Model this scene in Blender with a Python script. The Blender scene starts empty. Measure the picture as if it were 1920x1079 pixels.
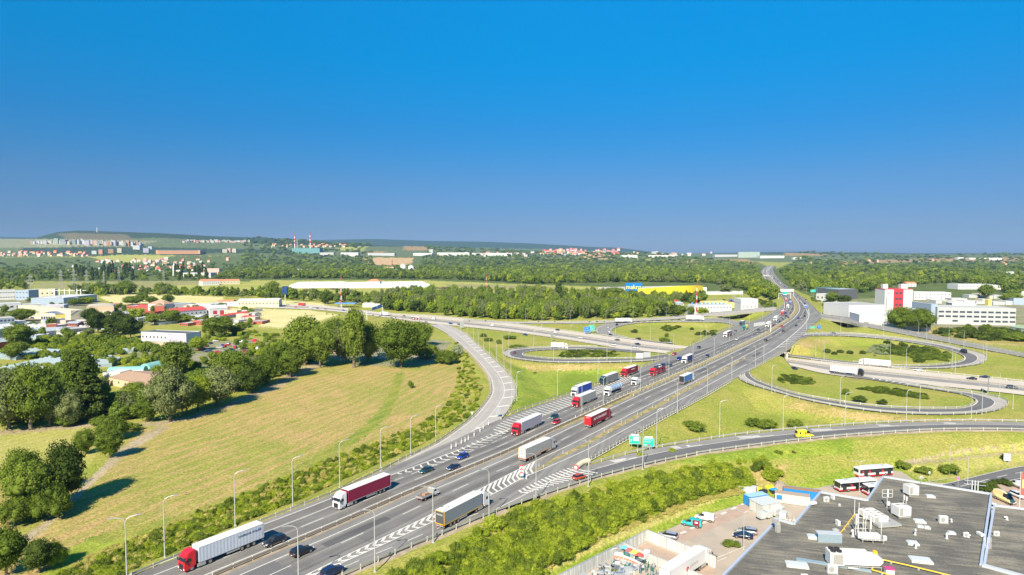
import bpy, bmesh, math, random
import numpy as np
from mathutils import Vector, Matrix, kdtree
R = math.radians
random.seed(7); rng = np.random.default_rng(7)
SC = bpy.context.scene
COL = SC.collection
# --- camera, sky, sun, exposure
F, CX, CY, HOR, CAMZ = 1200.0, 960.0, 539.5, 478.0, 60.0
PITCH = math.atan((CY - HOR) / F)
cam = bpy.data.objects.new('camera', bpy.data.cameras.new('camera'))
COL.objects.link(cam)
cam.location = (0, 0, CAMZ)
cam.rotation_euler = (math.pi / 2 - PITCH, 0, 0)
cam.data.sensor_width = 36.0
cam.data.lens = 36.0 * F / 1920.0
cam.data.clip_start = 1.0
cam.data.clip_end = 60000
SC.camera = cam
SC.view_settings.view_transform = 'Standard'
SC.view_settings.look = 'None'
SC.view_settings.exposure = 1.03
SC.view_settings.gamma = 1.0
SUN_EL, SUN_DIR = R(40), (-0.31, -0.95)
w = bpy.data.worlds.new("World"); SC.world = w; w.use_nodes = True
nt = w.node_tree; nt.nodes.clear()
sky = nt.nodes.new('ShaderNodeTexSky'); sky.sky_type = 'NISHITA'; sky.sun_disc = False
sky.sun_elevation = SUN_EL
sky.sun_rotation = math.atan2(SUN_DIR[0], SUN_DIR[1])
sky.air_density = 1.0; sky.dust_density = 0.6; sky.ozone_density = 3.0; sky.altitude = 300
hs = nt.nodes.new('ShaderNodeHueSaturation'); hs.inputs['Saturation'].default_value = 1.35
hs.inputs['Hue'].default_value = 0.485
bgn = nt.nodes.new('ShaderNodeBackground'); bgn.inputs['Strength'].default_value = 0.0885
wo = nt.nodes.new('ShaderNodeOutputWorld')
tcw = nt.nodes.new('ShaderNodeTexCoord'); sxy = nt.nodes.new('ShaderNodeSeparateXYZ'); nt.links.new(tcw.outputs['Generated'], sxy.inputs[0])
rmp = nt.nodes.new('ShaderNodeValToRGB'); rmp.color_ramp.elements[0].position = .0067; rmp.color_ramp.elements[0].color = (.221, .28, .493, 1)
rmp.color_ramp.elements[1].position = .7; rmp.color_ramp.elements[1].color = (.5, .85, 1, 1)
for p_, c_ in ((.0283, (.2, .259, .466)), (.065, (.193, .261, .449)), (.111, (.213, .3065, .476)), (.19, (.11, .408, .607)), (.284, (.0, .605, .80)), (.367, (.0, .765, .975))):
 e_ = rmp.color_ramp.elements.new(p_); e_.color = (*c_, 1)
nt.links.new(sxy.outputs['Z'], rmp.inputs[0])
mxw = nt.nodes.new('ShaderNodeMix'); mxw.data_type = 'RGBA'; mxw.blend_type = 'MULTIPLY'; mxw.inputs[0].default_value = 1
nt.links.new(sky.outputs[0], hs.inputs['Color']); nt.links.new(hs.outputs[0], mxw.inputs[6]); nt.links.new(rmp.outputs[0], mxw.inputs[7]); nt.links.new(mxw.outputs[2], bgn.inputs['Color'])
nt.links.new(bgn.outputs[0], wo.inputs['Surface'])
sl = bpy.data.lights.new('sun', 'SUN'); sl.energy = 4.6; sl.angle = R(0.5); sl.color = (1.0, 0.885, 0.68)
so = bpy.data.objects.new('sun', sl); COL.objects.link(so)
sd = Vector((SUN_DIR[0] * math.cos(SUN_EL), SUN_DIR[1] * math.cos(SUN_EL), math.sin(SUN_EL)))
so.rotation_euler = (-sd).to_track_quat('-Z', 'Y').to_euler()
SC.cycles.max_bounces = 5; SC.cycles.diffuse_bounces = 2; SC.cycles.glossy_bounces = 2
SC.cycles.transmission_bounces = 2; SC.cycles.transparent_max_bounces = 4; SC.cycles.volume_bounces = 0
SC.cycles.use_denoising = True
# --- layout helpers
cp, sp = math.cos(PITCH), math.sin(PITCH)
def W(px, py, z=0.0):
 """world point on the level z that the map coordinate (px, py) stands for"""
 a = (px - CX) / F; b = -(py - CY) / F
 dx, dy, dz = a, cp + b * sp, -sp + b * cp
 t = (z - CAMZ) / dz
 return Vector((dx * t, dy * t, z))
def proj(x, y, z):
 zz = z - CAMZ
 d = y * cp - zz * sp
 return CX + F * x / d, CY - F * (y * sp + zz * cp) / d
def ppm(px, py, z):
 """pixels per metre there"""
 p = W(px, py, z)
 return F / (p.y * cp - (z - CAMZ) * sp)
def lin(c):
 return tuple(((v / 255.) / 12.92 if v <= 10 else (((v / 255.) + .055) / 1.055) ** 2.4) for v in c)
MATS = {}
def mat(name, col, rough=0.6, metal=0.0, var=0.12, scale=1.5, emit=None, spec=0.5, coat=0.0):
 """procedural paint / plaster / metal with soft mottling"""
 if name in MATS: return MATS[name]
 m = bpy.data.materials.new(name); m.use_nodes = True
 n = m.node_tree; b = n.nodes['Principled BSDF']
 b.inputs['Roughness'].default_value = rough; b.inputs['Metallic'].default_value = metal
 b.inputs['Specular IOR Level'].default_value = spec
 b.inputs['Coat Weight'].default_value = coat
 tc = n.nodes.new('ShaderNodeTexCoord'); no = n.nodes.new('ShaderNodeTexNoise')
 no.inputs['Scale'].default_value = scale; no.inputs['Detail'].default_value = 5
 mx = n.nodes.new('ShaderNodeMix'); mx.data_type = 'RGBA'
 mx.inputs[6].default_value = (*[c * (1 - var) for c in col[:3]], 1)
 mx.inputs[7].default_value = (*[min(1, c * (1 + var)) for c in col[:3]], 1)
 n.links.new(tc.outputs['Object'], no.inputs['Vector'])
 n.links.new(no.outputs['Fac'], mx.inputs[0]); n.links.new(mx.outputs[2], b.inputs['Base Color'])
 MATS[name] = m
 return m
def unit_rot(a): return Matrix.Rotation(a, 4, 'Z')
class MB:
 """collects shapes and links them as ONE mesh object"""
 def __init__(s): s.v = []; s.f = []; s.m = []; s.uv = None
 def add(s, vs, fs, mi=0, M=None):
  o = len(s.v)
  s.v += [tuple(M @ Vector(v)) if M is not None else tuple(v) for v in vs]
  for f in fs: s.f.append([o + i for i in f]); s.m.append(mi)
  return s
 def box(s, c, d, mi=0, rz=0.0, M=None, tx=1.0, ty=1.0):
  x, y, z = d[0] / 2, d[1] / 2, d[2] / 2
  vs = [(-x, -y, -z), (x, -y, -z), (x, y, -z), (-x, y, -z), (-x * tx, -y * ty, z), (x * tx, -y * ty, z), (x * tx, y * ty, z), (-x * tx, y * ty, z)]
  T = Matrix.Translation(Vector(c)) @ unit_rot(rz)
  if M is not None: T = M @ T
  return s.add(vs, [(0, 3, 2, 1), (4, 5, 6, 7), (0, 1, 5, 4), (1, 2, 6, 5), (2, 3, 7, 6), (3, 0, 4, 7)], mi, T)
 def tube(s, a, b, r0, r1=None, n=8, mi=0, cap=True, M=None):
  a, b = Vector(a), Vector(b); r1 = r0 if r1 is None else r1
  d = (b - a); q = d.to_track_quat('Z', 'Y').to_matrix()
  vs = []
  for p, r in ((a, r0), (b, r1)):
   for i in range(n):
    t = 2 * math.pi * i / n
    vs.append(p + q @ Vector((r * math.cos(t), r * math.sin(t), 0)))
  fs = [(i, (i + 1) % n, n + (i + 1) % n, n + i) for i in range(n)]
  if cap: fs += [tuple(range(n - 1, -1, -1)), tuple(range(n, 2 * n))]
  return s.add(vs, fs, mi, M)
 def prism(s, prof, y0, y1, mi=0, M=None, sy=None):
  """profile in x-z pulled along y; sy(z) gives a width factor"""
  n = len(prof); vs = []
  for y in (y0, y1):
   for (x, z) in prof: vs.append((x, y * (sy(x, z) if sy else 1), z))
  fs = [tuple(range(n)), tuple(range(2 * n - 1, n - 1, -1))]
  fs += [(i, n + i, n + (i + 1) % n, (i + 1) % n) for i in range(n)]
  return s.add(vs, fs, mi, M)
 def quad(s, a, b, c, d, mi=0, M=None): return s.add([a, b, c, d], [(0, 1, 2, 3)], mi, M)
 def mesh(s, name, mats):
  me = bpy.data.meshes.new(name)
  me.from_pydata(s.v, [], s.f)
  for m in mats: me.materials.append(m)
  if len(mats) > 1: me.polygons.foreach_set('material_index', s.m)
  me.update()
  return me
 def build(s, name, mats, parent=None, bevel=0, smooth=False, fix=True):
  if not isinstance(mats, (list, tuple)): mats = [mats]
  me = s.mesh(name, mats)
  if fix or bevel:
   bm = bmesh.new(); bm.from_mesh(me)
   if bevel:
    bmesh.ops.remove_doubles(bm, verts=bm.verts, dist=1e-4)
    bmesh.ops.recalc_face_normals(bm, faces=bm.faces)
    es = [e for e in bm.edges if len(e.link_faces) == 2 and e.calc_face_angle(0) > R(25)]
    bmesh.ops.bevel(bm, geom=es, offset=bevel, segments=2, affect='EDGES', clamp_overlap=True)
   else: bmesh.ops.recalc_face_normals(bm, faces=bm.faces)
   bm.to_mesh(me); bm.free()
  if smooth: me.polygons.foreach_set('use_smooth', [True] * len(me.polygons))
  o = bpy.data.objects.new(name, me); COL.objects.link(o)
  if parent: o.parent = parent
  return o
def npmesh(name, co, faces, mats, parent=None, mi=None):
 """fast mesh from arrays; faces is (n, k)"""
 me = bpy.data.meshes.new(name)
 co = np.asarray(co, dtype=np.float32); faces = np.asarray(faces, dtype=np.int32)
 n, k = faces.shape
 me.vertices.add(len(co)); me.vertices.foreach_set('co', co.ravel())
 me.loops.add(n * k); me.loops.foreach_set('vertex_index', faces.ravel())
 me.polygons.add(n); me.polygons.foreach_set('loop_start', np.arange(0, n * k, k, dtype=np.int32))
 for m in mats: me.materials.append(m)
 if mi is not None: me.polygons.foreach_set('material_index', mi)
 me.update(calc_edges=True)
 return me
def thing(name, label, cat, loc=(0, 0, 0), rz=0.0, group=None):
 o = bpy.data.objects.new(name, None); COL.objects.link(o)
 o.empty_display_size = 0.5
 o.location = loc; o.rotation_euler = (0, 0, rz)
 return tag(o, label, cat, group)
def tag(o, label=None, cat=None, group=None, kind=None):
 if label: o['label'] = label
 if cat: o['category'] = cat
 if group: o['group'] = group
 if kind: o['kind'] = kind
 return o
def struct(o): o['kind'] = 'structure'; return o
def copy_tree(o, parent=None):
 c = o.copy(); COL.objects.link(c); c.parent = parent
 for ch in KIDS.get(o.name, []):
  copy_tree(ch, c)
 return c
KIDS = {}
def reg(o):
 """remember the children of a finished prototype"""
 for x in list(COL.objects):
  if x.parent is not None:
   l = KIDS.setdefault(x.parent.name, [])
   if x not in l: l.append(x)
 return o
def place(o, loc, rz=0.0, s=None):
 o.location = loc; o.rotation_euler = (0, 0, rz)
 if s is not None: o.scale = s if isinstance(s, tuple) else (s, s, s)
 return o
# --- road layout (edge pairs: left x,y, right x,y, level)
RIB = {
 'main': [(-495,1400,-125,1400,0),(182,1112,565,1110,0),(492,980,737,1038,0),(620,929,880,979,0),(715,884,960,949,0),(790,852,1045,919,0),
 (860,822,1085,900,0),(925,792,1104,866,0),(990,767,1137,846,0),(1067,740,1172,826,0),(1120,722,1237,788,0),(1180,699,1267,773,0),(1247,672,1325,741,0),
 (1290,652,1372,713,0),(1335,632,1442,673,0),(1382,611,1492,641,0),(1426,598,1522,612,0),(1446,587,1540,595,0),(1463,577,1530,581,0),
 (1470,568,1516,567,0),(1468,560,1503,557,0),(1460,550,1488,546,0),(1447,540,1476,537,0),(1436,529,1464,528,0),(1430,518,1454,516,0),
 (1427,509,1450,508,0),(1432,503,1451,503,0),(1439,499,1456,499,0)],
 'ramp_west': [(740,872,850,865,0),(770,856,868,856,0),(817,833,895,832,0),(855,808,925,800,-.1),(885,785,943,783,-.3),(907,761,957,762,-.7),(921,740,967,738,-1.2),
 (922,722,963,718,-1.8),(915,702,948,696,-2.5),(895,677,920,669,-3.6),(870,652,893,645,-4.7),(837,625,868,622,-5.6),(805,609,838,609,-6)],
 'cross': [(300,566,300,571,-6),(430,570,430,575,-6),(517,571,517,578,-6),(605,573,605,582,-6),(730,588,720,595,-6),(805,592,795,606,-6),(880,599,870,613,-6),(960,607,960,623,-6),(1110,627,1060,637,-6),
 (1210,640,1160,653,-6),(1292,650,1260,664,-6),(1380,659,1350,672,-6),(1477,671,1467,683,-6),(1615,685,1555,702,-6),(1715,695,1702,718,-6),(1920,716,1920,741,-6),(2250,752,2250,785,-6)],
 'loop_c': [(1262,671,1250,664,0),(1225,676,1215,669,-.2),(1200,678,1192,672,-.6),(1137,680,1113,673.5,-1.5),(1038,680,1045,673.5,-3),(980,675,1005,670,-4),(950,669,985,667,-4.6),
 (944,662,981,663,-5),(952,657,990,660,-5.3),(980,653.4,1015,657,-5.7),(1030,651,1050,656,-6),(1080,649.5,1097,656,-6),(1140,652,1150,657.5,-6),(1200,656,1210,664,-6)],
 'loop_d': [(1405,603,1403,612,0),(1385,603.5,1380,611,-.3),(1352,598,1350,605,-1),(1285,598,1285,604,-2.5),(1217,599.5,1215,605,-4),(1170,603,1182,608,-5),(1135,608,1160,613,-5.6),
 (1119,614,1149,618,-6),(1115,620,1147,623,-6),(1122,626,1155,628,-6),(1150,632,1175,633,-6),(1200,638,1215,638,-6),(1260,645,1270,645,-6)],
 'fly_west': [(870,599,868,603,-6),(960,603.5,960,606.5,-6),(1050,604,1050,607,-6),(1120,603,1122,606.5,-5.2),(1180,600,1180,603,-4),(1247,596,1248,600,-2.4),(1285,592.5,1287,597,-1.2),(1320,589,1322,593.5,-.3),
 (1372,584,1374,589,0),(1425,579,1426,584.5,0),(1455,576,1455,583,0)],
 'loop_f': [(1496,629,1478,646,0),(1510,626,1512,632,0),(1555,624.5,1553,630,-.5),(1615,627,1610,632,-1.5),(1690,635,1682,639,-2.7),(1765,645.5,1750,650,-4),(1815,657,1785,659,-4.8),(1843,665,1803,666,-5.3),
 (1850,672,1808,672,-5.7),(1845,679,1803,677,-6),(1827,685,1785,681.5,-6),(1765,691,1740,685.5,-6),(1690,690,1672,685.5,-6),(1600,684,1600,679,-6),(1500,671,1500,667,-6),(1420,661,1420,657,-6)],
 'loop_g': [(1387,703,1427,680,0),(1386,711,1408,690,0),(1405,720,1406,702,-.2),(1440,731,1425,716,-.5),(1515,751,1490,738,-1.5),(1590,765,1565,752,-2.5),(1665,774,1640,762,-3.5),(1740,777.5,1715,766,-4.2),
 (1815,776.5,1790,766,-5),(1865,771,1820,761,-5.5),(1888,761,1830,753,-6),(1886,751,1822,746,-6),(1850,741,1795,738,-6),(1800,733,1752,731,-6),(1730,722,1702,723,-6),(1640,708,1640,713,-6),(1560,694,1556,701,-6)],
 'fly_east': [(1527,576,1522,592,0),(1542,589,1540,597,0),(1590,597,1588,604,-.2),(1620,605,1618,612,-.6),(1690,619,1688,626,-2.2),(1765,633,1763,640,-3.8),(1852,650,1850,657,-5.4),(1920,663,1920,670,-6),(2100,697,2100,706,-6)],
 'exit_south': [(1030,890,1012,932,0),(1078,877,1045,919,0),(1106,873,1132,891,0),(1180,852,1232,866,0),(1270,834,1305,851,0),(1400,815,1435,833,-.3),(1540,802,1565,819,-.8),(1660,794,1690,810,-1.3),(1790,790.5,1790,806,-1.8),
 (1920,792,1920,807,-2.3),(2150,799,2150,815,-3)],
 'local': [(1740,914,1790,930,-7),(1790,903,1840,916,-7),(1860,886,1890,903,-7),(1920,874,1950,893,-7),(2100,850,2130,866,-7)],
}
def catmull(pts, n):
 out = []
 m = len(pts)
 for i in range(m - 1):
  p0, p1, p2, p3 = pts[max(i - 1, 0)], pts[i], pts[i + 1], pts[min(i + 2, m - 1)]
  for k in range(n):
   t = k / n
   out.append(0.5 * ((2 * p1) + (p2 - p0) * t + (2 * p0 - 5 * p1 + 4 * p2 - p3) * t * t + (3 * p1 - p0 - 3 * p2 + p3) * t ** 3))
 out.append(pts[-1].copy())
 return out
def lerp_px(rows, n):
 """resample rows smoothly in layout space"""
 a = [Vector(r[:4]) for r in rows]; z = [r[4] for r in rows]
 out = []
 P = catmull(a, n)
 for i, p in enumerate(P):
  k, t = divmod(i, n)
  zz = z[k] if k >= len(z) - 1 else z[k] * (1 - t / n) + z[k + 1] * t / n
  out.append((*p, zz))
 return out
ROADS = {}
for k_, rows in RIB.items():
 rr = lerp_px(rows, 6)
 ROADS[k_] = [(W(a, b, z), W(c, d, z)) for a, b, c, d, z in rr]
def centre(k_): return [(l + r) / 2 for l, r in ROADS[k_]]
MEDIAN_PX = [(-310,1384),(180,1176),(480,1049),(635,984),(790,916),(955,847),(1030,811),(1100,779),(1180,742),(1260,708),(1330,677),(1400,644),(1435,627),(1460,611),(1482,596),(1493,581),(1491,568),(1483,555),(1471,545),(1457,536),(1446,524),(1438,512),(1440,505),(1446,500)]
MEDIAN = catmull([W(x, y, 0) for x, y in MEDIAN_PX], 6)
def offset(pl, d):
 """polyline moved d metres to the left of its direction"""
 out = []
 for i, p in enumerate(pl):
  a, b = pl[max(i - 1, 0)], pl[min(i + 1, len(pl) - 1)]
  t = (b - a); t.z = 0; t.normalize()
  out.append(p + Vector((-t.y, t.x, 0)) * d)
 return out
def cum(pl):
 s = [0.0]
 for a, b in zip(pl, pl[1:]): s.append(s[-1] + (b - a).length)
 return s
def at_s(pl, s, c=None):
 c = c or cum(pl)
 s = max(0, min(s, c[-1] - 1e-6))
 import bisect
 i = max(0, min(bisect.bisect_right(c, s) - 1, len(pl) - 2))
 t = (s - c[i]) / max(1e-9, c[i + 1] - c[i])
 d = (pl[i + 1] - pl[i]).normalized()
 return pl[i].lerp(pl[i + 1], t), d
def inside_q(p, poly):
 n = len(poly); c = False; j = n - 1
 for i in range(n):
  if (poly[i][1] > p[1]) != (poly[j][1] > p[1]) and p[0] < (poly[j][0] - poly[i][0]) * (p[1] - poly[i][1]) / (poly[j][1] - poly[i][1]) + poly[i][0]: c = not c
  j = i
 return c
cs = ROADS['cross']
cr_poly = [(l.x, l.y) for l, r in cs] + [(r.x, r.y) for l, r in reversed(cs)]
low_c = []
for k_ in ('cross', 'loop_f', 'loop_g', 'loop_c', 'loop_d'):
 for (l, r) in ROADS[k_]:
  if (l.z + r.z) / 2 < -5.9:
   for t in (0, .5, 1): low_c.append(l.lerp(r, t))
def densify(pairs, step=4.0):
 pts = []
 for (l0, r0), (l1, r1) in zip(pairs, pairs[1:]):
  ln = max((l1 - l0).length, (r1 - r0).length); n = max(1, min(40, int(ln / step)))
  for i in range(n):
   t = i / n; l = l0.lerp(l1, t); r = r0.lerp(r1, t)
   m = max(1, int((r - l).length / step))
   for j in range(m + 1): pts.append(l.lerp(r, j / m))
 return pts
SAMP = []
low_pts = []
for k_ in ('cross', 'loop_f', 'loop_g', 'loop_c', 'loop_d'):
 low_pts += [p for p in densify(ROADS[k_], 5) if p.z < -5.2 and 250 < p.y < 480 and -20 < p.x]
kl = kdtree.KDTree(len(low_pts))
for i, p in enumerate(low_pts): kl.insert((p.x, p.y, 0), i)
kl.balance()
for k_, prs in ROADS.items():
 for p in densify(prs, 4 if k_ != 'cross' else 5):
  if p.y > 2500: continue
  if k_ == 'main' and 280 < p.y < 620 and kl.find((p.x, p.y, 0))[2] < 7: continue
  px_, py_ = proj(*p)
  if k_ == 'fly_west' and 1335 < px_ < 1418: continue
  if k_ == 'fly_east' and 1548 < px_ < 1622: continue
  SAMP.append(p)
KD = kdtree.KDTree(len(SAMP))
for i, p in enumerate(SAMP): KD.insert((p.x, p.y, 0), i)
KD.balance()
# --- ground heights
def sstep(t): t = np.clip(t, 0, 1); return t * t * (3 - 2 * t)
R1 = np.array([(-900,455),(-400,450),(0,449),(70,447),(110,437),(150,434),(300,438),(400,444),(500,448),(620,456),(700,460),(800,464),(900,468),(1000,472),(1100,475),(1300,477),(1500,474),(1700,476),(2000,477),(2600,476)], float)
R2 = np.array([(-900,448),(0,444),(60,446),(200,450),(500,453),(620,450),(700,449),(800,452),(900,454),(1000,457),(1050,460),(1110,464),(1160,465),(1210,471),(1260,476),(1400,473.5),(1500,472.5),(1560,475),(1600,473),(1700,475.5),(1800,475),(1900,476.5),(2300,474),(2800,472)], float)
def base_z(x, y):
 x = np.asarray(x, float); y = np.asarray(y, float)
 D = np.maximum(y, 1.0); u = CX + F * x / D
 z = np.full(D.shape, -6.0)
 t1 = np.interp(u, R1[:, 0], R1[:, 1]); t2 = np.interp(u, R2[:, 0], R2[:, 1])
 h1 = 60 + (HOR - t1) * 6500 / F + 6; h2 = 60 + (HOR - t2) * 12000 / F + 6
 up = sstep((D - 3000) / 3500) * (1 - 0.75 * sstep((D - 6700) / 2200))
 z = z + h1 * up
 z = np.maximum(z, -6 + h2 * sstep((D - 8200) / 3800) * (1 - .3 * sstep((D - 12500) / 2000)))
 z += 3.0 * sstep((D - 2500) / 2000) * np.sin(x / 310.0) * np.cos(D / 420.0)
 return z
YARD = [W(x, y, -7) for x, y in ((900,1300),(930,1110),(1100,1045),(1290,965),(1400,925),(1500,905),(1580,880),(1640,868),(1700,880),(1780,885),(1860,868),(1960,855),(2300,830),(2700,900),(2700,1500))]
YP = [(p.x, p.y) for p in YARD]
def ground_z(x, y):
 """scalar ground height"""
 b = float(base_z(x, y))
 if y < 1600 and y > 30:
  if inside_q((x, y), YP): b = -7.12
  co, i, d = KD.find((x, y, 0))
  zr = SAMP[i].z - 0.4
  w_ = 2.2 * abs(zr - b) + 3
  t = 1 - max(0.0, d - 4.0) / w_
  if t > 0:
   t = min(1, t)
   b = b + (zr - b) * t
 return b
print('samples', len(SAMP))
# --- ground sheet
def G(r, g, b): return (r, g, b)
ZC = { # two natural colours of each kind of ground, and whether it is mown in rows
 'grass': ((.155,.205,.034), (.215,.225,.062), 0), 'lush': ((.115,.185,.022), (.19,.25,.04), 0),
 'field': ((.34,.255,.115), (.215,.235,.055), 1), 'stripe': ((.11,.175,.026), (.19,.205,.05), 1), 'meadow': ((.26,.27,.075), (.32,.29,.115), 1),
 'straw': ((.62,.55,.28), (.52,.47,.20), 1), 'path': ((.40,.33,.22), (.32,.26,.15), 0), 'dry': ((.36,.28,.13), (.23,.21,.06), 0),
 'allot': ((.34,.25,.14), (.2,.26,.07), 1), 'veg': ((.17,.24,.045), (.28,.27,.09), 1), 'wood': ((.07,.10,.025), (.13,.16,.045), 0),
 'town': ((.30,.26,.20), (.15,.19,.05), 0), 'paved': ((.36,.30,.25), (.33,.28,.235), 0), 'brown': ((.33,.19,.09), (.3,.24,.1), 1),
 'cliff': ((.55,.37,.2), (.4,.27,.13), 0), 'soil': ((.09,.06,.045), (.15,.11,.07), 1), 'scar': ((.2,.15,.09), (.09,.1,.04), 0), 'far': ((.07,.105,.045), (.16,.18,.075), 0),
 'ridge': ((.028,.05,.028), (.055,.08,.032), 0), 'tarmac': ((.10,.10,.10), (.13,.13,.125), 0), 'verge': ((.30,.24,.14), (.22,.2,.07), 0),
}
ZP = [
 ('far', [(-900,300),(2900,300),(2900,492),(1460,492),(1300,486),(480,480),(-900,486)]),
 ('wood', [(-400,486),(480,480),(700,480),(1420,492),(1455,505),(1500,487),(2400,487),(2400,575),(1580,570),(1530,560),(1480,540),(1455,560),(1400,552),(1200,540),(960,533),(480,528),(-400,528)]),
 ('ridge', [(-900,300),(2900,300),(2900,476),(1460,477),(1200,474),(1000,467),(620,461),(500,458),(300,446),(60,452),(-900,455)]), ('ridge', [(40,462),(300,464),(470,468),(620,470),(600,476),(300,474),(250,482),(40,476)]),
 ('scar', [(105,440),(130,437),(235,440),(255,450),(240,455),(130,450)]),
 ('town', [(-300,448),(60,448),(300,452),(250,462),(-300,470)]), ('veg', [(165,482),(230,478),(330,479),(300,488),(250,494),(195,490)]),
 ('cliff', [(683,486),(700,483),(776,484),(772,494),(740,500),(700,497)]), ('cliff', [(1092,484),(1105,475),(1125,476),(1155,481),(1150,487)]),
 ('brown', [(755,462),(800,463),(812,470),(760,470)]), ('brown', [(690,472),(722,471),(720,476),(690,476)]), ('veg', [(625,464),(690,462),(680,471),(640,470)]),
 ('brown', [(1290,488),(1400,486),(1425,498),(1330,500),(1250,497)]), ('brown', [(1540,491),(1790,484),(1920,482),(2200,482),(2200,486),(1700,492),(1560,497)]),
 ('brown', [(1470,474),(1560,477),(1540,480),(1470,480)]), ('dry', [(1700,506),(1745,503),(1750,513),(1700,522)]), ('dry', [(1740,512),(1768,505),(1768,511),(1745,523)]), ('veg', [(1785,514),(1800,507),(1798,517),(1785,524)]), ('dry', [(1876,515),(1888,513),(1884,527),(1876,527)]),
 ('allot', [(58,531),(180,528),(380,527),(470,532),(455,544),(300,543),(75,541)]), ('veg', [(330,535),(470,530),(520,545),(430,546),(330,541)]), ('allot', [(188,530),(300,528),(300,533),(188,542)]),
 ('straw', [(185,557),(230,551),(300,552),(420,557),(415,571),(330,575),(215,571)]), ('straw', [(428,578),(580,582),(635,590),(606,600),(560,618),(478,612),(430,600)]), ('straw', [(500,562),(617,569),(605,574),(500,572)]),
 ('veg', [(470,526),(800,526),(960,533),(1100,538),(1150,548),(1000,552),(700,556),(600,552),(520,545),(470,545)]), ('allot', [(830,532),(1050,538),(1060,544),(840,538)]),
 ('soil', [(568,543),(590,541),(602,548),(586,549)]), ('soil', [(612,541),(650,541),(680,549),(650,549)]), ('soil', [(800,540),(840,538),(890,543),(868,546)]), ('soil', [(972,535),(1020,538),(1035,543),(990,541)]),
 ('town', [(-300,545),(182,552),(190,575),(260,570),(430,578),(430,596),(330,600),(250,612),(160,618),(120,640),(0,650),(-300,650)]), ('veg', [(380,598),(480,592),(500,600),(480,616),(400,616),(360,612)]),
 ('town', [(255,640),(300,632),(370,640),(500,640),(500,668),(440,680),(400,690),(280,690),(240,670)]), ('town', [(1120,560),(1300,575),(1445,570),(1445,582),(1320,590),(1250,590),(1150,575)]),
 ('town', [(1580,560),(1920,560),(1925,632),(1740,640),(1620,600)]), ('dry', [(1740,612),(2000,640),(2000,654),(1850,646),(1740,625)]),
 ('town', [(560,620),(850,640),(800,690),(560,680)]), ('grass', [(560,655),(690,690),(860,680),(850,640),(880,690),(700,700),(560,700)]),
 ('meadow', [(-300,808),(60,800),(175,790),(262,796),(225,835),(190,840),(160,880),(60,960),(0,980),(-300,1000)]),
 ('field', [(250,812),(330,790),(560,715),(612,684),(700,686),(780,695),(862,668),(866,690),(850,735),(812,780),(730,825),(600,880),(440,940),(300,985),(180,1030),(100,1060),(60,1085),(-30,1100),(20,1020),(60,1005),(120,930),(210,865)]),
 ('lush', [(60,1095),(140,1022),(260,985),(300,990),(420,950),(420,975),(250,1010),(170,1040),(60,1110)]),
 ('stripe', [(150,1012),(260,986),(330,968),(440,930),(520,895),(600,850),(665,812),(712,770),(730,735),(742,700),(757,698),(748,740),(730,780),(690,815),(620,862),(540,905),(450,944),(330,985),(200,1018)]),
 ('path', [(-50,812),(60,802),(130,797),(160,790),(200,786),(195,798),(120,806),(40,812),(-50,822)]), ('path', [(245,795),(310,789),(350,780),(420,760),(500,725),(560,690),(620,672),(612,682),(565,706),(510,735),(440,762),(380,782),(300,798),(250,802)]),
 ('path', [(300,798),(225,840),(205,862),(140,925),(75,985),(20,1020),(-20,1060),(0,1062),(35,1030),(90,990),(155,925),(240,850),(320,800)]),
 ('dry', [(-60,900),(20,905),(40,960),(30,1000),(-20,1040),(-60,1040)]),
 ('lush', [(960,690),(1190,690),(1110,720),(1060,738),(965,770),(960,740)]), ('dry', [(975,684),(1180,684),(1200,690),(1000,698)]),
 ('dry', [(1500,632),(1560,640),(1520,655),(1490,665)]), ('dry', [(1485,748),(1600,772),(1760,786),(1890,782),(1895,790),(1740,791),(1600,788),(1470,765)]),
 ('verge', [(1560,700),(1640,712),(1600,713)]), ('dry', [(1150,985),(1330,905),(1420,880),(1480,870),(1470,900),(1390,925),(1280,960)]),
 ('lush', [(1110,870),(1300,850),(1440,832),(1600,822),(1600,850),(1440,862),(1300,870)]), ('meadow', [(1700,870),(1800,842),(1980,825),(2200,830),(2200,860),(1850,880),(1790,905),(1700,895)]),
 ('dry', [(1500,905),(1600,878),(1600,888),(1530,908)]), ('path', [(1690,866),(1800,843),(1920,834),(1920,838),(1800,848),(1700,872)]), ('path', [(1700,868),(1920,846),(1920,849),(1700,872)]),
 ('meadow', [(1000,1079),(1130,1010),(1270,955),(1390,915),(1395,922),(1280,968),(1150,1025),(1050,1090),(900,1250),(850,1250)]),
 ('lush', [(1050,1072),(1100,1040),(1280,965),(1400,918),(1400,924),(1285,972),(1110,1048)]),
 ('lush', [(930,1110),(1100,1045),(1290,967),(1400,926),(1500,907),(1580,882),(1640,870),(1690,878),(1720,900),(1790,903),(2300,860),(2700,900),(2700,1600),(700,1600)]),
]
for k_ in ('grass', 'lush', 'stripe', 'veg', 'meadow', 'field', 'dry'):
 a_, b_, m_ = ZC[k_]; q_ = {'field': (1.22, 1.15, 1.05), 'dry': (1.25, 1.2, 1.1), 'meadow': (1.3, 1.25, 1.1)}.get(k_, (1.5, 1.32, 1.2)); ZC[k_] = (tuple(c * d for c, d in zip(a_, q_)), tuple(c * d for c, d in zip(b_, q_)), m_)
def pip(px, py, poly):
 c = np.zeros(px.shape, bool); j = len(poly) - 1
 for i in range(len(poly)):
  xi, yi = poly[i]; xj, yj = poly[j]
  if yi != yj:
   c ^= ((yi > py) != (yj > py)) & (px < (xj - xi) * (py - yi) / (yj - yi) + xi)
  j = i
 return c
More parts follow.
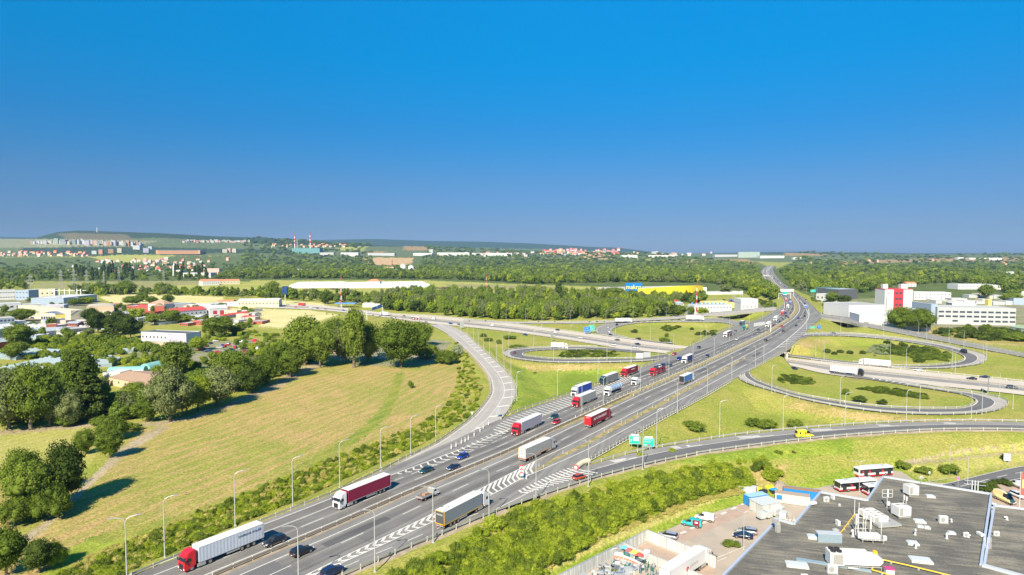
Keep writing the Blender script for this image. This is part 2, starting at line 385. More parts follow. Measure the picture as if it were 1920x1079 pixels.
def build_ground():
 us = np.concatenate([np.linspace(-1500, -20, 130, endpoint=False), np.linspace(-20, 1940, 860, endpoint=False), np.linspace(1940, 3400, 130)])
 ds = [40.0]
 while ds[-1] < 15000: ds.append(ds[-1] * (1.0058 if ds[-1] < 1500 else 1.011))
 ds = np.array(ds)
 U, D = np.meshgrid(us, ds)
 X = (U - CX) / F * D; Y = D
 Z = base_z(X, Y)
 near = Y < 1600
 yp = pip(X, Y, YP); Z[near & yp] = -7.12
 zi = Z.ravel(); xs = X.ravel(); ys = Y.ravel()
 idx = np.nonzero((ys < 1600) & (np.abs(xs) < ys * 1.25 + 60))[0]
 find = KD.find
 for k in idx:
  co, i, d = find((xs[k], ys[k], 0))
  b = zi[k]; zr = SAMP[i].z - 0.4
  t = 1 - max(0.0, d - 4.0) / (2.2 * abs(zr - b) + 3)
  if t > 0: zi[k] = b + (zr - b) * min(1, t)
 Z = zi.reshape(Z.shape)
 Z += np.where((Y < 2500) & ~yp, 0.10 * np.sin(X * .35) * np.sin(Y * .27), 0)
 nr, nc = Z.shape
 co = np.stack([X, Y, Z], -1).reshape(-1, 3)
 a = np.arange(nr * nc).reshape(nr, nc)
 fs = np.stack([a[:-1, :-1], a[:-1, 1:], a[1:, 1:], a[1:, :-1]], -1).reshape(-1, 4)
 zz = Z - CAMZ; dd = Y * cp - zz * sp
 px = CX + F * X / dd; py = CY - F * (Y * sp + zz * cp) / dd
 A = np.zeros((nr * nc, 4), np.float32); B = np.zeros((nr * nc, 4), np.float32)
 def setz(mask, k):
  a_, b_, m_ = ZC[k]; q = mask.ravel(); A[q] = (*a_, m_); B[q] = (*b_, 1)
 setz(np.ones(Z.shape, bool), 'grass')
 jx = px + rng.normal(0, 2.2, px.shape) ; jy = py + rng.normal(0, 1, px.shape) * np.where(py > 600, 1.3, .5)
 for k, poly in ZP: setz(pip(jx, jy, poly), k)
 me = npmesh('ground', co, fs, [MG])
 me.polygons.foreach_set('use_smooth', np.ones(len(fs), bool))
 for nm, arr in (('ca', A), ('cb', B)):
  at = me.attributes.new(nm, 'FLOAT_COLOR', 'POINT'); at.data.foreach_set('color', arr.ravel())
 o = bpy.data.objects.new('ground', me); COL.objects.link(o); struct(o)
 return o
def ground_mat():
 m = bpy.data.materials.new('ground cover'); m.use_nodes = True
 n = m.node_tree; b = n.nodes['Principled BSDF']; b.inputs['Roughness'].default_value = .95
 b.inputs['Specular IOR Level'].default_value = .15
 def N(t): return n.nodes.new(t)
 A = N('ShaderNodeAttribute'); A.attribute_name = 'ca'; B = N('ShaderNodeAttribute'); B.attribute_name = 'cb'
 g = N('ShaderNodeNewGeometry'); mp = N('ShaderNodeMapping')
 mp.vector_type = 'POINT'; mp.inputs['Rotation'].default_value = (0, 0, -math.atan2(1, .36))
 sc = N('ShaderNodeMapping'); sc.inputs['Scale'].default_value = (.06, .55, 1)
 n.links.new(g.outputs['Position'], mp.inputs[0]); n.links.new(mp.outputs[0], sc.inputs[0])
 def noise(s, det=6, src=None, rough=.6):
  t = N('ShaderNodeTexNoise'); t.inputs['Scale'].default_value = s; t.inputs['Detail'].default_value = det; t.inputs['Roughness'].default_value = rough
  n.links.new(src or g.outputs['Position'], t.inputs['Vector']); return t
 bl = noise(.045, 8); bl2 = noise(.5, 5); st = noise(1.0, 6, sc.outputs[0], .62); fine = noise(1.6, 4, None, .7)
 mxb = N('ShaderNodeMix'); mxb.inputs[0].default_value = .4
 n.links.new(bl.outputs['Fac'], mxb.inputs[2]); n.links.new(bl2.outputs['Fac'], mxb.inputs[3])
 mxs = N('ShaderNodeMix'); mxs.inputs[0].default_value = .45
 big = noise(.018, 5); n.links.new(st.outputs['Fac'], mxs.inputs[2]); n.links.new(big.outputs['Fac'], mxs.inputs[3])
 sel = N('ShaderNodeMix'); n.links.new(A.outputs['Alpha'], sel.inputs[0]); n.links.new(mxb.outputs[0], sel.inputs[2]); n.links.new(mxs.outputs[0], sel.inputs[3])
 rw = N('ShaderNodeTexWave'); rw.bands_direction = 'Y'; rw.inputs['Scale'].default_value = .055; rw.inputs['Distortion'].default_value = 9; rw.inputs['Detail'].default_value = 3; rw.inputs['Detail Scale'].default_value = .35; n.links.new(mp.outputs[0], rw.inputs['Vector'])
 mw = N('ShaderNodeMix'); mw.inputs[0].default_value = .08; n.links.new(mxs.outputs[0], mw.inputs[2]); n.links.new(rw.outputs['Fac'], mw.inputs[3]); n.links.new(mw.outputs[0], sel.inputs[3])
 rp = N('ShaderNodeMapRange'); rp.inputs[1].default_value = .43; rp.inputs[2].default_value = .57
 n.links.new(sel.outputs[0], rp.inputs[0])
 mx = N('ShaderNodeMix'); mx.data_type = 'RGBA'
 n.links.new(rp.outputs[0], mx.inputs[0]); n.links.new(A.outputs['Color'], mx.inputs[6]); n.links.new(B.outputs['Color'], mx.inputs[7])
 fr = N('ShaderNodeMapRange'); fr.inputs[1].default_value = .3; fr.inputs[2].default_value = .7; fr.inputs[3].default_value = .55; fr.inputs[4].default_value = 1.4
 n.links.new(fine.outputs['Fac'], fr.inputs[0])
 mu = N('ShaderNodeVectorMath'); mu.operation = 'SCALE'
 n.links.new(mx.outputs[2], mu.inputs[0]); n.links.new(fr.outputs[0], mu.inputs['Scale'])
 n.links.new(mu.outputs[0], b.inputs['Base Color'])
 bp = N('ShaderNodeBump'); bp.inputs['Strength'].default_value = .8; bp.inputs['Distance'].default_value = .35
 n.links.new(fine.outputs['Fac'], bp.inputs['Height']); n.links.new(bp.outputs[0], b.inputs['Normal'])
 return m
MG = ground_mat()
build_ground()
# --- roads
def asphalt(name, c1, c2, wear=.25):
 m = bpy.data.materials.new(name); m.use_nodes = True
 n = m.node_tree; b = n.nodes['Principled BSDF']; b.inputs['Roughness'].default_value = .85; b.inputs['Specular IOR Level'].default_value = .3
 def N(t): return n.nodes.new(t)
 uv = N('ShaderNodeUVMap'); uv.uv_map = 'uv'
 mp = N('ShaderNodeMapping'); mp.inputs['Scale'].default_value = (.55, .012, 1)
 n.links.new(uv.outputs[0], mp.inputs[0])
 a = N('ShaderNodeTexNoise'); a.inputs['Scale'].default_value = 1; a.inputs['Detail'].default_value = 4; n.links.new(mp.outputs[0], a.inputs['Vector'])
 g = N('ShaderNodeNewGeometry'); d = N('ShaderNodeTexNoise'); d.inputs['Scale'].default_value = .12; d.inputs['Detail'].default_value = 8
 n.links.new(g.outputs['Position'], d.inputs['Vector'])
 e = N('ShaderNodeTexNoise'); e.inputs['Scale'].default_value = 3.0; e.inputs['Detail'].default_value = 4; n.links.new(g.outputs['Position'], e.inputs['Vector'])
 q = N('ShaderNodeMix'); q.inputs[0].default_value = .35; n.links.new(a.outputs['Fac'], q.inputs[2]); n.links.new(d.outputs['Fac'], q.inputs[3])
 r = N('ShaderNodeMapRange'); r.inputs[1].default_value = .38; r.inputs[2].default_value = .62; n.links.new(q.outputs[0], r.inputs[0])
 mx = N('ShaderNodeMix'); mx.data_type = 'RGBA'; mx.inputs[6].default_value = (*c1, 1); mx.inputs[7].default_value = (*c2, 1)
 n.links.new(r.outputs[0], mx.inputs[0])
 fr = N('ShaderNodeMapRange'); fr.inputs[1].default_value = .3; fr.inputs[2].default_value = .7; fr.inputs[3].default_value = .88; fr.inputs[4].default_value = 1.12
 n.links.new(e.outputs['Fac'], fr.inputs[0])
 mu = N('ShaderNodeVectorMath'); mu.operation = 'SCALE'; n.links.new(mx.outputs[2], mu.inputs[0]); n.links.new(fr.outputs[0], mu.inputs['Scale'])
 n.links.new(mu.outputs[0], b.inputs['Base Color'])
 return m
ASP = {'main': asphalt('road asphalt', (.15,.145,.14), (.245,.235,.222)), 'light': asphalt('worn pale asphalt', (.33,.305,.28), (.40,.37,.335)),
  'concrete': asphalt('concrete carriageway', (.46,.41,.345), (.54,.48,.41)), 'dark': asphalt('dark asphalt', (.115,.112,.115), (.15,.148,.15)), 'shade': asphalt('grey asphalt', (.205,.195,.187), (.26,.25,.235))}
def ribbon(name, pairs, m, dz=0.0, cols=3):
 vs, fs, uvs = [], [], []
 s = 0
 for i, (l, r) in enumerate(pairs):
  if i: s += ((l + r) / 2 - (pairs[i - 1][0] + pairs[i - 1][1]) / 2).length
  wd = (r - l).length
  for j in range(cols + 1):
   p = l.lerp(r, j / cols); vs.append((p.x, p.y, p.z + dz)); uvs.append((j / cols * wd, s))
  if i:
   a = (i - 1) * (cols + 1)
   for j in range(cols): fs.append((a + j, a + j + 1, a + j + 1 + cols + 1, a + j + cols + 1))
 me = bpy.data.meshes.new(name); me.from_pydata(vs, [], fs); me.materials.append(m)
 ul = me.uv_layers.new(name='uv')
 for lp in me.loops: ul.data[lp.index].uv = uvs[lp.vertex_index]
 bm = bmesh.new(); bm.from_mesh(me); bmesh.ops.recalc_face_normals(bm, faces=bm.faces)
 if sum(f.normal.z for f in bm.faces) < 0: bmesh.ops.reverse_faces(bm, faces=bm.faces)
 bm.to_mesh(me); bm.free()
 o = bpy.data.objects.new(name, me); COL.objects.link(o); return struct(o)
RD = {}
for i, (k_, mt, nm) in enumerate((('cross', 'concrete', 'valley_motorway'), ('ramp_west', 'light', 'slip_road'), ('loop_c', 'light', 'loop_road'), ('loop_d', 'shade', 'loop_road'), ('fly_west', 'light', 'slip_road'),
      ('loop_f', 'light', 'loop_road'), ('loop_g', 'light', 'loop_road'), ('fly_east', 'shade', 'slip_road'), ('exit_south', 'shade', 'slip_road'), ('local', 'dark', 'side_road'), ('main', 'main', 'motorway'))):
 dz = {'main': 0.06, 'cross': 0.0}.get(k_, 0.012 + 0.004 * i)
 RD[k_] = dz
 ribbon(nm, ROADS[k_], ASP[mt], dz)
def sub(pairs, a, b): return [(l.lerp(r, a), l.lerp(r, b)) for l, r in pairs]
for k_, a, b in (('loop_c', .30, .93), ('loop_f', .42, .93), ('loop_g', .42, .93), ('exit_south', .42, .93), ('cross', .49, .71), ('loop_d', .3, .9), ('ramp_west', .08, .5)):
 ribbon('lane', sub(ROADS[k_], a, b), ASP['dark' if k_ in ('loop_f', 'loop_g', 'exit_south', 'loop_c') else 'shade'] if k_ != 'ramp_west' else ASP['light'], RD[k_] + .006)
def strip_between(a, b, name, m, dz):
 n = min(len(a), len(b)); return ribbon(name, list(zip(a[:n], b[:n])), m, dz, 1)
def simple_ground(name, c1, c2, sc=.4):
 m = bpy.data.materials.new(name); m.use_nodes = True; n = m.node_tree; b = n.nodes['Principled BSDF']; b.inputs['Roughness'].default_value = .95
 g = n.nodes.new('ShaderNodeNewGeometry'); d = n.nodes.new('ShaderNodeTexNoise'); d.inputs['Scale'].default_value = sc; d.inputs['Detail'].default_value = 8; n.links.new(g.outputs['Position'], d.inputs['Vector'])
 r = n.nodes.new('ShaderNodeMapRange'); r.inputs[1].default_value = .4; r.inputs[2].default_value = .6; n.links.new(d.outputs['Fac'], r.inputs[0])
 mx = n.nodes.new('ShaderNodeMix'); mx.data_type = 'RGBA'; mx.inputs[6].default_value = (*c1, 1); mx.inputs[7].default_value = (*c2, 1); n.links.new(r.outputs[0], mx.inputs[0]); n.links.new(mx.outputs[2], b.inputs['Base Color'])
 return m
M_VERGE = simple_ground('dry verge', (.36,.27,.14), (.2,.19,.06)); M_DIRT = simple_ground('gritty shoulder', (.33,.27,.2), (.25,.2,.14))
mc = cum(MEDIAN)
def med_s(px, py):
 p = W(px, py, 0); return min(range(len(MEDIAN)), key=lambda i: (MEDIAN[i] - p).length)
i0, i1, i2 = med_s(1035, 808), med_s(1100, 779), med_s(1482, 596)
vl, vr = [], []
OL, OR = [offset(MEDIAN, d) for d in (1.0, -1.0)]
for i in range(len(MEDIAN)):
 wdt = 0.9 if i < i0 else (0.9 + 1.1 * min(1, (i - i0) / max(1, i1 - i0)))
 t = (OL[i] - MEDIAN[i]); vl.append(MEDIAN[i] + t * wdt); vr.append(MEDIAN[i] - t * wdt)
ribbon('median_strip', list(zip(vl[:i0 + 1], vr[:i0 + 1])), M_DIRT, .07, 1)
ribbon('median_strip', list(zip(vl[i0:], vr[i0:])), M_VERGE, .075, 1)
ISL_L = [W(x, y, 0) for x, y in ((1000,884),(1040,858.5),(1097,830.5),(1151,799.5),(1197,776),(1234,757.5),(1282,730),(1335,703),(1365,686),(1400,668))]
ISL_R = [W(x, y, 0) for x, y in ((1003,886),(1042,864),(1100,836.5),(1154,806),(1200,782),(1237,763.5),(1285,735),(1338,707.5),(1367,689.5),(1402,669.5))]
ribbon('lane_divider', list(zip(ISL_L, ISL_R)), M_VERGE, .072, 1)
for k_, side, a, b in (('main', 0, 0, 34), ('main', 1, 6, 24), ('exit_south', 1, 0, 60), ('ramp_west', 0, 0, 66), ('exit_south', 0, 10, 60), ('main', 0, 60, 90)):
 pl = [p[side] for p in ROADS[k_]][a:b]; sg = 1 if side == 0 else -1
 o_ = offset(pl, sg * 1.3)
 for q in o_: q.z -= .45
 pl = [q + Vector((0, 0, -.02)) for q in pl]
 ribbon('road_shoulder', list(zip(pl, o_)), M_DIRT, .0, 1)
P_ = [W(x, y, 0) for x, y in ((440,1084),(512,1052),(590,1090),(500,1140))]
mb = MB(); mb.quad(*[p + Vector((0, 0, .066)) for p in P_]); struct(mb.build('asphalt_patch', ASP['dark']))
ASP['worn'] = asphalt('worn lane asphalt', (.115,.11,.107), (.19,.18,.17)); ASP['patch'] = asphalt('repair asphalt', (.085,.083,.085), (.12,.118,.12))
for a, b in ((6.2, 9.0), (10.2, 13.0), (2.4, 5.0), (-4.2, -7.3), (-8.6, -11.6)):
 ribbon('lane', list(zip(offset(MEDIAN, a), offset(MEDIAN, b)))[:130], ASP['worn'], .066 + .0005 * a, 1)
rr_ = random.Random(3)
tb = catmull([W(x, y, 0) for x, y in ((1180,712),(1240,688),(1300,664),(1360,645),(1418,627))], 4)
ribbon('repair_strip', list(zip(offset(tb, 1.7), offset(tb, -1.7))), ASP['patch'], .078, 1)
for i in range(34):
 s_ = rr_.uniform(60, 520); d_ = rr_.choice([-17, -14, -9.5, -6, 3.5, 7.5, 11.5]); p_, t_ = at_s(MEDIAN, s_, cum(MEDIAN)); n_ = Vector((-t_.y, t_.x, 0)); L_ = rr_.uniform(3, 22); w_ = rr_.uniform(.12, 1.3)
 c_ = p_ + n_ * d_ + Vector((0, 0, .08)); q_ = [c_ - n_ * w_, c_ + t_ * L_ - n_ * w_, c_ + t_ * L_ + n_ * w_, c_ + n_ * w_]; ribbon('repair_strip', [(q_[3], q_[0]), (q_[2], q_[1])], ASP['patch' if i % 3 else 'worn'], .0004 * i, 1)
for i in range(40):
 s_ = 20 + i * 14; p_, t_ = at_s(MEDIAN, s_, cum(MEDIAN)); n_ = Vector((-t_.y, t_.x, 0)); a_, b_ = (2, 14) if i % 2 else (-2, -15); u_ = Vector((0, 0, .0835)); ribbon('joint', [(p_ + n_ * a_ + u_, p_ + n_ * b_ + u_), (p_ + n_ * a_ + t_ * .12 + u_, p_ + n_ * b_ + t_ * .12 + u_)], ASP['patch'], 0, 1)
# --- painted markings
M_PAINT = mat('road paint', (.62,.60,.55), .7, var=.3, scale=1.5)
MK = MB()
def paint_line(pl, wdt=.18, dash=None, z=.085, s0=0, s1=None):
 c = cum(pl); s1 = c[-1] if s1 is None else s1
 on, off = dash if dash else (6.0, 0.0)
 s = s0
 while s < s1:
  e = min(s + on, s1)
  a, da = at_s(pl, s, c); b, db = at_s(pl, e, c)
  ww = wdt * (1 + .0016 * max(0, a.y - 150))   # far lines are the wide edge lines
  na = Vector((-da.y, da.x, 0)).normalized() * ww / 2; nb = Vector((-db.y, db.x, 0)).normalized() * ww / 2
  u = Vector((0, 0, z)); MK.quad(a - na + u, b - nb + u, b + nb + u, a + na + u)
  s = e + off
def stripe(a, b, wdt=.55, z=.088):
 d = (b - a).normalized(); n_ = Vector((-d.y, d.x, 0)) * wdt / 2; u = Vector((0, 0, z)); MK.quad(a - n_ + u, b - n_ + u, b + n_ + u, a + n_ + u)
s_of = lambda px, py: mc[med_s(px, py)]
paint_line(offset(MEDIAN, 1.9), .25)
paint_line(offset(MEDIAN, 5.6), .2, (6, 12)); paint_line(offset(MEDIAN, 9.6), .2, (3, 3), s0=s_of(790, 916)); paint_line(offset(MEDIAN, 9.6), .2, None, s1=s_of(700, 950))
paint_line(offset(MEDIAN, 13.5), .25, s1=s_of(1100, 779))
paint_line(offset(MEDIAN, -3.4), .25); paint_line(offset(MEDIAN, -7.9), .2, (6, 12))
paint_line(offset(MEDIAN, 12.6), .25, s0=s_of(1100, 779))
wl = lambda pts, z=0: catmull([W(x, y, z) for x, y in pts], 4)
UA = [(530,1101),(611,1061),(700,1018),(816,962),(896,920),(959,888),(1006,864),(1089,825),(1200,768),(1282,727),(1365,684),(1440,645)]; UB = [(560,1094),(628,1062),(720,1021),(816,977),(935,922),(978,898),(1040,871),(1104,842),(1172,806),(1238,770),(1325,724),(1385,692),(1440,662)]
paint_line(wl(UA), .25); paint_line(wl(UB), .25)
paint_line(wl([(800,1014),(900,970),(1010,915),(1103,866),(1175,826),(1238,790),(1325,743),(1371,716)]), .22, None)
paint_line(wl([(640,1066),(737,1026),(825,990),(900,962)]), .2, (4, 4))
A_ = wl(UA[:7]); B_ = wl(UB[:6] + [(1003,886)])
ca, cb = cum(A_), cum(B_)
def chev(A_, B_, n, bend=1.6, wdt=.6):
 ca, cb = cum(A_), cum(B_)
 for i in range(n):
  t = (i + .5) / n
  a, d = at_s(A_, t * ca[-1], ca); b, _ = at_s(B_, t * cb[-1], cb); m = (a + b) / 2 - d * bend * min(1, (b - a).length / 2.5)
  stripe(a, m, wdt); stripe(m, b, wdt)
chev(A_, B_, 36, 1.8, .55)
chev(wl([(970,922),(1010,902),(1060,880),(1078,877)]), wl([(985,926),(1030,913),(1075,900),(1125,887)]), 15, .9)
chev(wl([(740,890),(800,868),(850,847),(900,824),(940,806)]), wl([(745,891),(810,876),(870,851),(920,828),(960,808)]), 19, 1.3, .5)
A_ = wl([(925,806),(960,782),(1067,744),(1120,725),(1180,702)]); B_ = wl([(940,814),(1000,789),(1075,759),(1135,734),(1190,709)]); ca, cb = cum(A_), cum(B_)
for i in range(44):
 t = (i + .5) / 44; a, d = at_s(A_, t * ca[-1], ca); b, _ = at_s(B_, min(1, t + .02) * cb[-1], cb); stripe(a - d * 1.0, b - d * 3.0, .5)
for k_, a in (('ramp_west', .06), ('ramp_west', .52), ('loop_c', .27), ('loop_c', .95), ('loop_d', .12), ('loop_d', .9), ('loop_f', .40), ('loop_f', .95), ('loop_g', .40), ('loop_g', .95), ('fly_east', .1), ('fly_east', .9), ('fly_west', .1), ('fly_west', .9),
    ('exit_south', .40), ('exit_south', .95), ('cross', .06), ('cross', .44), ('cross', .50), ('cross', .72), ('cross', .94), ('local', .03), ('local', .97)):
 paint_line([l.lerp(r, a) for l, r in ROADS[k_]], .2, z=RD[k_] + .02)
for k_, a, ds in (('cross', .22, (6, 10)), ('cross', .33, (6, 10)), ('cross', .61, (6, 10)), ('local', .5, (5, 4))):
 paint_line([l.lerp(r, a) for l, r in ROADS[k_]], .2, ds, z=RD[k_] + .02)
def bars(k_, a, b, i0, i1, step, wdt=1.2):
 A_ = [l.lerp(r, a) for l, r in ROADS[k_]][i0:i1]; B_ = [l.lerp(r, b) for l, r in ROADS[k_]][i0:i1]; ca, cb = cum(A_), cum(B_)
 n = int(ca[-1] / step)
 for i in range(n): stripe(at_s(A_, ca[-1] * i / n, ca)[0], at_s(B_, cb[-1] * i / n, cb)[0], wdt, RD[k_] + .022)
bars('ramp_west', .52, .94, 18, 66, 17, 1.4)
for i0, i1 in ((15, 18), (23, 26), (29, 32), (35, 38), (41, 43), (47, 49)):
 for q_ in range(4):
  P0, P1 = ROADS['exit_south'][i0], ROADS['exit_south'][i1]; stripe(P0[0].lerp(P0[1], .1 + .07 * q_), P0[0].lerp(P0[1], .1).lerp(P1[0].lerp(P1[1], .38), .9) if q_ == 3 else P0[0].lerp(P0[1], .14 + .07 * q_).lerp(P1[0].lerp(P1[1], .3 + .03 * q_), .55), .35, RD['exit_south'] + .022)
for k_ in ('loop_g',): bars(k_, .3, .7, 80, 92, 3.5, .8)
fe = wl([(1535,606),(1500,632),(1468,652)]); ff = wl([(1513,606),(1487,628),(1452,655)]); ca, cb = cum(fe), cum(ff)
for i in range(12): t = (i + .5) / 12; stripe(at_s(fe, t * ca[-1], ca)[0], at_s(ff, t * cb[-1], cb)[0], .9)
paint_line(wl([(1516,580),(1517,592),(1510,606),(1487,628),(1452,655),(1400,684)]), .3)
paint_line(wl([(1495,560),(1507,572),(1517,592)]), .3)
struct(MK.build('road_markings', M_PAINT, fix=False))
# --- foliage
def leaf_mat(name, c1, c2, trans=.25):
 m = bpy.data.materials.new(name); m.use_nodes = True; n = m.node_tree; n.nodes.clear()
 def N(t): return n.nodes.new(t)
 out = N('ShaderNodeOutputMaterial'); df = N('ShaderNodeBsdfDiffuse'); tr = N('ShaderNodeBsdfTranslucent'); mx = N('ShaderNodeMixShader'); mx.inputs[0].default_value = trans
 oi = N('ShaderNodeObjectInfo'); g = N('ShaderNodeNewGeometry'); no = N('ShaderNodeTexNoise'); no.inputs['Scale'].default_value = .9; no.inputs['Detail'].default_value = 3
 n.links.new(g.outputs['Position'], no.inputs['Vector'])
 ad = N('ShaderNodeMath'); ad.operation = 'ADD'
 hm = N('ShaderNodeMath'); hm.operation = 'MULTIPLY'; hm.inputs[1].default_value = .55; n.links.new(oi.outputs['Random'], hm.inputs[0])
 r = N('ShaderNodeMapRange'); r.inputs[1].default_value = .3; r.inputs[2].default_value = .7; r.inputs[4].default_value = .6; n.links.new(no.outputs['Fac'], r.inputs[0])
 n.links.new(hm.outputs[0], ad.inputs[0]); n.links.new(r.outputs[0], ad.inputs[1])
 cm = N('ShaderNodeMix'); cm.data_type = 'RGBA'; cm.inputs[6].default_value = (*c1, 1); cm.inputs[7].default_value = (*c2, 1); n.links.new(ad.outputs[0], cm.inputs[0])
 n.links.new(cm.outputs[2], df.inputs[0]); n.links.new(cm.outputs[2], tr.inputs[0])
 n.links.new(df.outputs[0], mx.inputs[1]); n.links.new(tr.outputs[0], mx.inputs[2]); n.links.new(mx.outputs[0], out.inputs[0])
 return m
LM = {'mid': leaf_mat('leaves', (.055,.095,.014), (.20,.26,.04)), 'dark': leaf_mat('dark leaves', (.03,.055,.012), (.095,.13,.028), .15),
  'bright': leaf_mat('bright leaves', (.12,.19,.014), (.36,.42,.045)), 'pale': leaf_mat('pale willow leaves', (.11,.15,.05), (.22,.25,.10)),
  'silver': leaf_mat('silver leaves', (.22,.27,.15), (.33,.37,.22)), 'wood': leaf_mat('forest leaves', (.08,.14,.022), (.24,.31,.05)), 'hay': leaf_mat('straw coloured weeds', (.34,.33,.08), (.55,.48,.16)), 'rust': leaf_mat('reddish leaves', (.09,.06,.02), (.16,.12,.03))}
M_BARK = mat('bark', (.16,.125,.09), .95, var=.3, scale=4)
def crown_mesh(name, seed, nlobes, nleaf, leaf, rx=.5, shape='round', m=None, core=True):
 """crown of unit height standing on z=0: lobes of leaf sized faces round a lumpy core"""
 r_ = np.random.default_rng(seed)
 L = []
 for i in range(nlobes):
  t = r_.random()
  if shape == 'conifer':
   z = .06 + .9 * (t ** .8); rad = rx * (1 - z) * 1.0 + .02; lr = .16 * (1.15 - z)
   a = r_.random() * 6.283; q = rad * (.55 + .45 * r_.random()); L.append((q * math.cos(a), q * math.sin(a), z, lr, lr * .45)); continue
  if shape == 'poplar':
   z = .08 + .84 * t; rad = rx * (math.sin(math.pi * min(1, z + .08)) ** .6) * .55; a = r_.random() * 6.283; L.append((rad * math.cos(a), rad * math.sin(a), z, .11, .13)); continue
  v = r_.normal(size=3); v /= np.linalg.norm(v); q = .45 + .4 * r_.random() ** .6
  if shape == 'bush': v[2] = abs(v[2])
  lr = (.16 + .13 * r_.random())
  x, y = v[0] * q * rx * 1.05, v[1] * q * rx * 1.05
  z = (.53 + v[2] * q * .42) if shape == 'round' else (.25 + v[2] * q * .6)
  if shape == 'round' and v[2] < -.3: x *= .8; y *= .8
  L.append((x, y, z, lr * (rx / .5) ** .5, lr * .85))
 L = np.array(L)
 vs, fs = [], []
 if core:
  bm = bmesh.new(); bmesh.ops.create_icosphere(bm, subdivisions=1, radius=1)
  iv = np.array([v.co[:] for v in bm.verts]); iff = [[v.index for v in f.verts] for f in bm.faces]; bm.free()
  for (x, y, z, a, b) in L:
   o = sum(len(q) for q in vs); k = .60
   p = iv * np.array([a * k, a * k, b * k]) * (1 + .2 * r_.normal(size=(len(iv), 1))) + np.array([x, y, z]); p[:, 2] = np.maximum(p[:, 2], 0.0)
   vs.append(p); fs += [[o + i for i in f] + [o + f[2]] for f in iff]
 base = sum(len(q) for q in vs)
 idx = r_.integers(0, len(L), nleaf); q = L[idx]
 d = r_.normal(size=(nleaf, 3)); d /= np.linalg.norm(d, axis=1)[:, None]
 d[:, 2] = np.where(r_.random(nleaf) < .45, np.abs(d[:, 2]), d[:, 2])
 rad = (.62 + .55 * r_.random(nleaf))[:, None]
 c = q[:, :3] + d * rad * np.stack([q[:, 3], q[:, 3], q[:, 4]], 1)
 c[:, 2] = np.maximum(c[:, 2], .01)
 nrm = d + .55 * r_.normal(size=(nleaf, 3)); nrm /= np.linalg.norm(nrm, axis=1)[:, None]
 t1 = np.cross(nrm, r_.normal(size=(nleaf, 3))); t1 /= np.linalg.norm(t1, axis=1)[:, None]; t2 = np.cross(nrm, t1)
 s = leaf * (.6 + .8 * r_.random(nleaf))[:, None]; s2 = s * (.55 + .5 * r_.random(nleaf))[:, None]
 quad = np.stack([c - t1 * s - t2 * s2 * .4, c + t1 * s * .3 - t2 * s2, c + t1 * s + t2 * s2 * .3, c - t1 * s * .2 + t2 * s2], 1).reshape(-1, 3)
 co = np.concatenate(vs + [quad]); qf = base + np.arange(nleaf * 4).reshape(-1, 4)
 tri = [f[:3] for f in fs]
 F4 = np.array([[f[0], f[1], f[2], f[2]] for f in tri]) if False else None
 me = bpy.data.meshes.new(name)
 nt_ = len(tri); nq = len(qf)
 me.vertices.add(len(co)); me.vertices.foreach_set('co', co.astype(np.float32).ravel())
 li = np.concatenate([np.array(tri, np.int32).ravel() if nt_ else np.zeros(0, np.int32), qf.astype(np.int32).ravel()])
 me.loops.add(len(li)); me.loops.foreach_set('vertex_index', li)
 st = np.concatenate([np.arange(0, nt_ * 3, 3), nt_ * 3 + np.arange(0, nq * 4, 4)]).astype(np.int32)
 me.polygons.add(nt_ + nq); me.polygons.foreach_set('loop_start', st)
 me.materials.append(m); me.update(calc_edges=True)
 return me
CR = {}
def crown(kind, lod=0):
 k = (kind, lod)
 if k in CR: return CR[k]
 res = []
 nl, nf, ls = {0: (46, 9000, .019), 1: (28, 2600, .034), 2: (13, 520, .068)}[lod]
 spec = {'oak': ('round', .55, 'mid'), 'lime': ('round', .46, 'mid'), 'dark': ('round', .5, 'dark'), 'tall': ('round', .33, 'mid'), 'willow': ('round', .55, 'pale'), 'bright': ('round', .55, 'bright'), 'silver': ('bush', .7, 'silver'),
   'conifer': ('conifer', .34, 'dark'), 'poplar': ('poplar', .2, 'dark'), 'bush': ('bush', .75, 'mid'), 'bbush': ('bush', .75, 'bright'), 'hay': ('bush', .7, 'hay'), 'dbush': ('bush', .8, 'dark'), 'wood': ('round', .58, 'wood'), 'rust': ('bush', .7, 'rust')}[kind]
 for s in range(2 if lod < 2 else 3):
  res.append(crown_mesh(kind + '_crown', hash(kind) % 1000 + s * 17 + lod if False else (sum(map(ord, kind)) + s * 17 + lod), nl if spec[0] != 'conifer' else nl * 2, nf, ls, spec[1], spec[0], LM[spec[2]], core=True))
 CR[k] = res; return res
def trunk_mesh(seed):
 mb = MB(); r_ = random.Random(seed)
 z = 0; p = Vector((0, 0, -.08)); rad = .032
 for i in range(4):
  q = p + Vector((r_.uniform(-.02, .02), r_.uniform(-.02, .02), .15)); mb.tube(p, q, rad, rad * .8, 7, cap=False); p = q; rad *= .8
  if i:
   for k in range(2):
    a = r_.uniform(0, 6.28); mb.tube(p, p + Vector((.17 * math.cos(a), .17 * math.sin(a), .16)), rad * .6, rad * .25, 5, cap=False)
 return mb.mesh('trunk', [M_BARK])
TRUNKS = [trunk_mesh(i) for i in range(3)]
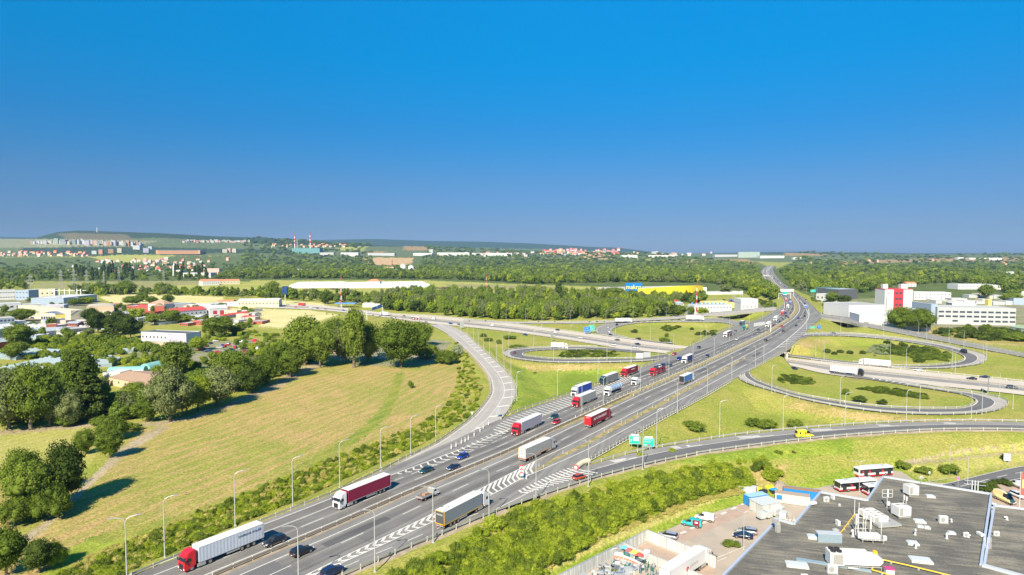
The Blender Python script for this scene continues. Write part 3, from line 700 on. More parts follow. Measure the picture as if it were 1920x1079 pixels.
def tree(kind, x, y, z, h, wd, name, label, group=None, lod=0, cat='tree'):
 """one tree: empty > crown, trunk ; bushes have no visible trunk"""
 ms = crown(kind, lod); me = random.choice(ms)
 rz = random.uniform(0, 6.28)
 base_w = {'oak': 1.25, 'lime': 1.05, 'dark': 1.15, 'tall': .8, 'willow': 1.25, 'bright': 1.25, 'silver': 1.5, 'conifer': .75, 'poplar': .36, 'bush': 1.6, 'bbush': 1.6, 'dbush': 1.7, 'wood': 1.3, 'rust': 1.5}[kind]
 sxy = wd / base_w
 if 'bush' in kind or kind in ('silver', 'rust'):
  o = bpy.data.objects.new(name, me); COL.objects.link(o); place(o, (x, y, z - .1), rz, (sxy, sxy, h / .95)); tag(o, label, cat, group); return o
 t = thing(name, label, cat, (x, y, z), rz, group)
 c = bpy.data.objects.new('crown', me); COL.objects.link(c); c.parent = t
 lift = .06 * h if kind not in ('conifer', 'poplar') else 0
 c.location = (0, 0, lift); c.scale = (sxy, sxy, h - lift)
 k = bpy.data.objects.new('trunk', random.choice(TRUNKS)); COL.objects.link(k); k.parent = t; k.scale = (h, h, h)
 return t
def px_tree(kind, bx, by, ty, wpx, name, label, group=None, lod=0, cat='tree', z=None):
 """tree standing at layout point (bx, by) whose top reaches ty"""
 zz = -6 if z is None else z
 p = W(bx, by, zz)
 if z is None:
  for _ in range(4): zz = ground_z(p.x, p.y); p = W(bx, by, zz)
 k = ppm(bx, by, zz)
 return tree(kind, p.x, p.y, zz, max(.8, (by - ty) / k), wpx / k, name, label, group, lod, cat)
def scatter(name, pts, scl, source_meshes, sourceobjs, label, cat, kind='stuff'):
 """one object whose geometry nodes put crowns on its points"""
 me = bpy.data.meshes.new(name); me.vertices.add(len(pts)); me.vertices.foreach_set('co', np.asarray(pts, np.float32).ravel())
 a = me.attributes.new('scl', 'FLOAT_VECTOR', 'POINT'); a.data.foreach_set('vector', np.asarray(scl, np.float32).ravel())
 rt = np.zeros((len(pts), 3), np.float32); rt[:, 2] = rng.random(len(pts)) * 6.283
 a = me.attributes.new('rot', 'FLOAT_VECTOR', 'POINT'); a.data.foreach_set('vector', rt.ravel())
 which = rng.integers(0, len(sourceobjs), len(pts)).astype(np.int32)
 a = me.attributes.new('which', 'INT', 'POINT'); a.data.foreach_set('value', which)
 o = bpy.data.objects.new(name, me); COL.objects.link(o)
 ng = bpy.data.node_groups.new(name, 'GeometryNodeTree')
 ng.interface.new_socket('Geometry', in_out='INPUT', socket_type='NodeSocketGeometry'); ng.interface.new_socket('Geometry', in_out='OUTPUT', socket_type='NodeSocketGeometry')
 gi = ng.nodes.new('NodeGroupInput'); go = ng.nodes.new('NodeGroupOutput'); jn = ng.nodes.new('GeometryNodeJoinGeometry')
 def attr(nm, t):
  q = ng.nodes.new('GeometryNodeInputNamedAttribute'); q.data_type = t; q.inputs[0].default_value = nm; return q
 S = attr('scl', 'FLOAT_VECTOR'); Ro = attr('rot', 'FLOAT_VECTOR'); Wh = attr('which', 'INT')
 for i, so_ in enumerate(sourceobjs):
  io = ng.nodes.new('GeometryNodeInstanceOnPoints'); oi = ng.nodes.new('GeometryNodeObjectInfo'); oi.inputs['Object'].default_value = so_; oi.inputs['As Instance'].default_value = True
  cmpn = ng.nodes.new('FunctionNodeCompare'); cmpn.data_type = 'INT'; cmpn.operation = 'EQUAL'
  ins = [s for s in cmpn.inputs if s.type == 'INT' and s.enabled] or [cmpn.inputs[2], cmpn.inputs[3]]
  ng.links.new(Wh.outputs[0], ins[0]); ins[1].default_value = i
  ng.links.new(gi.outputs[0], io.inputs['Points']); ng.links.new(cmpn.outputs[0], io.inputs['Selection']); ng.links.new(oi.outputs['Geometry'], io.inputs['Instance'])
  er = ng.nodes.new('FunctionNodeEulerToRotation'); ng.links.new(Ro.outputs[0], er.inputs[0]); ng.links.new(er.outputs[0], io.inputs['Rotation']); ng.links.new(S.outputs[0], io.inputs['Scale'])
  ng.links.new(io.outputs[0], jn.inputs[0])
 ng.links.new(jn.outputs[0], go.inputs[0])
 md = o.modifiers.new('plants', 'NODES'); md.node_group = ng
 return tag(o, label, cat, None, kind)
FIRST = {}
def first_obj(kind, lod):
 return FIRST[(kind, lod)]
def sources(specs):
 """visible plants near the camera side whose meshes the scattered masses reuse"""
 out = []
 for kind, lod in specs:
  for me in crown(kind, lod):
   k = ('src', me.name)
   if k not in FIRST:
    x, y, h, wd = SRC_SPOTS.pop(0)
    z = ground_z(x, y); o = bpy.data.objects.new('bush', me); COL.objects.link(o)
    place(o, (x, y, z), 0, (1, 1, 1)); tag(o, SRC_LABEL[len(SRC_SPOTS) % len(SRC_LABEL)], 'bush', 'bushes at the edge of the woodland')
    FIRST[k] = o
   out.append(FIRST[k])
 return out
def in_poly(poly, n, z=-6.0, zfun=None):
 poly_ = np.array(poly, float); x0, y0 = poly_.min(0); x1, y1 = poly_.max(0)
 out = []
 while len(out) < n:
  px = rng.uniform(x0, x1, n * 2); py = rng.uniform(y0, y1, n * 2); k = pip(px, py, poly)
  out += list(zip(px[k], py[k]))
  if not k.any(): break
 return out[:n]
def clear_of_roads(x, y, d):
 if y > 2600: return True
 return KD.find((x, y, 0))[2] > d
TREES = [
 ('oak',62,968,862,98,'broad dark tree at the back of the clump by the dirt track'),('dark',118,948,832,86,'tallest round tree of the clump beside the dirt track'),('oak',40,940,845,70,'left tree of the clump beside the dirt track'),('bush',28,985,925,60,'low bright bush at the left foot of the dark clump'),
 ('bush',96,972,900,70,'loose mid green tree at the front of the clump by the track'),('bush',52,968,945,40,'yellowish bush at the lower end of the clump'),('lime',205,860,805,44,'round yellow green tree standing alone beside the dirt track'),('lime',160,852,806,38,'blue green young tree left of the lone round tree'),
 ('bush',210,825,776,56,'leafy tree behind the clipped hedge by the farm lane'),('oak',10,1078,985,80,'dark tree in the bottom left corner'),('dark',75,1075,1010,60,'dark bush tree beside the track at the bottom left'),('bbush',105,1062,1010,40,'thin yellowish sapling beside the bottom left tree'),('bush',250,808,790,30,'small bush right of the clipped hedge'),
 ('willow',15,806,690,110,'large grey green willow at the left edge of the picture'),('oak',60,806,685,90,'broad tree second from the left edge above the meadow'),('willow',95,800,720,60,'pale leafy tree left of the tall dark conifer'),('tall',150,760,655,62,'tall dark green tree left of the barn roof'),('conifer',165,790,672,78,'big blue green conifer beside the farm lane entrance'),
 ('willow',130,800,735,50,'grey green tree at the foot of the conifer'),('bush',128,798,770,44,'brownish green bush beside the lane gate'),('oak',252,745,718,48,'dark round tree beside the grey barn roof'),('lime',218,780,735,42,'pale feathery tree left of the dark round one'),('dark',240,775,740,44,'small dark tree under the barn'),
 ('tall',330,702,640,60,'tall fresh green tree above the polytunnels'),('willow',320,790,690,86,'big pale green tree in front of the polytunnels'),('lime',275,792,745,44,'leafy green tree at the lane bend'),('oak',350,778,715,60,'dark green tree at the lane side below the car yard'),('bright',372,770,705,56,'yellow green tree at the lane side'),
 ('willow',405,762,690,80,'wide grey green willow below the car yard'),('oak',440,735,660,78,'large grey green tree right of the car yard'),('dark',470,738,690,52,'dark tree in the row along the lane'),('lime',500,722,668,50,'silvery green tree in the row along the lane'),('oak',525,705,640,60,'big tree in the lane row left of the dark tall one'),
 ('tall',572,686,592,72,'very tall dark tree at the end of the lane row'),('oak',600,690,610,60,'tall loose tree beside the lane end'),('lime',545,708,655,44,'round tree near the lane end'),('willow',648,682,612,56,'tall green tree left of the camp site'),('tall',664,690,575,44,'thin tall tree with bare branches left of the yard'),
 ('lime',690,680,605,50,'bright tall tree between bare tree and round oak'),('oak',752,690,598,98,'largest round oak beside the camp site and the slip road'),('bush',800,672,640,50,'dark bush right of the large oak'),('bush',838,682,652,46,'round bush near the slip road'),('silver',858,668,645,26,'silvery bush beside the slip road'),
 ('lime',790,650,606,44,'green tree behind the large oak'),('oak',630,655,600,60,'green tree behind the camp site'),('oak',43,603,578,44,'dark round tree in front of the grey office block'),('lime',35,655,608,50,'large green tree before the grey sheds'),('oak',28,675,640,44,'second green tree before the grey sheds'),
 ('dark',170,605,578,36,'dark pine left of the solar roof'),('dark',185,625,585,44,'dark pine in front of the solar roof'),('dark',222,628,585,50,'big dark pine right of the solar roof'),('dark',245,635,592,44,'dark pine beside the long white building'),('conifer',205,640,600,34,'pointed dark conifer by the bright bushes'),
 ('bright',255,600,578,34,'fresh green tree behind the pines'),('lime',290,610,590,34,'green tree below the brown roofed house'),('lime',322,607,582,40,'light green tree left of the red roofed hall'),('lime',352,606,592,34,'low green tree in front of the red roofed hall'),('oak',410,632,592,58,'large dark green tree right of the red roofed hall'),
 ('bright',372,658,632,36,'bright round tree beside the car yard'),('lime',455,625,605,34,'green tree at the edge of the straw field'),('dark',443,628,610,30,'dark tree at the edge of the straw field'),('oak',248,572,556,40,'round tree left of the brown roofed house'),('bright',165,570,557,26,'bright round tree by the blue warehouse'),
 ('lime',140,574,561,28,'small tree by the white warehouse end'),('lime',112,572,558,34,'tree by the white warehouse wall'),('lime',62,572,558,26,'tree in front of the white office building'),('oak',305,550,530,30,'round dark tree in the field strips'),('oak',318,552,534,24,'second dark tree in the field strips'),
 ('oak',268,566,548,22,'tall green tree at the straw field edge'),('lime',285,570,556,24,'low green tree at the straw field edge'),('lime',315,570,554,26,'dark low tree at the straw field edge'),('oak',235,552,528,40,'large tree group left of the allotments'),('oak',195,552,532,44,'large rounded tree left of the allotments'),
 ('oak',512,552,528,26,'round tree left of the blue sign tower'),('lime',610,570,545,28,'tree beside the petrol station'),('dark',598,560,546,20,'small dark tree in the field'),('oak',545,556,540,26,'tree right of the blue sign tower'),('poplar',1048,562,530,12,'slender poplar left of the wholesale store'),
 ('oak',1150,566,538,42,'broad tree in front of the store sign'),('lime',1185,566,546,30,'tree before the yellow store wall'),('dark',1262,594,570,24,'dark tree left of the white office block'),('oak',1272,594,572,34,'round green tree left of the white office block'),('lime',1295,591,576,14,'narrow tree before the white office block'),
 ('bright',1318,592,577,22,'bright round tree before the white office block'),('bright',1415,566,535,28,'bright rounded tree behind the white gabled hall'),('willow',1360,552,532,26,'pale round tree right of the yellow store wall'),('oak',1690,622,577,50,'tall tree left of the pair beside the white factory'),('oak',1725,622,580,52,'tall tree right of the pair beside the white factory'),
 ('dark',1580,572,553,30,'dark tree beside the teal roofed hall'),('lime',1560,570,548,24,'tree left of the teal roofed hall'),('oak',1640,605,590,26,'low round tree before the factory front'),('oak',1652,607,594,24,'second low tree before the factory front'),('bush',1598,595,588,14,'small bush under the factory corner'),
 ('dbush',1772,628,612,30,'dark bush in the scrub beside the long grey building'),('dbush',1830,634,616,34,'large dark bush in the middle of the scrub'),('dbush',1868,636,622,30,'dark bush at the right of the scrub'),('bush',1905,640,622,40,'bush at the right edge of the scrub'),('dbush',1800,622,612,26,'dark bush below the long grey building'),
 ('oak',1895,570,548,40,'tree at the right edge beside the blue building'),('lime',1850,560,535,30,'yellow green tree behind the long grey building'),
]
BUSHES = [ # kind, base x, base y, top y, width, label
 ('dbush',1551,662,652,13,'small dark round bush left in the upper right loop'),('dbush',1564,665,658,11,'round bush beside the smallest one in the upper right loop'),('dbush',1576,662,655,16,'flat dark bush third in the upper right loop row'),('dbush',1594,664,656,15,'dark bush fourth in the upper right loop row'),('dbush',1618,664,656,14,'round dark bush right of the loop row'),
 ('dbush',1611,754,740,30,'large dark bush in the lower right loop'),('dbush',1655,759,746,20,'round dark bush right in the lower right loop'),('bush',1586,741,727,14,'small bush left in the lower right loop'),('dbush',1190,624,616,15,'round dark bush left in the middle loop'),('dbush',1297,619,613,9,'small dark bush in the middle of the middle loop'),
 ('bush',1250,632,624,9,'small bush low in the middle loop'),('bush',1245,640,633,22,'flat bush at the lower edge of the middle loop'),('dbush',1310,628,621,14,'dark bush left of the long bush row'),('dbush',1325,630,622,16,'dark bush in the middle of the long bush row'),('dbush',1337,630,621,14,'dark bush at the right of the long bush row'),
 ('dbush',1588,867,854,13,'round bush on the slope above the buses'),('rust',1487,855,844,12,'reddish bush on the slope left of the others'),('bush',1510,855,846,10,'small upright bush on the slope'),('rust',1508,867,855,18,'reddish green bush on the slope'),('dbush',1538,866,850,17,'dark round bush on the slope right of the reddish one'),('bush',1458,855,842,18,'bush at the upper left of the slope'),
 ('bush',1455,883,870,10,'small bush low on the slope'),('bush',1693,880,862,28,'wide bush behind the white bus'),('bush',1733,888,873,32,'low wide bush by the yard road'),('bush',1781,889,867,38,'tall wide bush around the lamp post by the side road'),('dbush',1883,861,849,15,'round bush left of the white billboard'),
 ('bush',1300,805,788,46,'wide bush in the grass above the exit road'),('bush',1412,799,782,30,'low bush in the grass above the exit road'),('bush',1440,805,783,40,'dark low bush row in the grass above the exit road'),('bush',1490,802,784,30,'thin bush near the lamp above the exit road'),('bush',1003,700,697,8,'tiny bush in the grass before the lorries'),('bush',770,728,712,12,'lone small bush in the mown field'),
 ('dbush',906,632,624,14,'dark round bush between slip road and motorway'),('bush',935,645,636,12,'small bush between slip road and motorway'),('bush',955,636,628,26,'low bush group between slip road and motorway'),('bush',915,640,632,20,'flat bush between slip road and motorway'),('bush',970,652,647,40,'flat bush beside the left loop'),
]
def build_trees():
 for k, bx, by, ty, wp, lb in TREES:
  px_tree(k, bx, by, ty, wp, 'conifer' if k == 'conifer' else ('poplar_tree' if k == 'poplar' else ('bush' if 'bush' in k or k == 'silver' else 'deciduous_tree')), lb, 'trees and bushes of the lowland' , 0 if wp > 34 else 1, 'bush' if 'bush' in k or k == 'silver' else 'tree')
 for k, bx, by, ty, wp, lb in BUSHES:
  px_tree(k, bx, by, ty, wp, 'bush', lb, 'bushes on the banks and in the loops', 1, 'bush')
build_trees()
def src(kind, lod, i, bx, by, lb):
 p = W(bx, by, -6); z = ground_z(p.x, p.y)
 o = bpy.data.objects.new('bush' if 'bush' in kind else 'sapling', crown(kind, lod)[i]); COL.objects.link(o)
 s = 1.6
 place(o, (p.x, p.y, z - .1), 0, s); tag(o, lb, 'bush'); return o
S_WOOD = [src('wood', 2, i, 1105 + 14 * i, 606, 'low leafy sapling %s at the wood edge by the far slip road' % w_) for i, w_ in enumerate(('left', 'amid', 'right'))]
S_OAK = [src('oak', 2, i, 700 + 12 * i, 592, 'small dark sapling %s of three by the motorway near the blue gantry' % w_) for i, w_ in enumerate(('left', 'middle', 'right'))]
S_MIX = [src(k_, 2, 0, 612 + 12 * i, 590 + i, '%s sapling between the petrol station and the straw field' % lb_) for i, (k_, lb_) in enumerate((('bright', 'fresh green'), ('willow', 'pale grey green'), ('dark', 'very dark green'), ('tall', 'slender green')))]
S_WOOD1 = [src('wood', 1, i, 880 + 30 * i, 603, 'young tree %s below the wood beside the bus' % w_) for i, w_ in enumerate(('left', 'right'))]
S_PALE = [src('willow', 1, i, 1010 + 30 * i, 604, 'pale young willow %s below the wood' % w_) for i, w_ in enumerate(('left', 'right'))]
S_BUSH = [src('bush', 1, i, 872 + 14 * i, 690 + 10 * i, 'low leafy bush %s the slip road barrier' % w_) for i, w_ in enumerate(('close to', 'a little lower beside'))]
S_BB = [src('bbush', 1, i, 1200 + 60 * i, 890 - 8 * i, 'bright low bush %s on the bank below the exit barrier' % w_) for i, w_ in enumerate(('left', 'right'))]
S_HAY = [src('hay', 1, i, 1130 + 90 * i, 985 - 36 * i, 'straw coloured weed clump %s on the slope above the yard' % w_) for i, w_ in enumerate(('left', 'right'))]
S_DB = [src('dbush', 1, i, 1660 + 20 * i, 655 + 4 * i, 'dark low bush %s in the upper right loop thicket' % w_) for i, w_ in enumerate(('left', 'right'))]
def mass(name, polys, srcs, label, hr, wr, basew, clear=6.0, zoff=-.3, cat='woodland'):
 pts, sc = [], []
 for poly, n in polys:
  for (px, py) in in_poly(poly, n):
   p = W(px, py, -6)
   if p.y > 2200: z = float(base_z(p.x, p.y));
   else:
    z = ground_z(p.x, p.y);
    if z > -5: p = W(px, py, z); z = ground_z(p.x, p.y)
   if p.y > 9000: continue
   if not clear_of_roads(p.x, p.y, clear): continue
   h = rng.uniform(*hr); w_ = rng.uniform(*wr)
   if p.y > 1400: w_ *= min(3.0, 1 + (p.y - 1400) / 2500)
   pts.append((p.x, p.y, z + zoff)); sc.append((w_ / basew, w_ / basew, h))
 return scatter(name, pts, sc, None, srcs, label, cat)
mass('woodland', [([(470,482),(690,482),(700,503),(790,503),(800,486),(1180,488),(1420,500),(1425,525),(1440,548),(1462,566),(1400,545),(1330,531),(1200,529),(1000,533),(940,529),(820,524),(600,523),(430,524)], 9000),
 ([(1462,512),(1500,490),(1700,492),(2300,487),(2300,562),(1920,556),(1800,532),(1700,535),(1625,548),(1560,556),(1500,548)], 5200)], S_WOOD + S_OAK + S_MIX, 'dense green woodland filling the valley on both sides of the far motorway', (7, 21), (7, 19), 1.3, 9)
mass('woodland', [([(698,562),(760,548),(900,552),(1010,549),(1100,556),(1200,561),(1250,570),(1262,590),(1240,595),(1100,600),(960,602),(880,596),(760,586),(700,578)], 1000), ([(1200,566),(1320,562),(1322,571),(1250,572)], 50)], S_WOOD1 + S_PALE + S_WOOD1 + S_MIX, 'bright leafy wood behind the valley motorway and in front of the wholesale store', (7, 18), (6, 15), 1.3, 9)
mass('tree_belt', [([(-500,500),(480,500),(480,526),(200,526),(-500,530)], 1700), ([(-500,530),(58,530),(60,545),(-500,550)], 350), ([(180,548),(400,552),(560,556),(560,562),(400,556),(180,553)], 140), ([(130,540),(200,535),(200,556),(150,556)], 50), ([(470,549),(690,560),(690,575),(620,570),(480,560)], 90), ([(300,470),(700,470),(640,484),(300,484)], 700), ([(-300,458),(300,466),(300,476),(160,486),(-300,480)], 900)],
  S_OAK + S_WOOD + S_MIX, 'belt of mixed trees between the gardens and houses on the left plain', (6, 16), (6, 14), 1.3, 9)
mass('town_trees', [([(-60,572),(200,574),(480,580),(480,612),(330,604),(200,612),(160,640),(-60,650)], 80), ([(215,795),(330,762),(470,722),(560,690),(625,665),(600,640),(480,690),(380,720),(250,760)], 110), ([(-60,690),(110,690),(190,700),(200,770),(150,795),(-60,800)], 90)], S_WOOD1 + S_PALE[:1] + [src('oak', 1, 0, 232, 812, 'small dark tree at the bend of the dirt track')], 'trees filling the gaps between yards and along the farm lane', (5, 10), (5, 9), 1.3, 8)
mass('shrubbery', [([(0,668),(60,642),(150,628),(250,640),(300,655),(300,668),(250,660),(205,672),(130,662),(50,665)], 260), ([(30,668),(130,664),(210,676),(300,672),(330,690),(230,690),(130,682),(50,675)], 110), ([(380,612),(470,618),(560,640),(560,670),(500,690),(470,660),(380,640)], 70), ([(280,700),(560,640),(600,650),(580,690),(420,740),(330,770),(250,770)], 170), ([(-60,700),(120,690),(200,730),(180,775),(0,800),(-60,800)], 150)],
  S_BB + S_WOOD1, 'bright green thicket of bushes around the nursery and the lane', (2.5, 6), (3.5, 7.5), 1.5, 8)
mass('verge_bushes', [([(60,1110),(140,1070),(250,1020),(330,985),(420,945),(520,905),(600,873),(700,835),(800,792),(838,760),(858,715),(858,660),(842,628),(872,655),(895,700),(905,730),(898,762),(880,785),(845,810),(800,838),(740,868),(690,890),(600,932),(480,985),(380,1028),(240,1090),(200,1130)], 1900)], S_BUSH + S_BB + S_HAY[:1],
  'strip of wild bushes and tall weeds between the mown field and the left barrier', (.6, 2.2), (1.0, 3.4), 1.6, 2.6, -.25, 'bushes')
mass('bank_bushes', [([(720,1090),(840,1030),(960,968),(1100,925),(1230,885),(1330,868),(1440,853),(1460,870),(1400,895),(1330,905),(1280,925),(1200,960),(1120,1000),(1060,1040),(1000,1100),(850,1250),(640,1200)], 1150), ([(850,1060),(960,985),(1100,935),(1230,890),(1330,872),(1400,875),(1280,915),(1150,970),(1020,1040),(900,1120)], 750)], S_BB + S_BUSH + S_BB,
  'dense bright bushes covering the bank between the exit road and the yard', (.9, 3.6), (1.2, 5.0), 1.6, 3.4, -.3, 'bushes')
mass('weeds', [([(860,1110),(1010,1075),(1130,1012),(1280,958),(1400,915),(1400,890),(1280,930),(1130,985),(1000,1040)], 1500), ([(130,1060),(330,975),(600,868),(800,785),(850,735),(856,752),(815,800),(610,888),(340,1000),(150,1080)], 900)], S_HAY, 'straw coloured tall weeds along the slopes', (.3, .8), (.5, 1.6), 1.5, 3, -.12, 'weeds')
mass('thicket', [([(1640,652),(1660,638),(1700,640),(1770,655),(1778,668),(1740,676),(1700,670),(1650,662)], 220), ([(1690,660),(1790,668),(1790,676),(1720,680)], 60)], S_DB + S_BUSH, 'dark thicket filling the middle of the upper right loop', (1.5, 3.2), (3, 6), 1.6, 7, -.3, 'bushes')
mass('pale_thicket', [([(1628,662),(1640,650),(1668,642),(1665,655),(1670,668)], 50)], [src('silver', 1, 0, 1640, 668, 'silvery low bush at the left foot of the loop thicket')], 'pale silvery shrubs at the left of the loop thicket', (1.5, 3.0), (3, 5), 1.5, 7, -.3, 'bushes')
mass('thicket', [([(1048,672),(1055,662),(1090,656),(1160,660),(1165,668),(1100,671)], 110), ([(1238,619),(1245,610),(1270,607),(1275,614),(1255,622)], 50), ([(1455,712),(1460,699),(1520,712),(1528,721),(1490,722)], 55), ([(1610,730),(1650,728),(1735,742),(1735,748),(1660,740)], 90), ([(1300,630),(1305,622),(1345,622),(1340,632)], 20)],
  S_DB + S_BUSH, 'low dark scrub patches inside the road loops', (1.0, 2.4), (2.5, 5), 1.6, 5, -.3, 'bushes')
mass('scrub', [([(1745,625),(1800,612),(1960,622),(1960,642),(1860,640),(1790,634)], 140), ([(1560,575),(1600,575),(1590,600),(1560,590)], 40), ([(1445,565),(1460,575),(1440,580)], 10), ([(1420,560),(1462,575),(1455,580),(1425,580)], 25), ([(1515,560),(1560,565),(1590,590),(1560,590)], 60)], S_BUSH + S_DB, 'rough scrub beside the factory and the far slip roads', (2, 5), (4, 8), 1.6, 6, -.3, 'bushes')
# --- bridges
M_CONC = mat('bridge concrete', (.42,.39,.34), .9, var=.2, scale=.5); M_CONCD = mat('weathered concrete', (.25,.23,.21), .9, var=.25, scale=.6)
M_GALV = mat('galvanised steel', (.42,.42,.40), .5, .3, var=.12, scale=3); M_POST = mat('pale steel post', (.62,.58,.50), .6, var=.15, scale=3); M_WHITEM = mat('white painted metal', (.62,.62,.60), .45, var=.06)
M_LAMP = mat('lamp steel', (.48,.49,.48), .45, .2, var=.06)
def deck(name, prs, th, label):
 """bridge deck below a stretch of road: slab with edge beams and parapets"""
 t = thing(name, label, 'bridge', tuple((prs[0][0] + prs[0][1]) / 2))
 inv = -Vector(t.location)
 mb = MB(); par = [MB(), MB()]
 for (l0, r0), (l1, r1) in zip(prs, prs[1:]):
  e0, e1 = (r0 - l0).normalized() * .5, (r1 - l1).normalized() * .5
  a, b, c, d = l0 - e0, r0 + e0, r1 + e1, l1 - e1
  top, bot = Vector((0, 0, -.02)), Vector((0, 0, -th))
  for q in ((a, d, c, b),): mb.quad(*[p + bot + inv for p in q])
  mb.quad(*[p + inv for p in (a + top, a + bot, d + bot, d + top)]); mb.quad(*[p + inv for p in (b + bot, b + top, c + top, c + bot)])
  for k, (p, q, e) in enumerate(((a, d, e0), (b, c, -e0))):
   n_ = e.normalized() * .35; u = Vector((0, 0, .45)); z0 = Vector((0, 0, .0))
   par[k].add([x + inv for x in (p + z0, q + z0, q + z0 + n_, p + z0 + n_, p + u, q + u, q + u + n_, p + u + n_)], [(0,1,2,3),(4,7,6,5),(0,4,5,1),(1,5,6,2),(2,6,7,3),(3,7,4,0)])
 mb.build('deck', M_CONC, t)
 for p in par: p.build('parapet', M_CONC, t)
 return t
mp_ = ROADS['main']
ids = [i for i, (l, r) in enumerate(mp_) if 280 < l.y < 640 and min(kl.find((l.lerp(r, t).x, l.lerp(r, t).y, 0))[2] for t in (0, .25, .5, .75, 1)) < 9]
BR = deck('road_bridge', mp_[min(ids) - 1:max(ids) + 2], 1.5, 'wide concrete motorway bridge over the pale crossing carriageways')
def pier(parent, p, w_, d, top, base):
 mb = MB(); mb.box((p.x, p.y, (top + base) / 2), (w_, d, top - base)); mb.box((p.x, p.y, top - .35), (w_ * 2.2, d * 1.1, .7))
 o = mb.build('pier', M_CONC); o.parent = parent; o.matrix_parent_inverse = Matrix.Translation(-Vector(parent.location)); return o
for x, y in ((1474,664),(1455,671),(1398,662),(1330,655),(1300,660),(1420,668)):
 p = W(x, y + 10, -6); pier(BR, p, 1.6, 1.6, -1.5, -6.4)
fw = ROADS['fly_west']; iw = [i for i, (l, r) in enumerate(fw) if 1325 < proj(*l)[0] < 1432]
B2 = deck('road_bridge', fw[iw[0]:iw[-1] + 1], 1.3, 'slender concrete flyover carrying the far left slip road')
for x in (1352, 1385, 1408):
 p = W(x, 587 + (1372 - x) * .09, 0); pier(B2, p, 2.0, 2.0, -1.3, -6.4)
fe_ = ROADS['fly_east']; ie = [i for i, (l, r) in enumerate(fe_) if 1540 < proj(*l)[0] < 1632]
B3 = deck('road_bridge', fe_[ie[0]:ie[-1] + 1], 1.3, 'concrete flyover on rounded piers carrying the right slip road')
for x, y in ((1564,597),(1592,603),(1606,607)):
 p = W(x, y, -.3); pier(B3, p, 2.2, 1.8, -1.4, -6.4)
# --- guardrails
PST = {}
def post_mesh(h=.85, w_=.16):
 k = (h, w_)
 if k not in PST: PST[k] = MB().box((0, 0, h / 2 - .1), (w_, w_, h + .2)).mesh('post', [M_POST])
 return PST[k]
def rail(pl, label, step=4.0, double=False, group='steel guardrails of the interchange', ph=.95, off=0.0, m=None, maxp=95, name='guardrail', rh=.33, pw=.16):
 if off: pl = offset(pl, off)
 c = cum(pl); L = c[-1]; step = max(step, L / maxp)
 t = thing(name, label, 'guardrail', tuple(pl[0]), 0, group); inv = -pl[0]
 mb = MB(); N = len(pl)
 prof = [(-.05, .42), (.05, .47), (.05, .47 + rh), (-.05, .5 + rh)]
 rings = []
 for i, p in enumerate(pl):
  a, b = pl[max(i - 1, 0)], pl[min(i + 1, N - 1)]; d = (b - a); d.z = 0; d.normalize(); n_ = Vector((-d.y, d.x, 0))
  rings.append([p + inv + n_ * (x * (2.4 if double else 1)) + Vector((0, 0, z)) for x, z in prof])
 vs = [v for r_ in rings for v in r_]; fs = []
 for i in range(N - 1):
  for k in range(4): fs.append((i * 4 + k, i * 4 + (k + 1) % 4, (i + 1) * 4 + (k + 1) % 4, (i + 1) * 4 + k))
 mb.add(vs, fs); mb.build('rail', m or M_GALV, t)
 n = int(L / step)
 for i in range(n + 1):
  p, d = at_s(pl, i * L / max(1, n), c); o = bpy.data.objects.new('post', post_mesh(ph, pw)); COL.objects.link(o); o.parent = t; o.location = p + inv; o.rotation_euler = (0, 0, math.atan2(d.y, d.x))
 return t
side = lambda k, s, a=0, b=None: [Vector(p[s]) for p in ROADS[k]][a:b]
wlc = lambda pts, z=0, n=3: catmull([W(x, y, z) for x, y in pts], n)
rail(wlc([(250,1083),(492,981),(620,930),(715,885),(770,857),(817,834),(855,808)]), 'dark steel guardrail along the left edge of the motorway above the weeds', 4, off=.4)
rail(side('ramp_west', 0, 18, 66), 'guardrail on the outer curve of the pale slip road', 5, off=.4)
rail(side('ramp_west', 1, 22, 66), 'guardrail on the inner side of the pale slip road beside the lamp row', 5, off=-.4)
rail([p for p in MEDIAN[max(0, med_s(400, 1084)):i0 + 2]], 'double guardrail on the narrow median in the foreground', 4, True, m=mat('rusty galvanised steel', (.26,.22,.17), .6, .2))
s_a, s_b = med_s(1090, 784), med_s(1440, 624)
rail(vl[s_a:s_b], 'guardrail with pale posts on the far side of the grassy median', 4, off=.1, maxp=99)
rail(vr[i0 + 1:s_b], 'dark guardrail on the near side of the grassy median', 5)
rail(vl[s_b:], 'guardrail on the median of the distant curve', 9); rail(vr[s_b:], 'near guardrail on the median of the distant curve', 9)
rail(wlc([(640,1081),(737,1039),(825,1003),(880,980),(952,952),(1045,920),(1132,892),(1232,867),(1305,852)]), 'pale guardrail between motorway and bushy bank in the foreground', 4, off=-.3)
rail(side('exit_south', 1, 24, 60), 'long guardrail on the lower side of the exit road to the right', 5, off=-.4, maxp=60)
rail(side('exit_south', 0, 12, 60), 'long guardrail on the upper side of the exit road to the right', 5, off=.4, maxp=70)
rail(wlc([(1078,879),(1105,863),(1172,825),(1237,788),(1267,773),(1325,741),(1371,714)]), 'guardrail with close pale posts above the green bank beside the direction signs', 2.4, off=-.3, ph=1.0, maxp=99)
rail(wlc([(945,782),(960,776),(1067,740),(1120,721),(1180,699),(1247,672)]), 'guardrail on the left of the hatched hard shoulder above the green field', 5, off=.4)
rail(wlc([(1296,648),(1335,630),(1382,609),(1402,603)]), 'guardrail between the middle loop and the motorway', 5, off=.6)
rail(side('main', 0, 96, 140), 'guardrail on the left of the distant curve', 12)
rail(wlc([(1385,705),(1442,675),(1478,655),(1492,643)]), 'parapet rail on the right edge of the motorway bridge', 4, off=-.8)
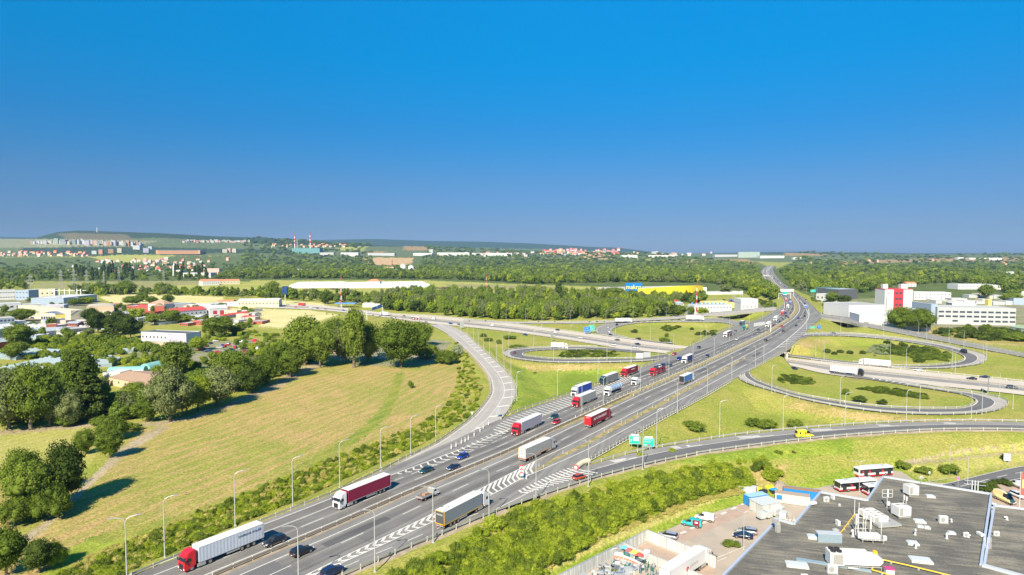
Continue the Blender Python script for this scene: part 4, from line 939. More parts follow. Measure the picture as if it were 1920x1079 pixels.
rail(wlc([(1442,500)] + [(1464,528),(1488,546),(1504,557),(1517,567),(1530,581)][::1]), 'guardrail on the right of the distant curve', 14)
for k_, nm in (('loop_c', 'left'), ('loop_d', 'middle'), ('loop_f', 'upper right'), ('loop_g', 'lower right')):
 rail(side(k_, 0, 4, -8), 'guardrail round the outside of the %s loop' % nm, 6, off=.4 if k_ in ('loop_c_',) else 0)
 rail(side(k_, 1, 8, -12), 'guardrail round the inside of the %s loop' % nm, 6)
rail(side('cross', 0, 24, 54), 'guardrail on the far edge of the pale valley motorway, left part', 8); rail(side('cross', 1, 24, 54), 'guardrail on the near edge of the pale valley motorway, left part', 8)
rail(side('cross', 0, 74, 92), 'guardrail on the far edge of the pale valley motorway, right part', 6)
for a, b, nm in ((24, 62, 'left part'), (72, 92, 'right part')):
 rail([l.lerp(r, .47) for l, r in ROADS['cross']][a:b], 'dark central guardrail of the valley motorway, ' + nm, 7, True, m=MATS['rusty galvanised steel'])
rail(side('fly_west', 0, 8, 60), 'guardrail on the far side of the far left slip road', 8); rail(side('fly_east', 0, 8, 48), 'guardrail on the far side of the right slip road', 7); rail(side('fly_east', 1, 8, 48), 'guardrail on the near side of the right slip road', 7)
dp = MB().box((0, 0, .5), (.16, .10, 1.0)).box((0, 0, .82), (.17, .11, .12), 1).mesh('delineator_post', [M_WHITEM, mat('black reflector band', (.03,.03,.03), .5)])
k = 0
mid = [(l + r) / 2 for l, r in zip(ISL_L, ISL_R)]; cdl = cum(mid); nrow = 17
for i in range(nrow):
 for sgn in (-1, 1):
  p, d = at_s(mid, cdl[-1] * (i + .3) / nrow, cdl); n_ = Vector((-d.y, d.x, 0)) * .75 * sgn
  o = bpy.data.objects.new('delineator_post', dp); COL.objects.link(o); o.location = p + n_ + Vector((0, 0, .07)); o.rotation_euler = (0, 0, math.atan2(d.y, d.x))
  tag(o, 'white delineator post in the paired row on the dry strip between the two carriageway halves', 'post', 'paired delineator posts on the dry strip')
M_BEND = [(846,842),(855,838),(865,832),(872,829),(878,825),(889,818),(900,810),(906,804),(916,797)]
for (x, y) in M_BEND:
 o = bpy.data.objects.new('delineator_post', dp); COL.objects.link(o); o.location = W(x, y, .09); o.scale = (1.6, 1.6, 1.5)
 tag(o, 'white lane post standing at the tip of the hatched merging area', 'post', 'lane posts between slip road and motorway')
# --- street lamps
M_HEAD = mat('lamp head grey', (.25,.25,.26), .5, .3); M_GLASS = mat('lamp glass', (.6,.62,.62), .2)
def make_lamp(arms, h=12.3):
 t = thing('street_lamp', 'x', 'street lamp', (0, 0, 0))
 mb = MB(); mb.tube((0, 0, -.5), (0, 0, h * .45), .13, .10, 8, cap=False); mb.tube((0, 0, h * .45), (0, 0, h - 1.0), .10, .07, 8, cap=False); mb.box((0, 0, .05), (.5, .5, .3)); mb.build('pole', M_LAMP, t)
 for s in arms:
  a = MB(); pts = [(0, 0, h - 1.05), (s * .25, 0, h - .45), (s * .8, 0, h - .12), (s * 1.9, 0, h + .1)]
  for p, q in zip(pts, pts[1:]): a.tube(p, q, .07, .06, 6, cap=False)
  a.build('arm', M_LAMP, t)
  hd = MB(); hd.box((s * 2.25, 0, h + .12), (.85, .34, .16), ty=.6, tx=.8); hd.box((s * 2.3, 0, h + .02), (.5, .26, .05), 1); hd.build('lamp_head', [M_HEAD, M_GLASS], t)
 return reg(t)
PR = {'R': make_lamp((1,)), 'L': make_lamp((-1,)), 'D': make_lamp((1, -1))}
USED = set()
ORD = ['nearest', 'second', 'third', 'fourth', 'fifth', 'sixth', 'seventh', 'eighth', 'ninth', 'tenth', 'eleventh', 'twelfth', 'thirteenth', 'fourteenth', 'fifteenth', 'sixteenth', 'seventeenth', 'eighteenth', 'nineteenth', 'twentieth']
LAMPS = [
 ('by the left motorway barrier', 25, 0, [(238,1092,'D'),(309,1046,'R'),(441,986,'R'),(549,953,'R'),(637,915,'R'),(714,884,'R'),(770,857,'R'),(817,833,'R')]),
 ('on the bushy right bank', 25, 0, [(560,1110,'L'),(703,1073,'L'),(812,1018,'L'),(917,979,'L'),(1005,943,'L'),(1103,913,'L'),(1205,881,'L')]),
 ('by the close posted right guardrail', 25, 0, [(1201,737,'D'),(1270,775,'L'),(1326,742,'L'),(1372,715,'L'),(1416,690,'L'),(1432,680,'L')]),
 ('on the grassy median', 25, 0, [(1091,778,'D'),(1131,765,'D'),(1254,710,'D'),(1299,690,'D'),(1339,672,'D'),(1367,658,'D')]),
 ('in the green field before the lorries', 10, -4, [(969,751,'R'),(1045,746,'R'),(1121,720,'R'),(1183,683,'R'),(1234,674,'L')]),
 ('round the left loop', 20, -5, [(1138,679,'R'),(1038,678,'R'),(1001,653,'R'),(954,656,'R'),(942,662,'L')]),
 ('in the row beside the pale slip road', 80, -4, [(959,760,'L'),(958,707,'L'),(945,693,'L'),(931,679,'L'),(918,668,'L'),(907,658,'L'),(897,650,'L'),(888,642,'L'),(876,634,'L'),(864,626,'L')]),
 ('above the exit road to the right', 0, -1, [(1231,839,'R'),(1349,820,'R'),(1468,807,'R'),(1584,800,'R'),(1699,793,'R'),(1821,791,'L')]),
 ('round the lower right loop', 10, -5, [(1447,737,'R'),(1575,761,'R'),(1724,776,'L'),(1841,777,'L'),(1899,767,'L'),(1874,747,'L')]),
 ('round the upper right loop', 20, -6, [(1529,671,'R'),(1545,677,'R'),(1669,675,'R'),(1699,690,'R'),(1785,691,'L'),(1843,682,'L'),(1849,675,'L'),(1791,701,'L'),(1807,652,'L'),(1779,642,'L'),(1737,640,'L'),(1722,631,'L')]),
 ('along the right flyover', 0, -3, [(1540,590,'R'),(1560,593,'R'),(1576,624,'R'),(1656,629,'R'),(1474,674,'R'),(1512,620,'R')]),
 ('round the middle loop', 10, -5, [(1114,620,'R'),(1136,607,'R'),(1187,598,'R'),(1249,600,'R'),(1219,640,'L'),(1263,659,'L'),(1314,642,'L'),(1324,637,'L'),(1368,622,'L'),(1405,609,'L')]),
 ('along the valley motorway', 0, -6, [(1069,606,'R'),(1016,616,'R'),(1069,640,'R'),(1001,651,'R'),(1154,627,'R'),(949,603,'R'),(985,602,'R'),(640,583,'R'),(596,573,'R'),(568,566,'R')]),
 ('along the distant curve', 0, 0, [(1545,575,'L'),(1535,566,'L'),(1525,558,'L'),(1512,549,'L'),(1500,541,'L'),(1488,534,'L'),(1458,575,'R'),(1462,583,'R'),(1449,590,'R'),(1430,600,'R')]),
 ('beside the yard road and bus bay', 0, -7, [(1394,1030,'D'),(1611,922,'D'),(1814,909,'L'),(1780,889,'R'),(1144,1110,'R')]),
]
k = 0
for where, az, zz, L_ in LAMPS:
 for i, (x, y, a) in enumerate(L_):
  z = zz; p = W(x, y, z)
  for _ in range(3): z = max(ground_z(p.x, p.y), -7.1); p = W(x, y, z)
  pr = PR[a]
  if a in USED: o = copy_tree(pr)
  else: o = pr; USED.add(a)
  place(o, (p.x, p.y, z), R(az)); k += 1
  if zz == -7: o.scale = (.72, .72, .72)
  tag(o, 'tall %s street lamp %s, %s of its row' % ('two-armed' if a == 'D' else 'one-armed', where, ORD[i]), 'street lamp', 'street lamps ' + where)
# --- signs
def text_obj(txt, size, m, parent, M, name='lettering', th=.01, align='CENTER', sx=1.0):
 c = bpy.data.curves.new(name, 'FONT'); c.body = txt; c.size = size; c.align_x = align; c.align_y = 'CENTER'; c.extrude = th; c.resolution_u = 2
 tmp = bpy.data.objects.new(name, c); me = bpy.data.meshes.new_from_object(tmp); bpy.data.objects.remove(tmp)
 me.materials.clear(); me.materials.append(m); me.transform(Matrix.Scale(sx, 4, (1, 0, 0)))
 o = bpy.data.objects.new(name, me); COL.objects.link(o); o.parent = parent; o.matrix_local = M; return o
FRONT = Matrix.Rotation(math.pi / 2, 4, 'X')   # lies in x-z, faces -y
M_GREEN = mat('sign green', (.02,.42,.33), .4, var=.05); M_BLUE = mat('sign blue', (.01,.16,.55), .4, var=.05); M_SWHITE = mat('sign white', (.70,.70,.70), .4, var=.03); M_SRED = mat('sign red', (.65,.02,.03), .4, var=.04); M_GREY = mat('sign back grey', (.45,.47,.48), .5, .3)
def board(x, y, z, w_, h, clear, m, label, rz=0, texts=(), tab=None, back=False, posts=2, cat='road sign', arrow=None, extra=None, name='direction_sign', zg=None):
 p = W(x, y, z)
 t = thing(name, label, cat, (p.x, p.y, z), rz)
 mb = MB(); mb.box((0, 0, clear + h / 2), (w_, .08, h)); mb.build('panel', M_GREY if back else m, t, bevel=.02)
 if not back:
  fr = MB()
  for a, b in (((0, clear + .05), (w_ - .1, .06)), ((0, clear + h - .05), (w_ - .1, .06)), ((-w_ / 2 + .06, clear + h / 2), (.06, h - .1)), ((w_ / 2 - .06, clear + h / 2), (.06, h - .1))):
   fr.box((a[0], -.045, a[1]), (b[0], .012, b[1]))
  fr.build('border', M_SWHITE, t)
 for i in range(posts):
  px = 0 if posts == 1 else (-w_ * .28 + w_ * .56 * i / (posts - 1))
  mb = MB(); mb.tube((px, .12, -1.0), (px, .12, clear + h * .9), .09, .09, 8); mb.build('post', M_GREY, t)
 if tab:
  mb = MB(); mb.box((0, 0, clear + h + .28), (w_ * .72, .08, .54)); mb.build('route_tab', M_SWHITE if tab[1] else m, t)
  text_obj(tab[0], .42, m if tab[1] else M_SWHITE, t, Matrix.Translation((0, -.05, clear + h + .28)) @ FRONT, sx=1.1)
 for tx, x_, z_, s_, c_ in texts: text_obj(tx, s_, c_, t, Matrix.Translation((x_, -.055, clear + z_)) @ FRONT)
 if arrow:
  x_, z_, ang = arrow; mb = MB(); mb.add([(-.08, 0, -.4), (.08, 0, -.4), (.08, 0, .12), (.25, 0, .12), (0, 0, .5), (-.25, 0, .12), (-.08, 0, .12)], [(0, 1, 2, 3, 4, 5, 6)], 0, Matrix.Translation((x_, -.055, clear + z_)) @ Matrix.Rotation(ang, 4, 'Y')); mb.build('arrow', M_SWHITE, t, fix=False)
 if extra: extra(t, clear)
 return t
def ex1(t, c): mb = MB(); mb.box((.35, -.05, c + 1.65), (1.75, .03, 1.15)); mb.build('white_panel', M_SWHITE, t); text_obj('BRNO', .38, MATS['sign red'], t, Matrix.Translation((.35, -.08, c + 1.65)) @ FRONT)
def ex2(t, c): mb = MB(); mb.box((.15, -.05, c + .42), (.7, .03, .4)); mb.build('red_panel', mat('route red', (.3,.03,.02), .5), t)
board(1190, 843, -1, 3.4, 2.6, 1.7, M_GREEN, 'left green direction sign with a white panel and an up arrow', R(-8), tab=('E 50 E 65', True), arrow=(-1.15, 1.1, 0), extra=ex1)
board(1216, 849, -1, 3.4, 2.6, 1.9, M_GREEN, 'right green direction sign with lines of place names and a right arrow', R(-8), tab=('E 50 E 461', True), texts=(('BRATISLAVA', -.1, 2.1, .45, M_SWHITE), ('BRNO-JIH', -.35, 1.45, .45, M_SWHITE), ('D2', .15, .42, .34, M_SWHITE)), arrow=(-1.0, .5, R(90)), extra=ex2)
board(1101, 627, -6, 5.2, 4.6, 1.6, M_BLUE, 'blue direction sign on the grass before the middle loop', 0, texts=(('D2', 0, 3.3, 1.3, M_SWHITE), ('CENTRUM', 0, 1.5, .8, M_SWHITE)))
board(1109, 625, -6, 4.6, 5.0, 1.8, M_GREEN, 'green direction sign beside the blue one before the middle loop', 0, texts=(('D1', 0, 3.5, 1.3, M_SWHITE), ('PRAHA', 0, 1.6, .9, M_SWHITE)))
board(1523, 622, -3, 4.2, 2.6, 1.6, M_GREEN, 'green direction sign right of the hatched gore at the far end', 0, texts=(('WIEN', 0, 1.4, .9, M_SWHITE),))
board(1535, 621, -3, 3.4, 3.2, 1.6, M_BLUE, 'blue direction sign right of the hatched gore at the far end', 0, texts=(('D2', 0, 1.8, 1.0, M_SWHITE),))
board(1199, 680, -3, 4.0, 3.6, 1.8, M_SWHITE, 'white backed sign before the lorries near the bridge', 0, posts=1); board(1213, 679, -3, 4.2, 4.4, 1.4, M_GREY, 'large grey backed sign beside the white backed one', 0, back=True)
board(934, 781, 0, 1.9, 2.8, .6, M_GREY, 'pale grey backed sign at the mouth of the pale slip road', R(20), back=True, posts=1); board(1035, 641, -6, 3, 5, 3, M_GREY, 'grey backed sign beside the valley motorway', R(40), back=True, posts=1)
board(866, 617, -6, 4, 5.5, 1, M_GREY, 'pale blue grey backed sign above the slip road', R(30), back=True); board(1853, 737, -6, 5, 6.5, 1.0, M_GREY, 'tall grey backed sign beside the lower right loop', R(50), back=True)
board(1888, 866, -7, 1.9, 2.3, .3, M_SWHITE, 'white billboard with a dark emblem on the dry grass', R(-15), texts=(('e', 0, 1.3, 1.1, M_GREY),), name='billboard', cat='billboard')
board(1469, 552, 0, 8, 4, 3, M_GREEN, 'green sign at the right of the distant curve', 0, texts=(('D1', 0, 2, 2, M_SWHITE),)).location.x += 45
p = W(978, 899, 0); t = thing('hazard_board', 'red and white chevron hazard board at the lane split', 'road sign', (p.x, p.y, .07))
MB().box((0, 0, 2.3), (1.05, .08, 2.7)).build('panel', M_SWHITE, t)
mb = MB()
for i in range(3):
 z = 1.25 + i * .95
 mb.add([(-.5, -.05, z), (0, -.05, z + .5), (.5, -.05, z), (.5, -.05, z + .42), (0, -.05, z + .92 if i < 2 else z + .9), (-.5, -.05, z + .42)], [(0, 1, 4, 5), (1, 2, 3, 4)])
mb.build('chevron', M_SRED, t, fix=False)
for s in (-.3, .3): MB().tube((s, .1, 0), (s, .1, 2.4), .05, .05, 6).build('post', M_GREY, t)
MB().box((0, .1, .1), (1.3, .6, .2)).build('base', M_CONC, t)
p = W(987, 899, 0); o = bpy.data.objects.new('delineator_post', dp); COL.objects.link(o); o.location = p + Vector((0, 0, .07)); o.scale = (2, 2, 1.6); tag(o, 'white post just right of the chevron hazard board', 'post')
p = W(885, 786, 0); t = thing('yield_sign', 'white triangle backed yield sign on the verge of the slip road bend', 'road sign', (p.x, p.y, -.3), R(15)); MB().tube((0, 0, 0), (0, 0, 2.2), .04, .04, 6).build('post', M_GREY, t)
MB().add([(-.55, 0, 2.9), (.55, 0, 2.9), (0, 0, 2.0), (-.55, .03, 2.9), (.55, .03, 2.9), (0, .03, 2.0)], [(0, 1, 2), (5, 4, 3), (0, 3, 4, 1), (1, 4, 5, 2), (2, 5, 3, 0)]).build('panel', M_SWHITE, t)
cc = wlc([(1080,879),(1092,870),(1104,866)], .3); t = thing('crash_cushion', 'pale rounded crash cushion with a round red and white end at the exit gore', 'crash barrier', tuple(cc[0]))
mb = MB()
for a, b in zip(cc, cc[1:]): mb.tube(a - cc[0] + Vector((0, 0, .35)), b - cc[0] + Vector((0, 0, .35)), .75, .75, 10)
mb.build('body', mat('pale straw matting', (.62,.54,.38), .9, var=.3, scale=3), t); mb = MB(); d = (cc[0] - cc[1]).normalized(); mb.tube(Vector((0, 0, .35)), d * .15 + Vector((0, 0, .35)), .8, .8, 14); mb.build('end_ring', M_SRED, t); mb = MB(); mb.tube(d * .15 + Vector((0, 0, .35)), d * .2 + Vector((0, 0, .35)), .5, .5, 14); mb.build('end_disc', M_SWHITE, t)
def gantry(xl, yl, xr, yr, z, h, panels, label, both=True):
 a, b = W(xl, yl, z), W(xr, yr, z); d = b - a; L = d.length; t = thing('sign_gantry', label, 'sign gantry', tuple(a), math.atan2(d.y, d.x))
 mb = MB();
 for x in ([0, L] if both else [L]): MB().box((x, 0, h / 2), (.5, .5, h + 1)).build('column', M_WHITEM, t)
 MB().box((L / 2, 0, h - .4), (L, .5, .6)).build('beam', M_WHITEM, t)
 for x0, x1, ph, m, tx in panels:
  MB().box(((x0 + x1) / 2 * L, -.4, h + .1), ((x1 - x0) * L, .1, ph)).build('sign_panel', m, t)
  if tx: text_obj(tx, ph * .4, M_SWHITE, t, Matrix.Translation(((x0 + x1) / 2 * L, -.47, h + .1)) @ FRONT)
 return t
gantry(688, 601, 717, 589, -6, 9.5, [(.3, .6, 3.4, M_BLUE, 'D1'), (.62, .95, 3.8, M_BLUE, 'D2')], 'white gantry with two blue direction panels over the valley motorway')
gantry(1420, 627, 1445, 623, 0, 7.5, [(-.3, .5, 2.6, M_WHITEM, None)], 'white sign gantry over the lanes beside the white tanker', False)
gantry(1452, 556, 1488, 556, 0, 8.5, [(0.05, 1.0, 3.6, M_WHITEM, None)], 'white gantry crossing the distant curve'); gantry(1430, 524, 1448, 524, 0, 9, [(.0, .6, 3.6, M_GREY, None)], 'grey gantry across the farthest visible stretch of the motorway')
gantry(1460, 561, 1482, 561, 0, 8, [(.3, .7, 3, M_GREEN, None)], 'small gantry with a green panel behind the white one')
# --- vehicles
def paint(name, col, metal=.0): return mat('paint ' + name, col, .32, metal, var=.03, scale=.6, coat=.5)
PAINT = {'black': paint('black', (.012,.013,.018)), 'navy': paint('navy', (.01,.02,.07)), 'blue': paint('blue', (.01,.035,.30)), 'teal': paint('dark teal', (.01,.05,.07)), 'red': paint('red', (.50,.012,.02)), 'orange': paint('orange red', (.42,.06,.015)),
   'white': paint('white', (.66,.66,.66)), 'silver': paint('silver', (.45,.46,.49), .4), 'grey': paint('grey', (.12,.125,.135), .2), 'maroon': paint('maroon', (.22,.012,.035)), 'green': paint('green', (.0,.23,.17)), 'yellow': paint('yellow', (.80,.74,.02)),
   'cream': paint('cream', (.75,.62,.28)), 'azure': paint('azure', (.12,.25,.45)), 'turquoise': paint('turquoise', (.03,.42,.42))}
M_WIN = mat('tinted window', (.015,.018,.022), .06, spec=.8, var=.02); M_TYRE = mat('tyre', (.02,.02,.02), .9); M_RIM = mat('rim', (.45,.45,.46), .35, .7); M_BLK = mat('black plastic', (.02,.02,.022), .6)
M_HL = mat('headlamp glass', (.75,.78,.8), .15); M_TL = mat('tail lamp red', (.45,.01,.01), .25); M_CHAS = mat('chassis', (.035,.035,.04), .7); M_TARP = mat('white tarpaulin', (.66,.655,.64), .6, var=.05, scale=.7)
M_ORANGE = mat('amber', (.8,.28,.02), .4)
def wheel_mesh(r, w_):
 mb = MB(); mb.tube((0, -w_ / 2, 0), (0, w_ / 2, 0), r, r, 16); mb.tube((0, -w_ / 2 - .01, 0), (0, w_ / 2 + .01, 0), r * .58, r * .58, 12, 1)
 return mb.mesh('wheel', [M_TYRE, M_RIM])
WH = {}
def wheel(t, x, y, r, w_=.24):
 k = (round(r, 2), round(w_, 2))
 if k not in WH: WH[k] = wheel_mesh(r, w_)
 o = bpy.data.objects.new('wheel', WH[k]); COL.objects.link(o); o.parent = t; o.location = (x, y, r); return o
CARS = {
 'hatch': dict(L=4.25, W=1.8, H=1.5, sec=[(-2.1,.45,.75,.70),(-2.05,.3,.98,.84),(-1.3,.25,1.0,.9),(.6,.25,.95,.9),(1.0,.25,.9,.89),(1.75,.28,.78,.82),(2.1,.35,.6,.66)], gl=[(-2.0,.98),(-1.65,1.42),(-.1,1.5),(.35,1.42),(1.05,.93)], fw=1.32, rw=-1.3),
 'estate': dict(L=4.7, W=1.84, H=1.5, sec=[(-2.35,.45,.75,.72),(-2.3,.3,1.0,.86),(-1.5,.25,1.02,.92),(.7,.25,.97,.92),(1.15,.25,.92,.9),(2.0,.28,.78,.84),(2.35,.35,.6,.68)], gl=[(-2.3,1.0),(-2.0,1.42),(-.3,1.5),(.35,1.44),(1.2,.95)], fw=1.45, rw=-1.4),
 'sedan': dict(L=4.65, W=1.82, H=1.43, sec=[(-2.3,.45,.8,.70),(-2.25,.3,.98,.84),(-1.4,.25,1.0,.91),(.6,.25,.95,.91),(1.05,.25,.9,.89),(1.95,.28,.76,.83),(2.3,.35,.6,.66)], gl=[(-1.75,1.0),(-1.0,1.38),(-.2,1.43),(.25,1.38),(1.05,.93)], fw=1.42, rw=-1.35),
 'suv': dict(L=4.7, W=1.92, H=1.72, sec=[(-2.35,.5,.85,.76),(-2.3,.35,1.12,.9),(-1.5,.3,1.15,.96),(.7,.3,1.1,.96),(1.1,.3,1.08,.94),(1.95,.33,.98,.9),(2.33,.42,.75,.74)], gl=[(-2.28,1.12),(-1.95,1.6),(-.3,1.72),(.3,1.64),(1.1,1.08)], fw=1.45, rw=-1.4),
 'cabrio': dict(L=4.4, W=1.8, H=1.35, sec=[(-2.15,.45,.8,.70),(-2.1,.3,.93,.84),(-1.3,.25,.95,.9),(.5,.25,.92,.9),(.95,.25,.9,.88),(1.8,.28,.74,.82),(2.15,.35,.55,.66)], gl=[(-1.0,.93),(-.5,1.2),(-.1,1.35),(.15,1.3),(.85,.9)], fw=1.35, rw=-1.3),
 'van': dict(L=4.9, W=1.92, H=1.92, sec=[(-2.45,.4,1.2,.88),(-2.42,.3,1.25,.93),(-1.5,.28,1.25,.96),(.9,.28,1.2,.96),(1.3,.3,1.12,.93),(2.1,.33,.95,.88),(2.45,.42,.7,.72)], gl=[(-2.42,1.25),(-2.3,1.82),(-.3,1.92),(.55,1.84),(1.45,1.1)], fw=1.55, rw=-1.55),
 'bigvan': dict(L=5.9, W=2.0, H=2.6, sec=[(-2.95,.4,1.4,.96),(-2.92,.35,1.5,.98),(-1.5,.3,1.5,1.0),(1.5,.3,1.45,1.0),(1.9,.35,1.2,.97),(2.6,.4,1.0,.9),(2.95,.45,.8,.76)], gl=[(-2.93,1.5),(-2.88,2.5),(-.3,2.62),(1.1,2.5),(2.0,1.3)], fw=2.0, rw=-1.8),
}
def car_meshes(kind):
 c = CARS[kind]; S = c['sec']; n = len(S)
 mb = MB(); vs = []
 for (x, zl, zb, hw) in S:
  vs += [(x, -hw * .92, zl), (x, -hw, zl + (zb - zl) * .55), (x, -hw * .93, zb), (x, hw * .93, zb), (x, hw, zl + (zb - zl) * .55), (x, hw * .92, zl)]
 fs = []
 for i in range(n - 1):
  for k in range(6): fs.append((i * 6 + k, (i + 1) * 6 + k, (i + 1) * 6 + (k + 1) % 6, i * 6 + (k + 1) % 6))
 fs += [tuple(range(5, -1, -1)), tuple(range((n - 1) * 6, n * 6))]
 mb.add(vs, fs); body = mb
 hw0 = max(s[3] for s in S) * .9
 g = c['gl']; gm = MB(); tin = .76
 prof = [(x, z) for x, z in g]
 zb = min(z for _, z in prof); H = max(z for _, z in prof)
 gm.prism(prof, -hw0, hw0, 0, sy=lambda x, z: 1 - (1 - tin) * (z - zb) / max(.01, H - zb))
 rm = MB(); hx = [p for p in prof if p[1] > zb + .6 * (H - zb)]
 rp = [(x, z + .012) for x, z in hx] + [(x, z - .05) for x, z in reversed(hx)]
 if kind != 'cabrio': rm.prism(rp, -hw0 * tin * 1.04, hw0 * tin * 1.04)
 pil = MB()   # pillars in body colour
 if kind in ('van', 'bigvan'):   # blind cargo sides
  x0 = prof[0][0]; xm = .35 if kind == 'bigvan' else .0
  pp = [(x0 - .01, zb - .02)] + [(x0 + .1, H - .1), (xm, H - .02), (xm, zb - .02)]
  pil.prism(pp, -hw0 * 1.005, hw0 * 1.005, sy=lambda x, z: 1 - (1 - tin) * (z - zb) / max(.01, H - zb))
 else:
  for xx in (-.35, prof[0][0] + .35 + .35 * (kind != 'sedan')):
   if kind == 'cabrio': break
   zt = H - .05
   for s in (-1, 1):
    pil.add([(xx - .05, s * hw0 * 1.0, zb), (xx + .05, s * hw0 * 1.0, zb), (xx + .05, s * hw0 * tin * 1.02, zt), (xx - .05, s * hw0 * tin * 1.02, zt)], [(0, 1, 2, 3)])
 return body, gm, rm, pil, c
CM = {}
def car(kind, col, loc, rz, label, group=None, far=False, cat='car', name=None):
 if kind not in CM:
  body, gm, rm, pil, c = car_meshes(kind); d = {}
  o = body.build('body', PAINT['white'], None, bevel=.05, smooth=True); d['body'] = o.data; bpy.data.objects.remove(o)
  d['window_glass'] = gm.mesh('window_glass', [M_WIN]); d['roof'] = rm.mesh('roof', [PAINT['white']]) if rm.v else None; d['pillars'] = pil.mesh('pillars', [PAINT['white']]) if pil.v else None
  S = c['sec']; xf, xr = S[-1][0], S[0][0]; zf = S[-1][2]; zr = S[0][2]
  hm_ = MB().box((0, 0, 0), (.28, .36, .16)); d['headlight'] = hm_.mesh('headlight', [M_HL]); d['taillight'] = MB().box((0, 0, 0), (.12, .3, .18)).mesh('taillight', [M_TL]); d['bumper'] = MB().box((0, 0, 0), (.3, c['W'] * .82, .16)).mesh('grille', [M_BLK]); d['number_plate'] = MB().box((0, 0, 0), (.03, .5, .12)).mesh('number_plate', [M_SWHITE])
  CM[kind] = (d, c)
 d, c = CM[kind]; S = c['sec']
 t = thing(name or {'van': 'van', 'bigvan': 'van'}.get(kind, 'car'), label, cat, loc, rz, group)
 def add(nm, me, p=(0, 0, 0), m=None):
  o = bpy.data.objects.new(nm, me); COL.objects.link(o); o.parent = t; o.location = p
  if m: o.material_slots[0].link = 'OBJECT'; o.material_slots[0].material = m
  return o
 P = PAINT[col]
 add('body', d['body'], m=P); add('window_glass', d['window_glass'])
 if d['roof']: add('roof', d['roof'], m=P)
 if d['pillars']: add('pillars' if kind not in ('van', 'bigvan') else 'cargo_body', d['pillars'], m=P)
 r = .33 if kind not in ('suv', 'van', 'bigvan') else .37
 hw = c['W'] / 2 - .1
 for x in (c['fw'], c['rw']):
  for s in (-1, 1): wheel(t, x, s * hw, r, .22)
 if not far:
  for s in (-1, 1):
   add('headlight', d['headlight'], (S[-1][0] - .12, s * S[-1][3] * .82, S[-1][2] - .02)); add('taillight', d['taillight'], (S[0][0] + .02, s * S[0][3] * .95, S[0][2] + .02))
  add('grille', d['bumper'], (S[-1][0] - .12, 0, .42)); add('number_plate', d['number_plate'], (S[-1][0] + .03, 0, .45)); add('number_plate', d['number_plate'], (S[0][0] - .02, 0, .62))
 return t
def cab_part(t, x0, m, tall=3.75, side_text=None):
 """cab-over tractor cab whose front bumper is at x0"""
 pr = [(0, .35), (.02, 1.0), (0, 1.55), (-.12, 2.1), (-.42, 2.85), (-.75, tall - .25), (-1.25, tall), (-2.2, tall + .12), (-2.25, 1.0), (-1.95, .95), (-1.9, .5), (-.9, .5), (-.85, .35)]
 mb = MB(); mb.prism([(x0 + x, z) for x, z in pr], -1.24, 1.24, sy=lambda x, z: 1 - .07 * max(0, z - 2.6) / 1.2); mb.build('cab', m, t, bevel=.06)
 MB().prism([(x0 - .07, 2.02), (x0 - .10 + .05, 2.05), (x0 - .37, 2.78), (x0 - .42, 2.76)], -1.12, 1.12).build('windscreen', M_WIN, t)
 MB().box((x0 - .25, 0, 2.92), (.5, 2.3, .12)).build('sun_visor', m, t)
 for s in (-1, 1):
  MB().add([(x0 - .45, s * 1.252, 1.95), (x0 - 1.25, s * 1.252, 1.95), (x0 - 1.25, s * 1.245, 2.6), (x0 - .62, s * 1.245, 2.62)], [(0, 1, 2, 3)]).build('side_window', M_WIN, t, fix=False)
  MB().box((x0 - .1, s * 1.42, 2.25), (.12, .22, .65)).build('mirror', M_BLK, t)
  MB().box((x0 + .01, s * .98, .72), (.08, .38, .24)).build('headlight', M_HL, t)
  MB().box((x0 - 1.95, s * 1.2, 2.4), (.5, .05, 2.5)).build('side_fairing', m, t)
  MB().box((x0 - 3.3, s * 1.15, .62), (1.6, .25, .55)).build('fuel_tank', M_GALV, t)
 MB().box((x0 + .015, 0, 1.15), (.04, 1.5, .9)).box((x0 + .02, 0, .6), (.06, 1.3, .26)).build('grille', M_BLK, t)
 MB().box((x0 + .04, 0, .42), (.03, .52, .12)).build('number_plate', M_SWHITE, t)
 MB().box((x0 - 3.6, 0, .85), (4.6, .9, .28)).build('chassis', M_CHAS, t)
 for s in (-1, 1): wheel(t, x0 - 1.4, s * 1.08, .5, .3); wheel(t, x0 - 5.0, s * .95, .5, .6)
def fold_side(x0, x1, z0, z1, y, s, m, t, name='curtain', amp=.018):
 n = max(8, int(abs(x1 - x0) / .34)); vs, fs = [], []
 for i in range(n + 1):
  x = x0 + (x1 - x0) * i / n; yy = s * (y + amp * (i % 2))
  vs += [(x, yy, z0), (x, yy, z1)]
  if i: a = (i - 1) * 2; fs.append((a, a + 2, a + 3, a + 1))
 MB().add(vs, fs).build(name, m, t, fix=False)
TRL = {}
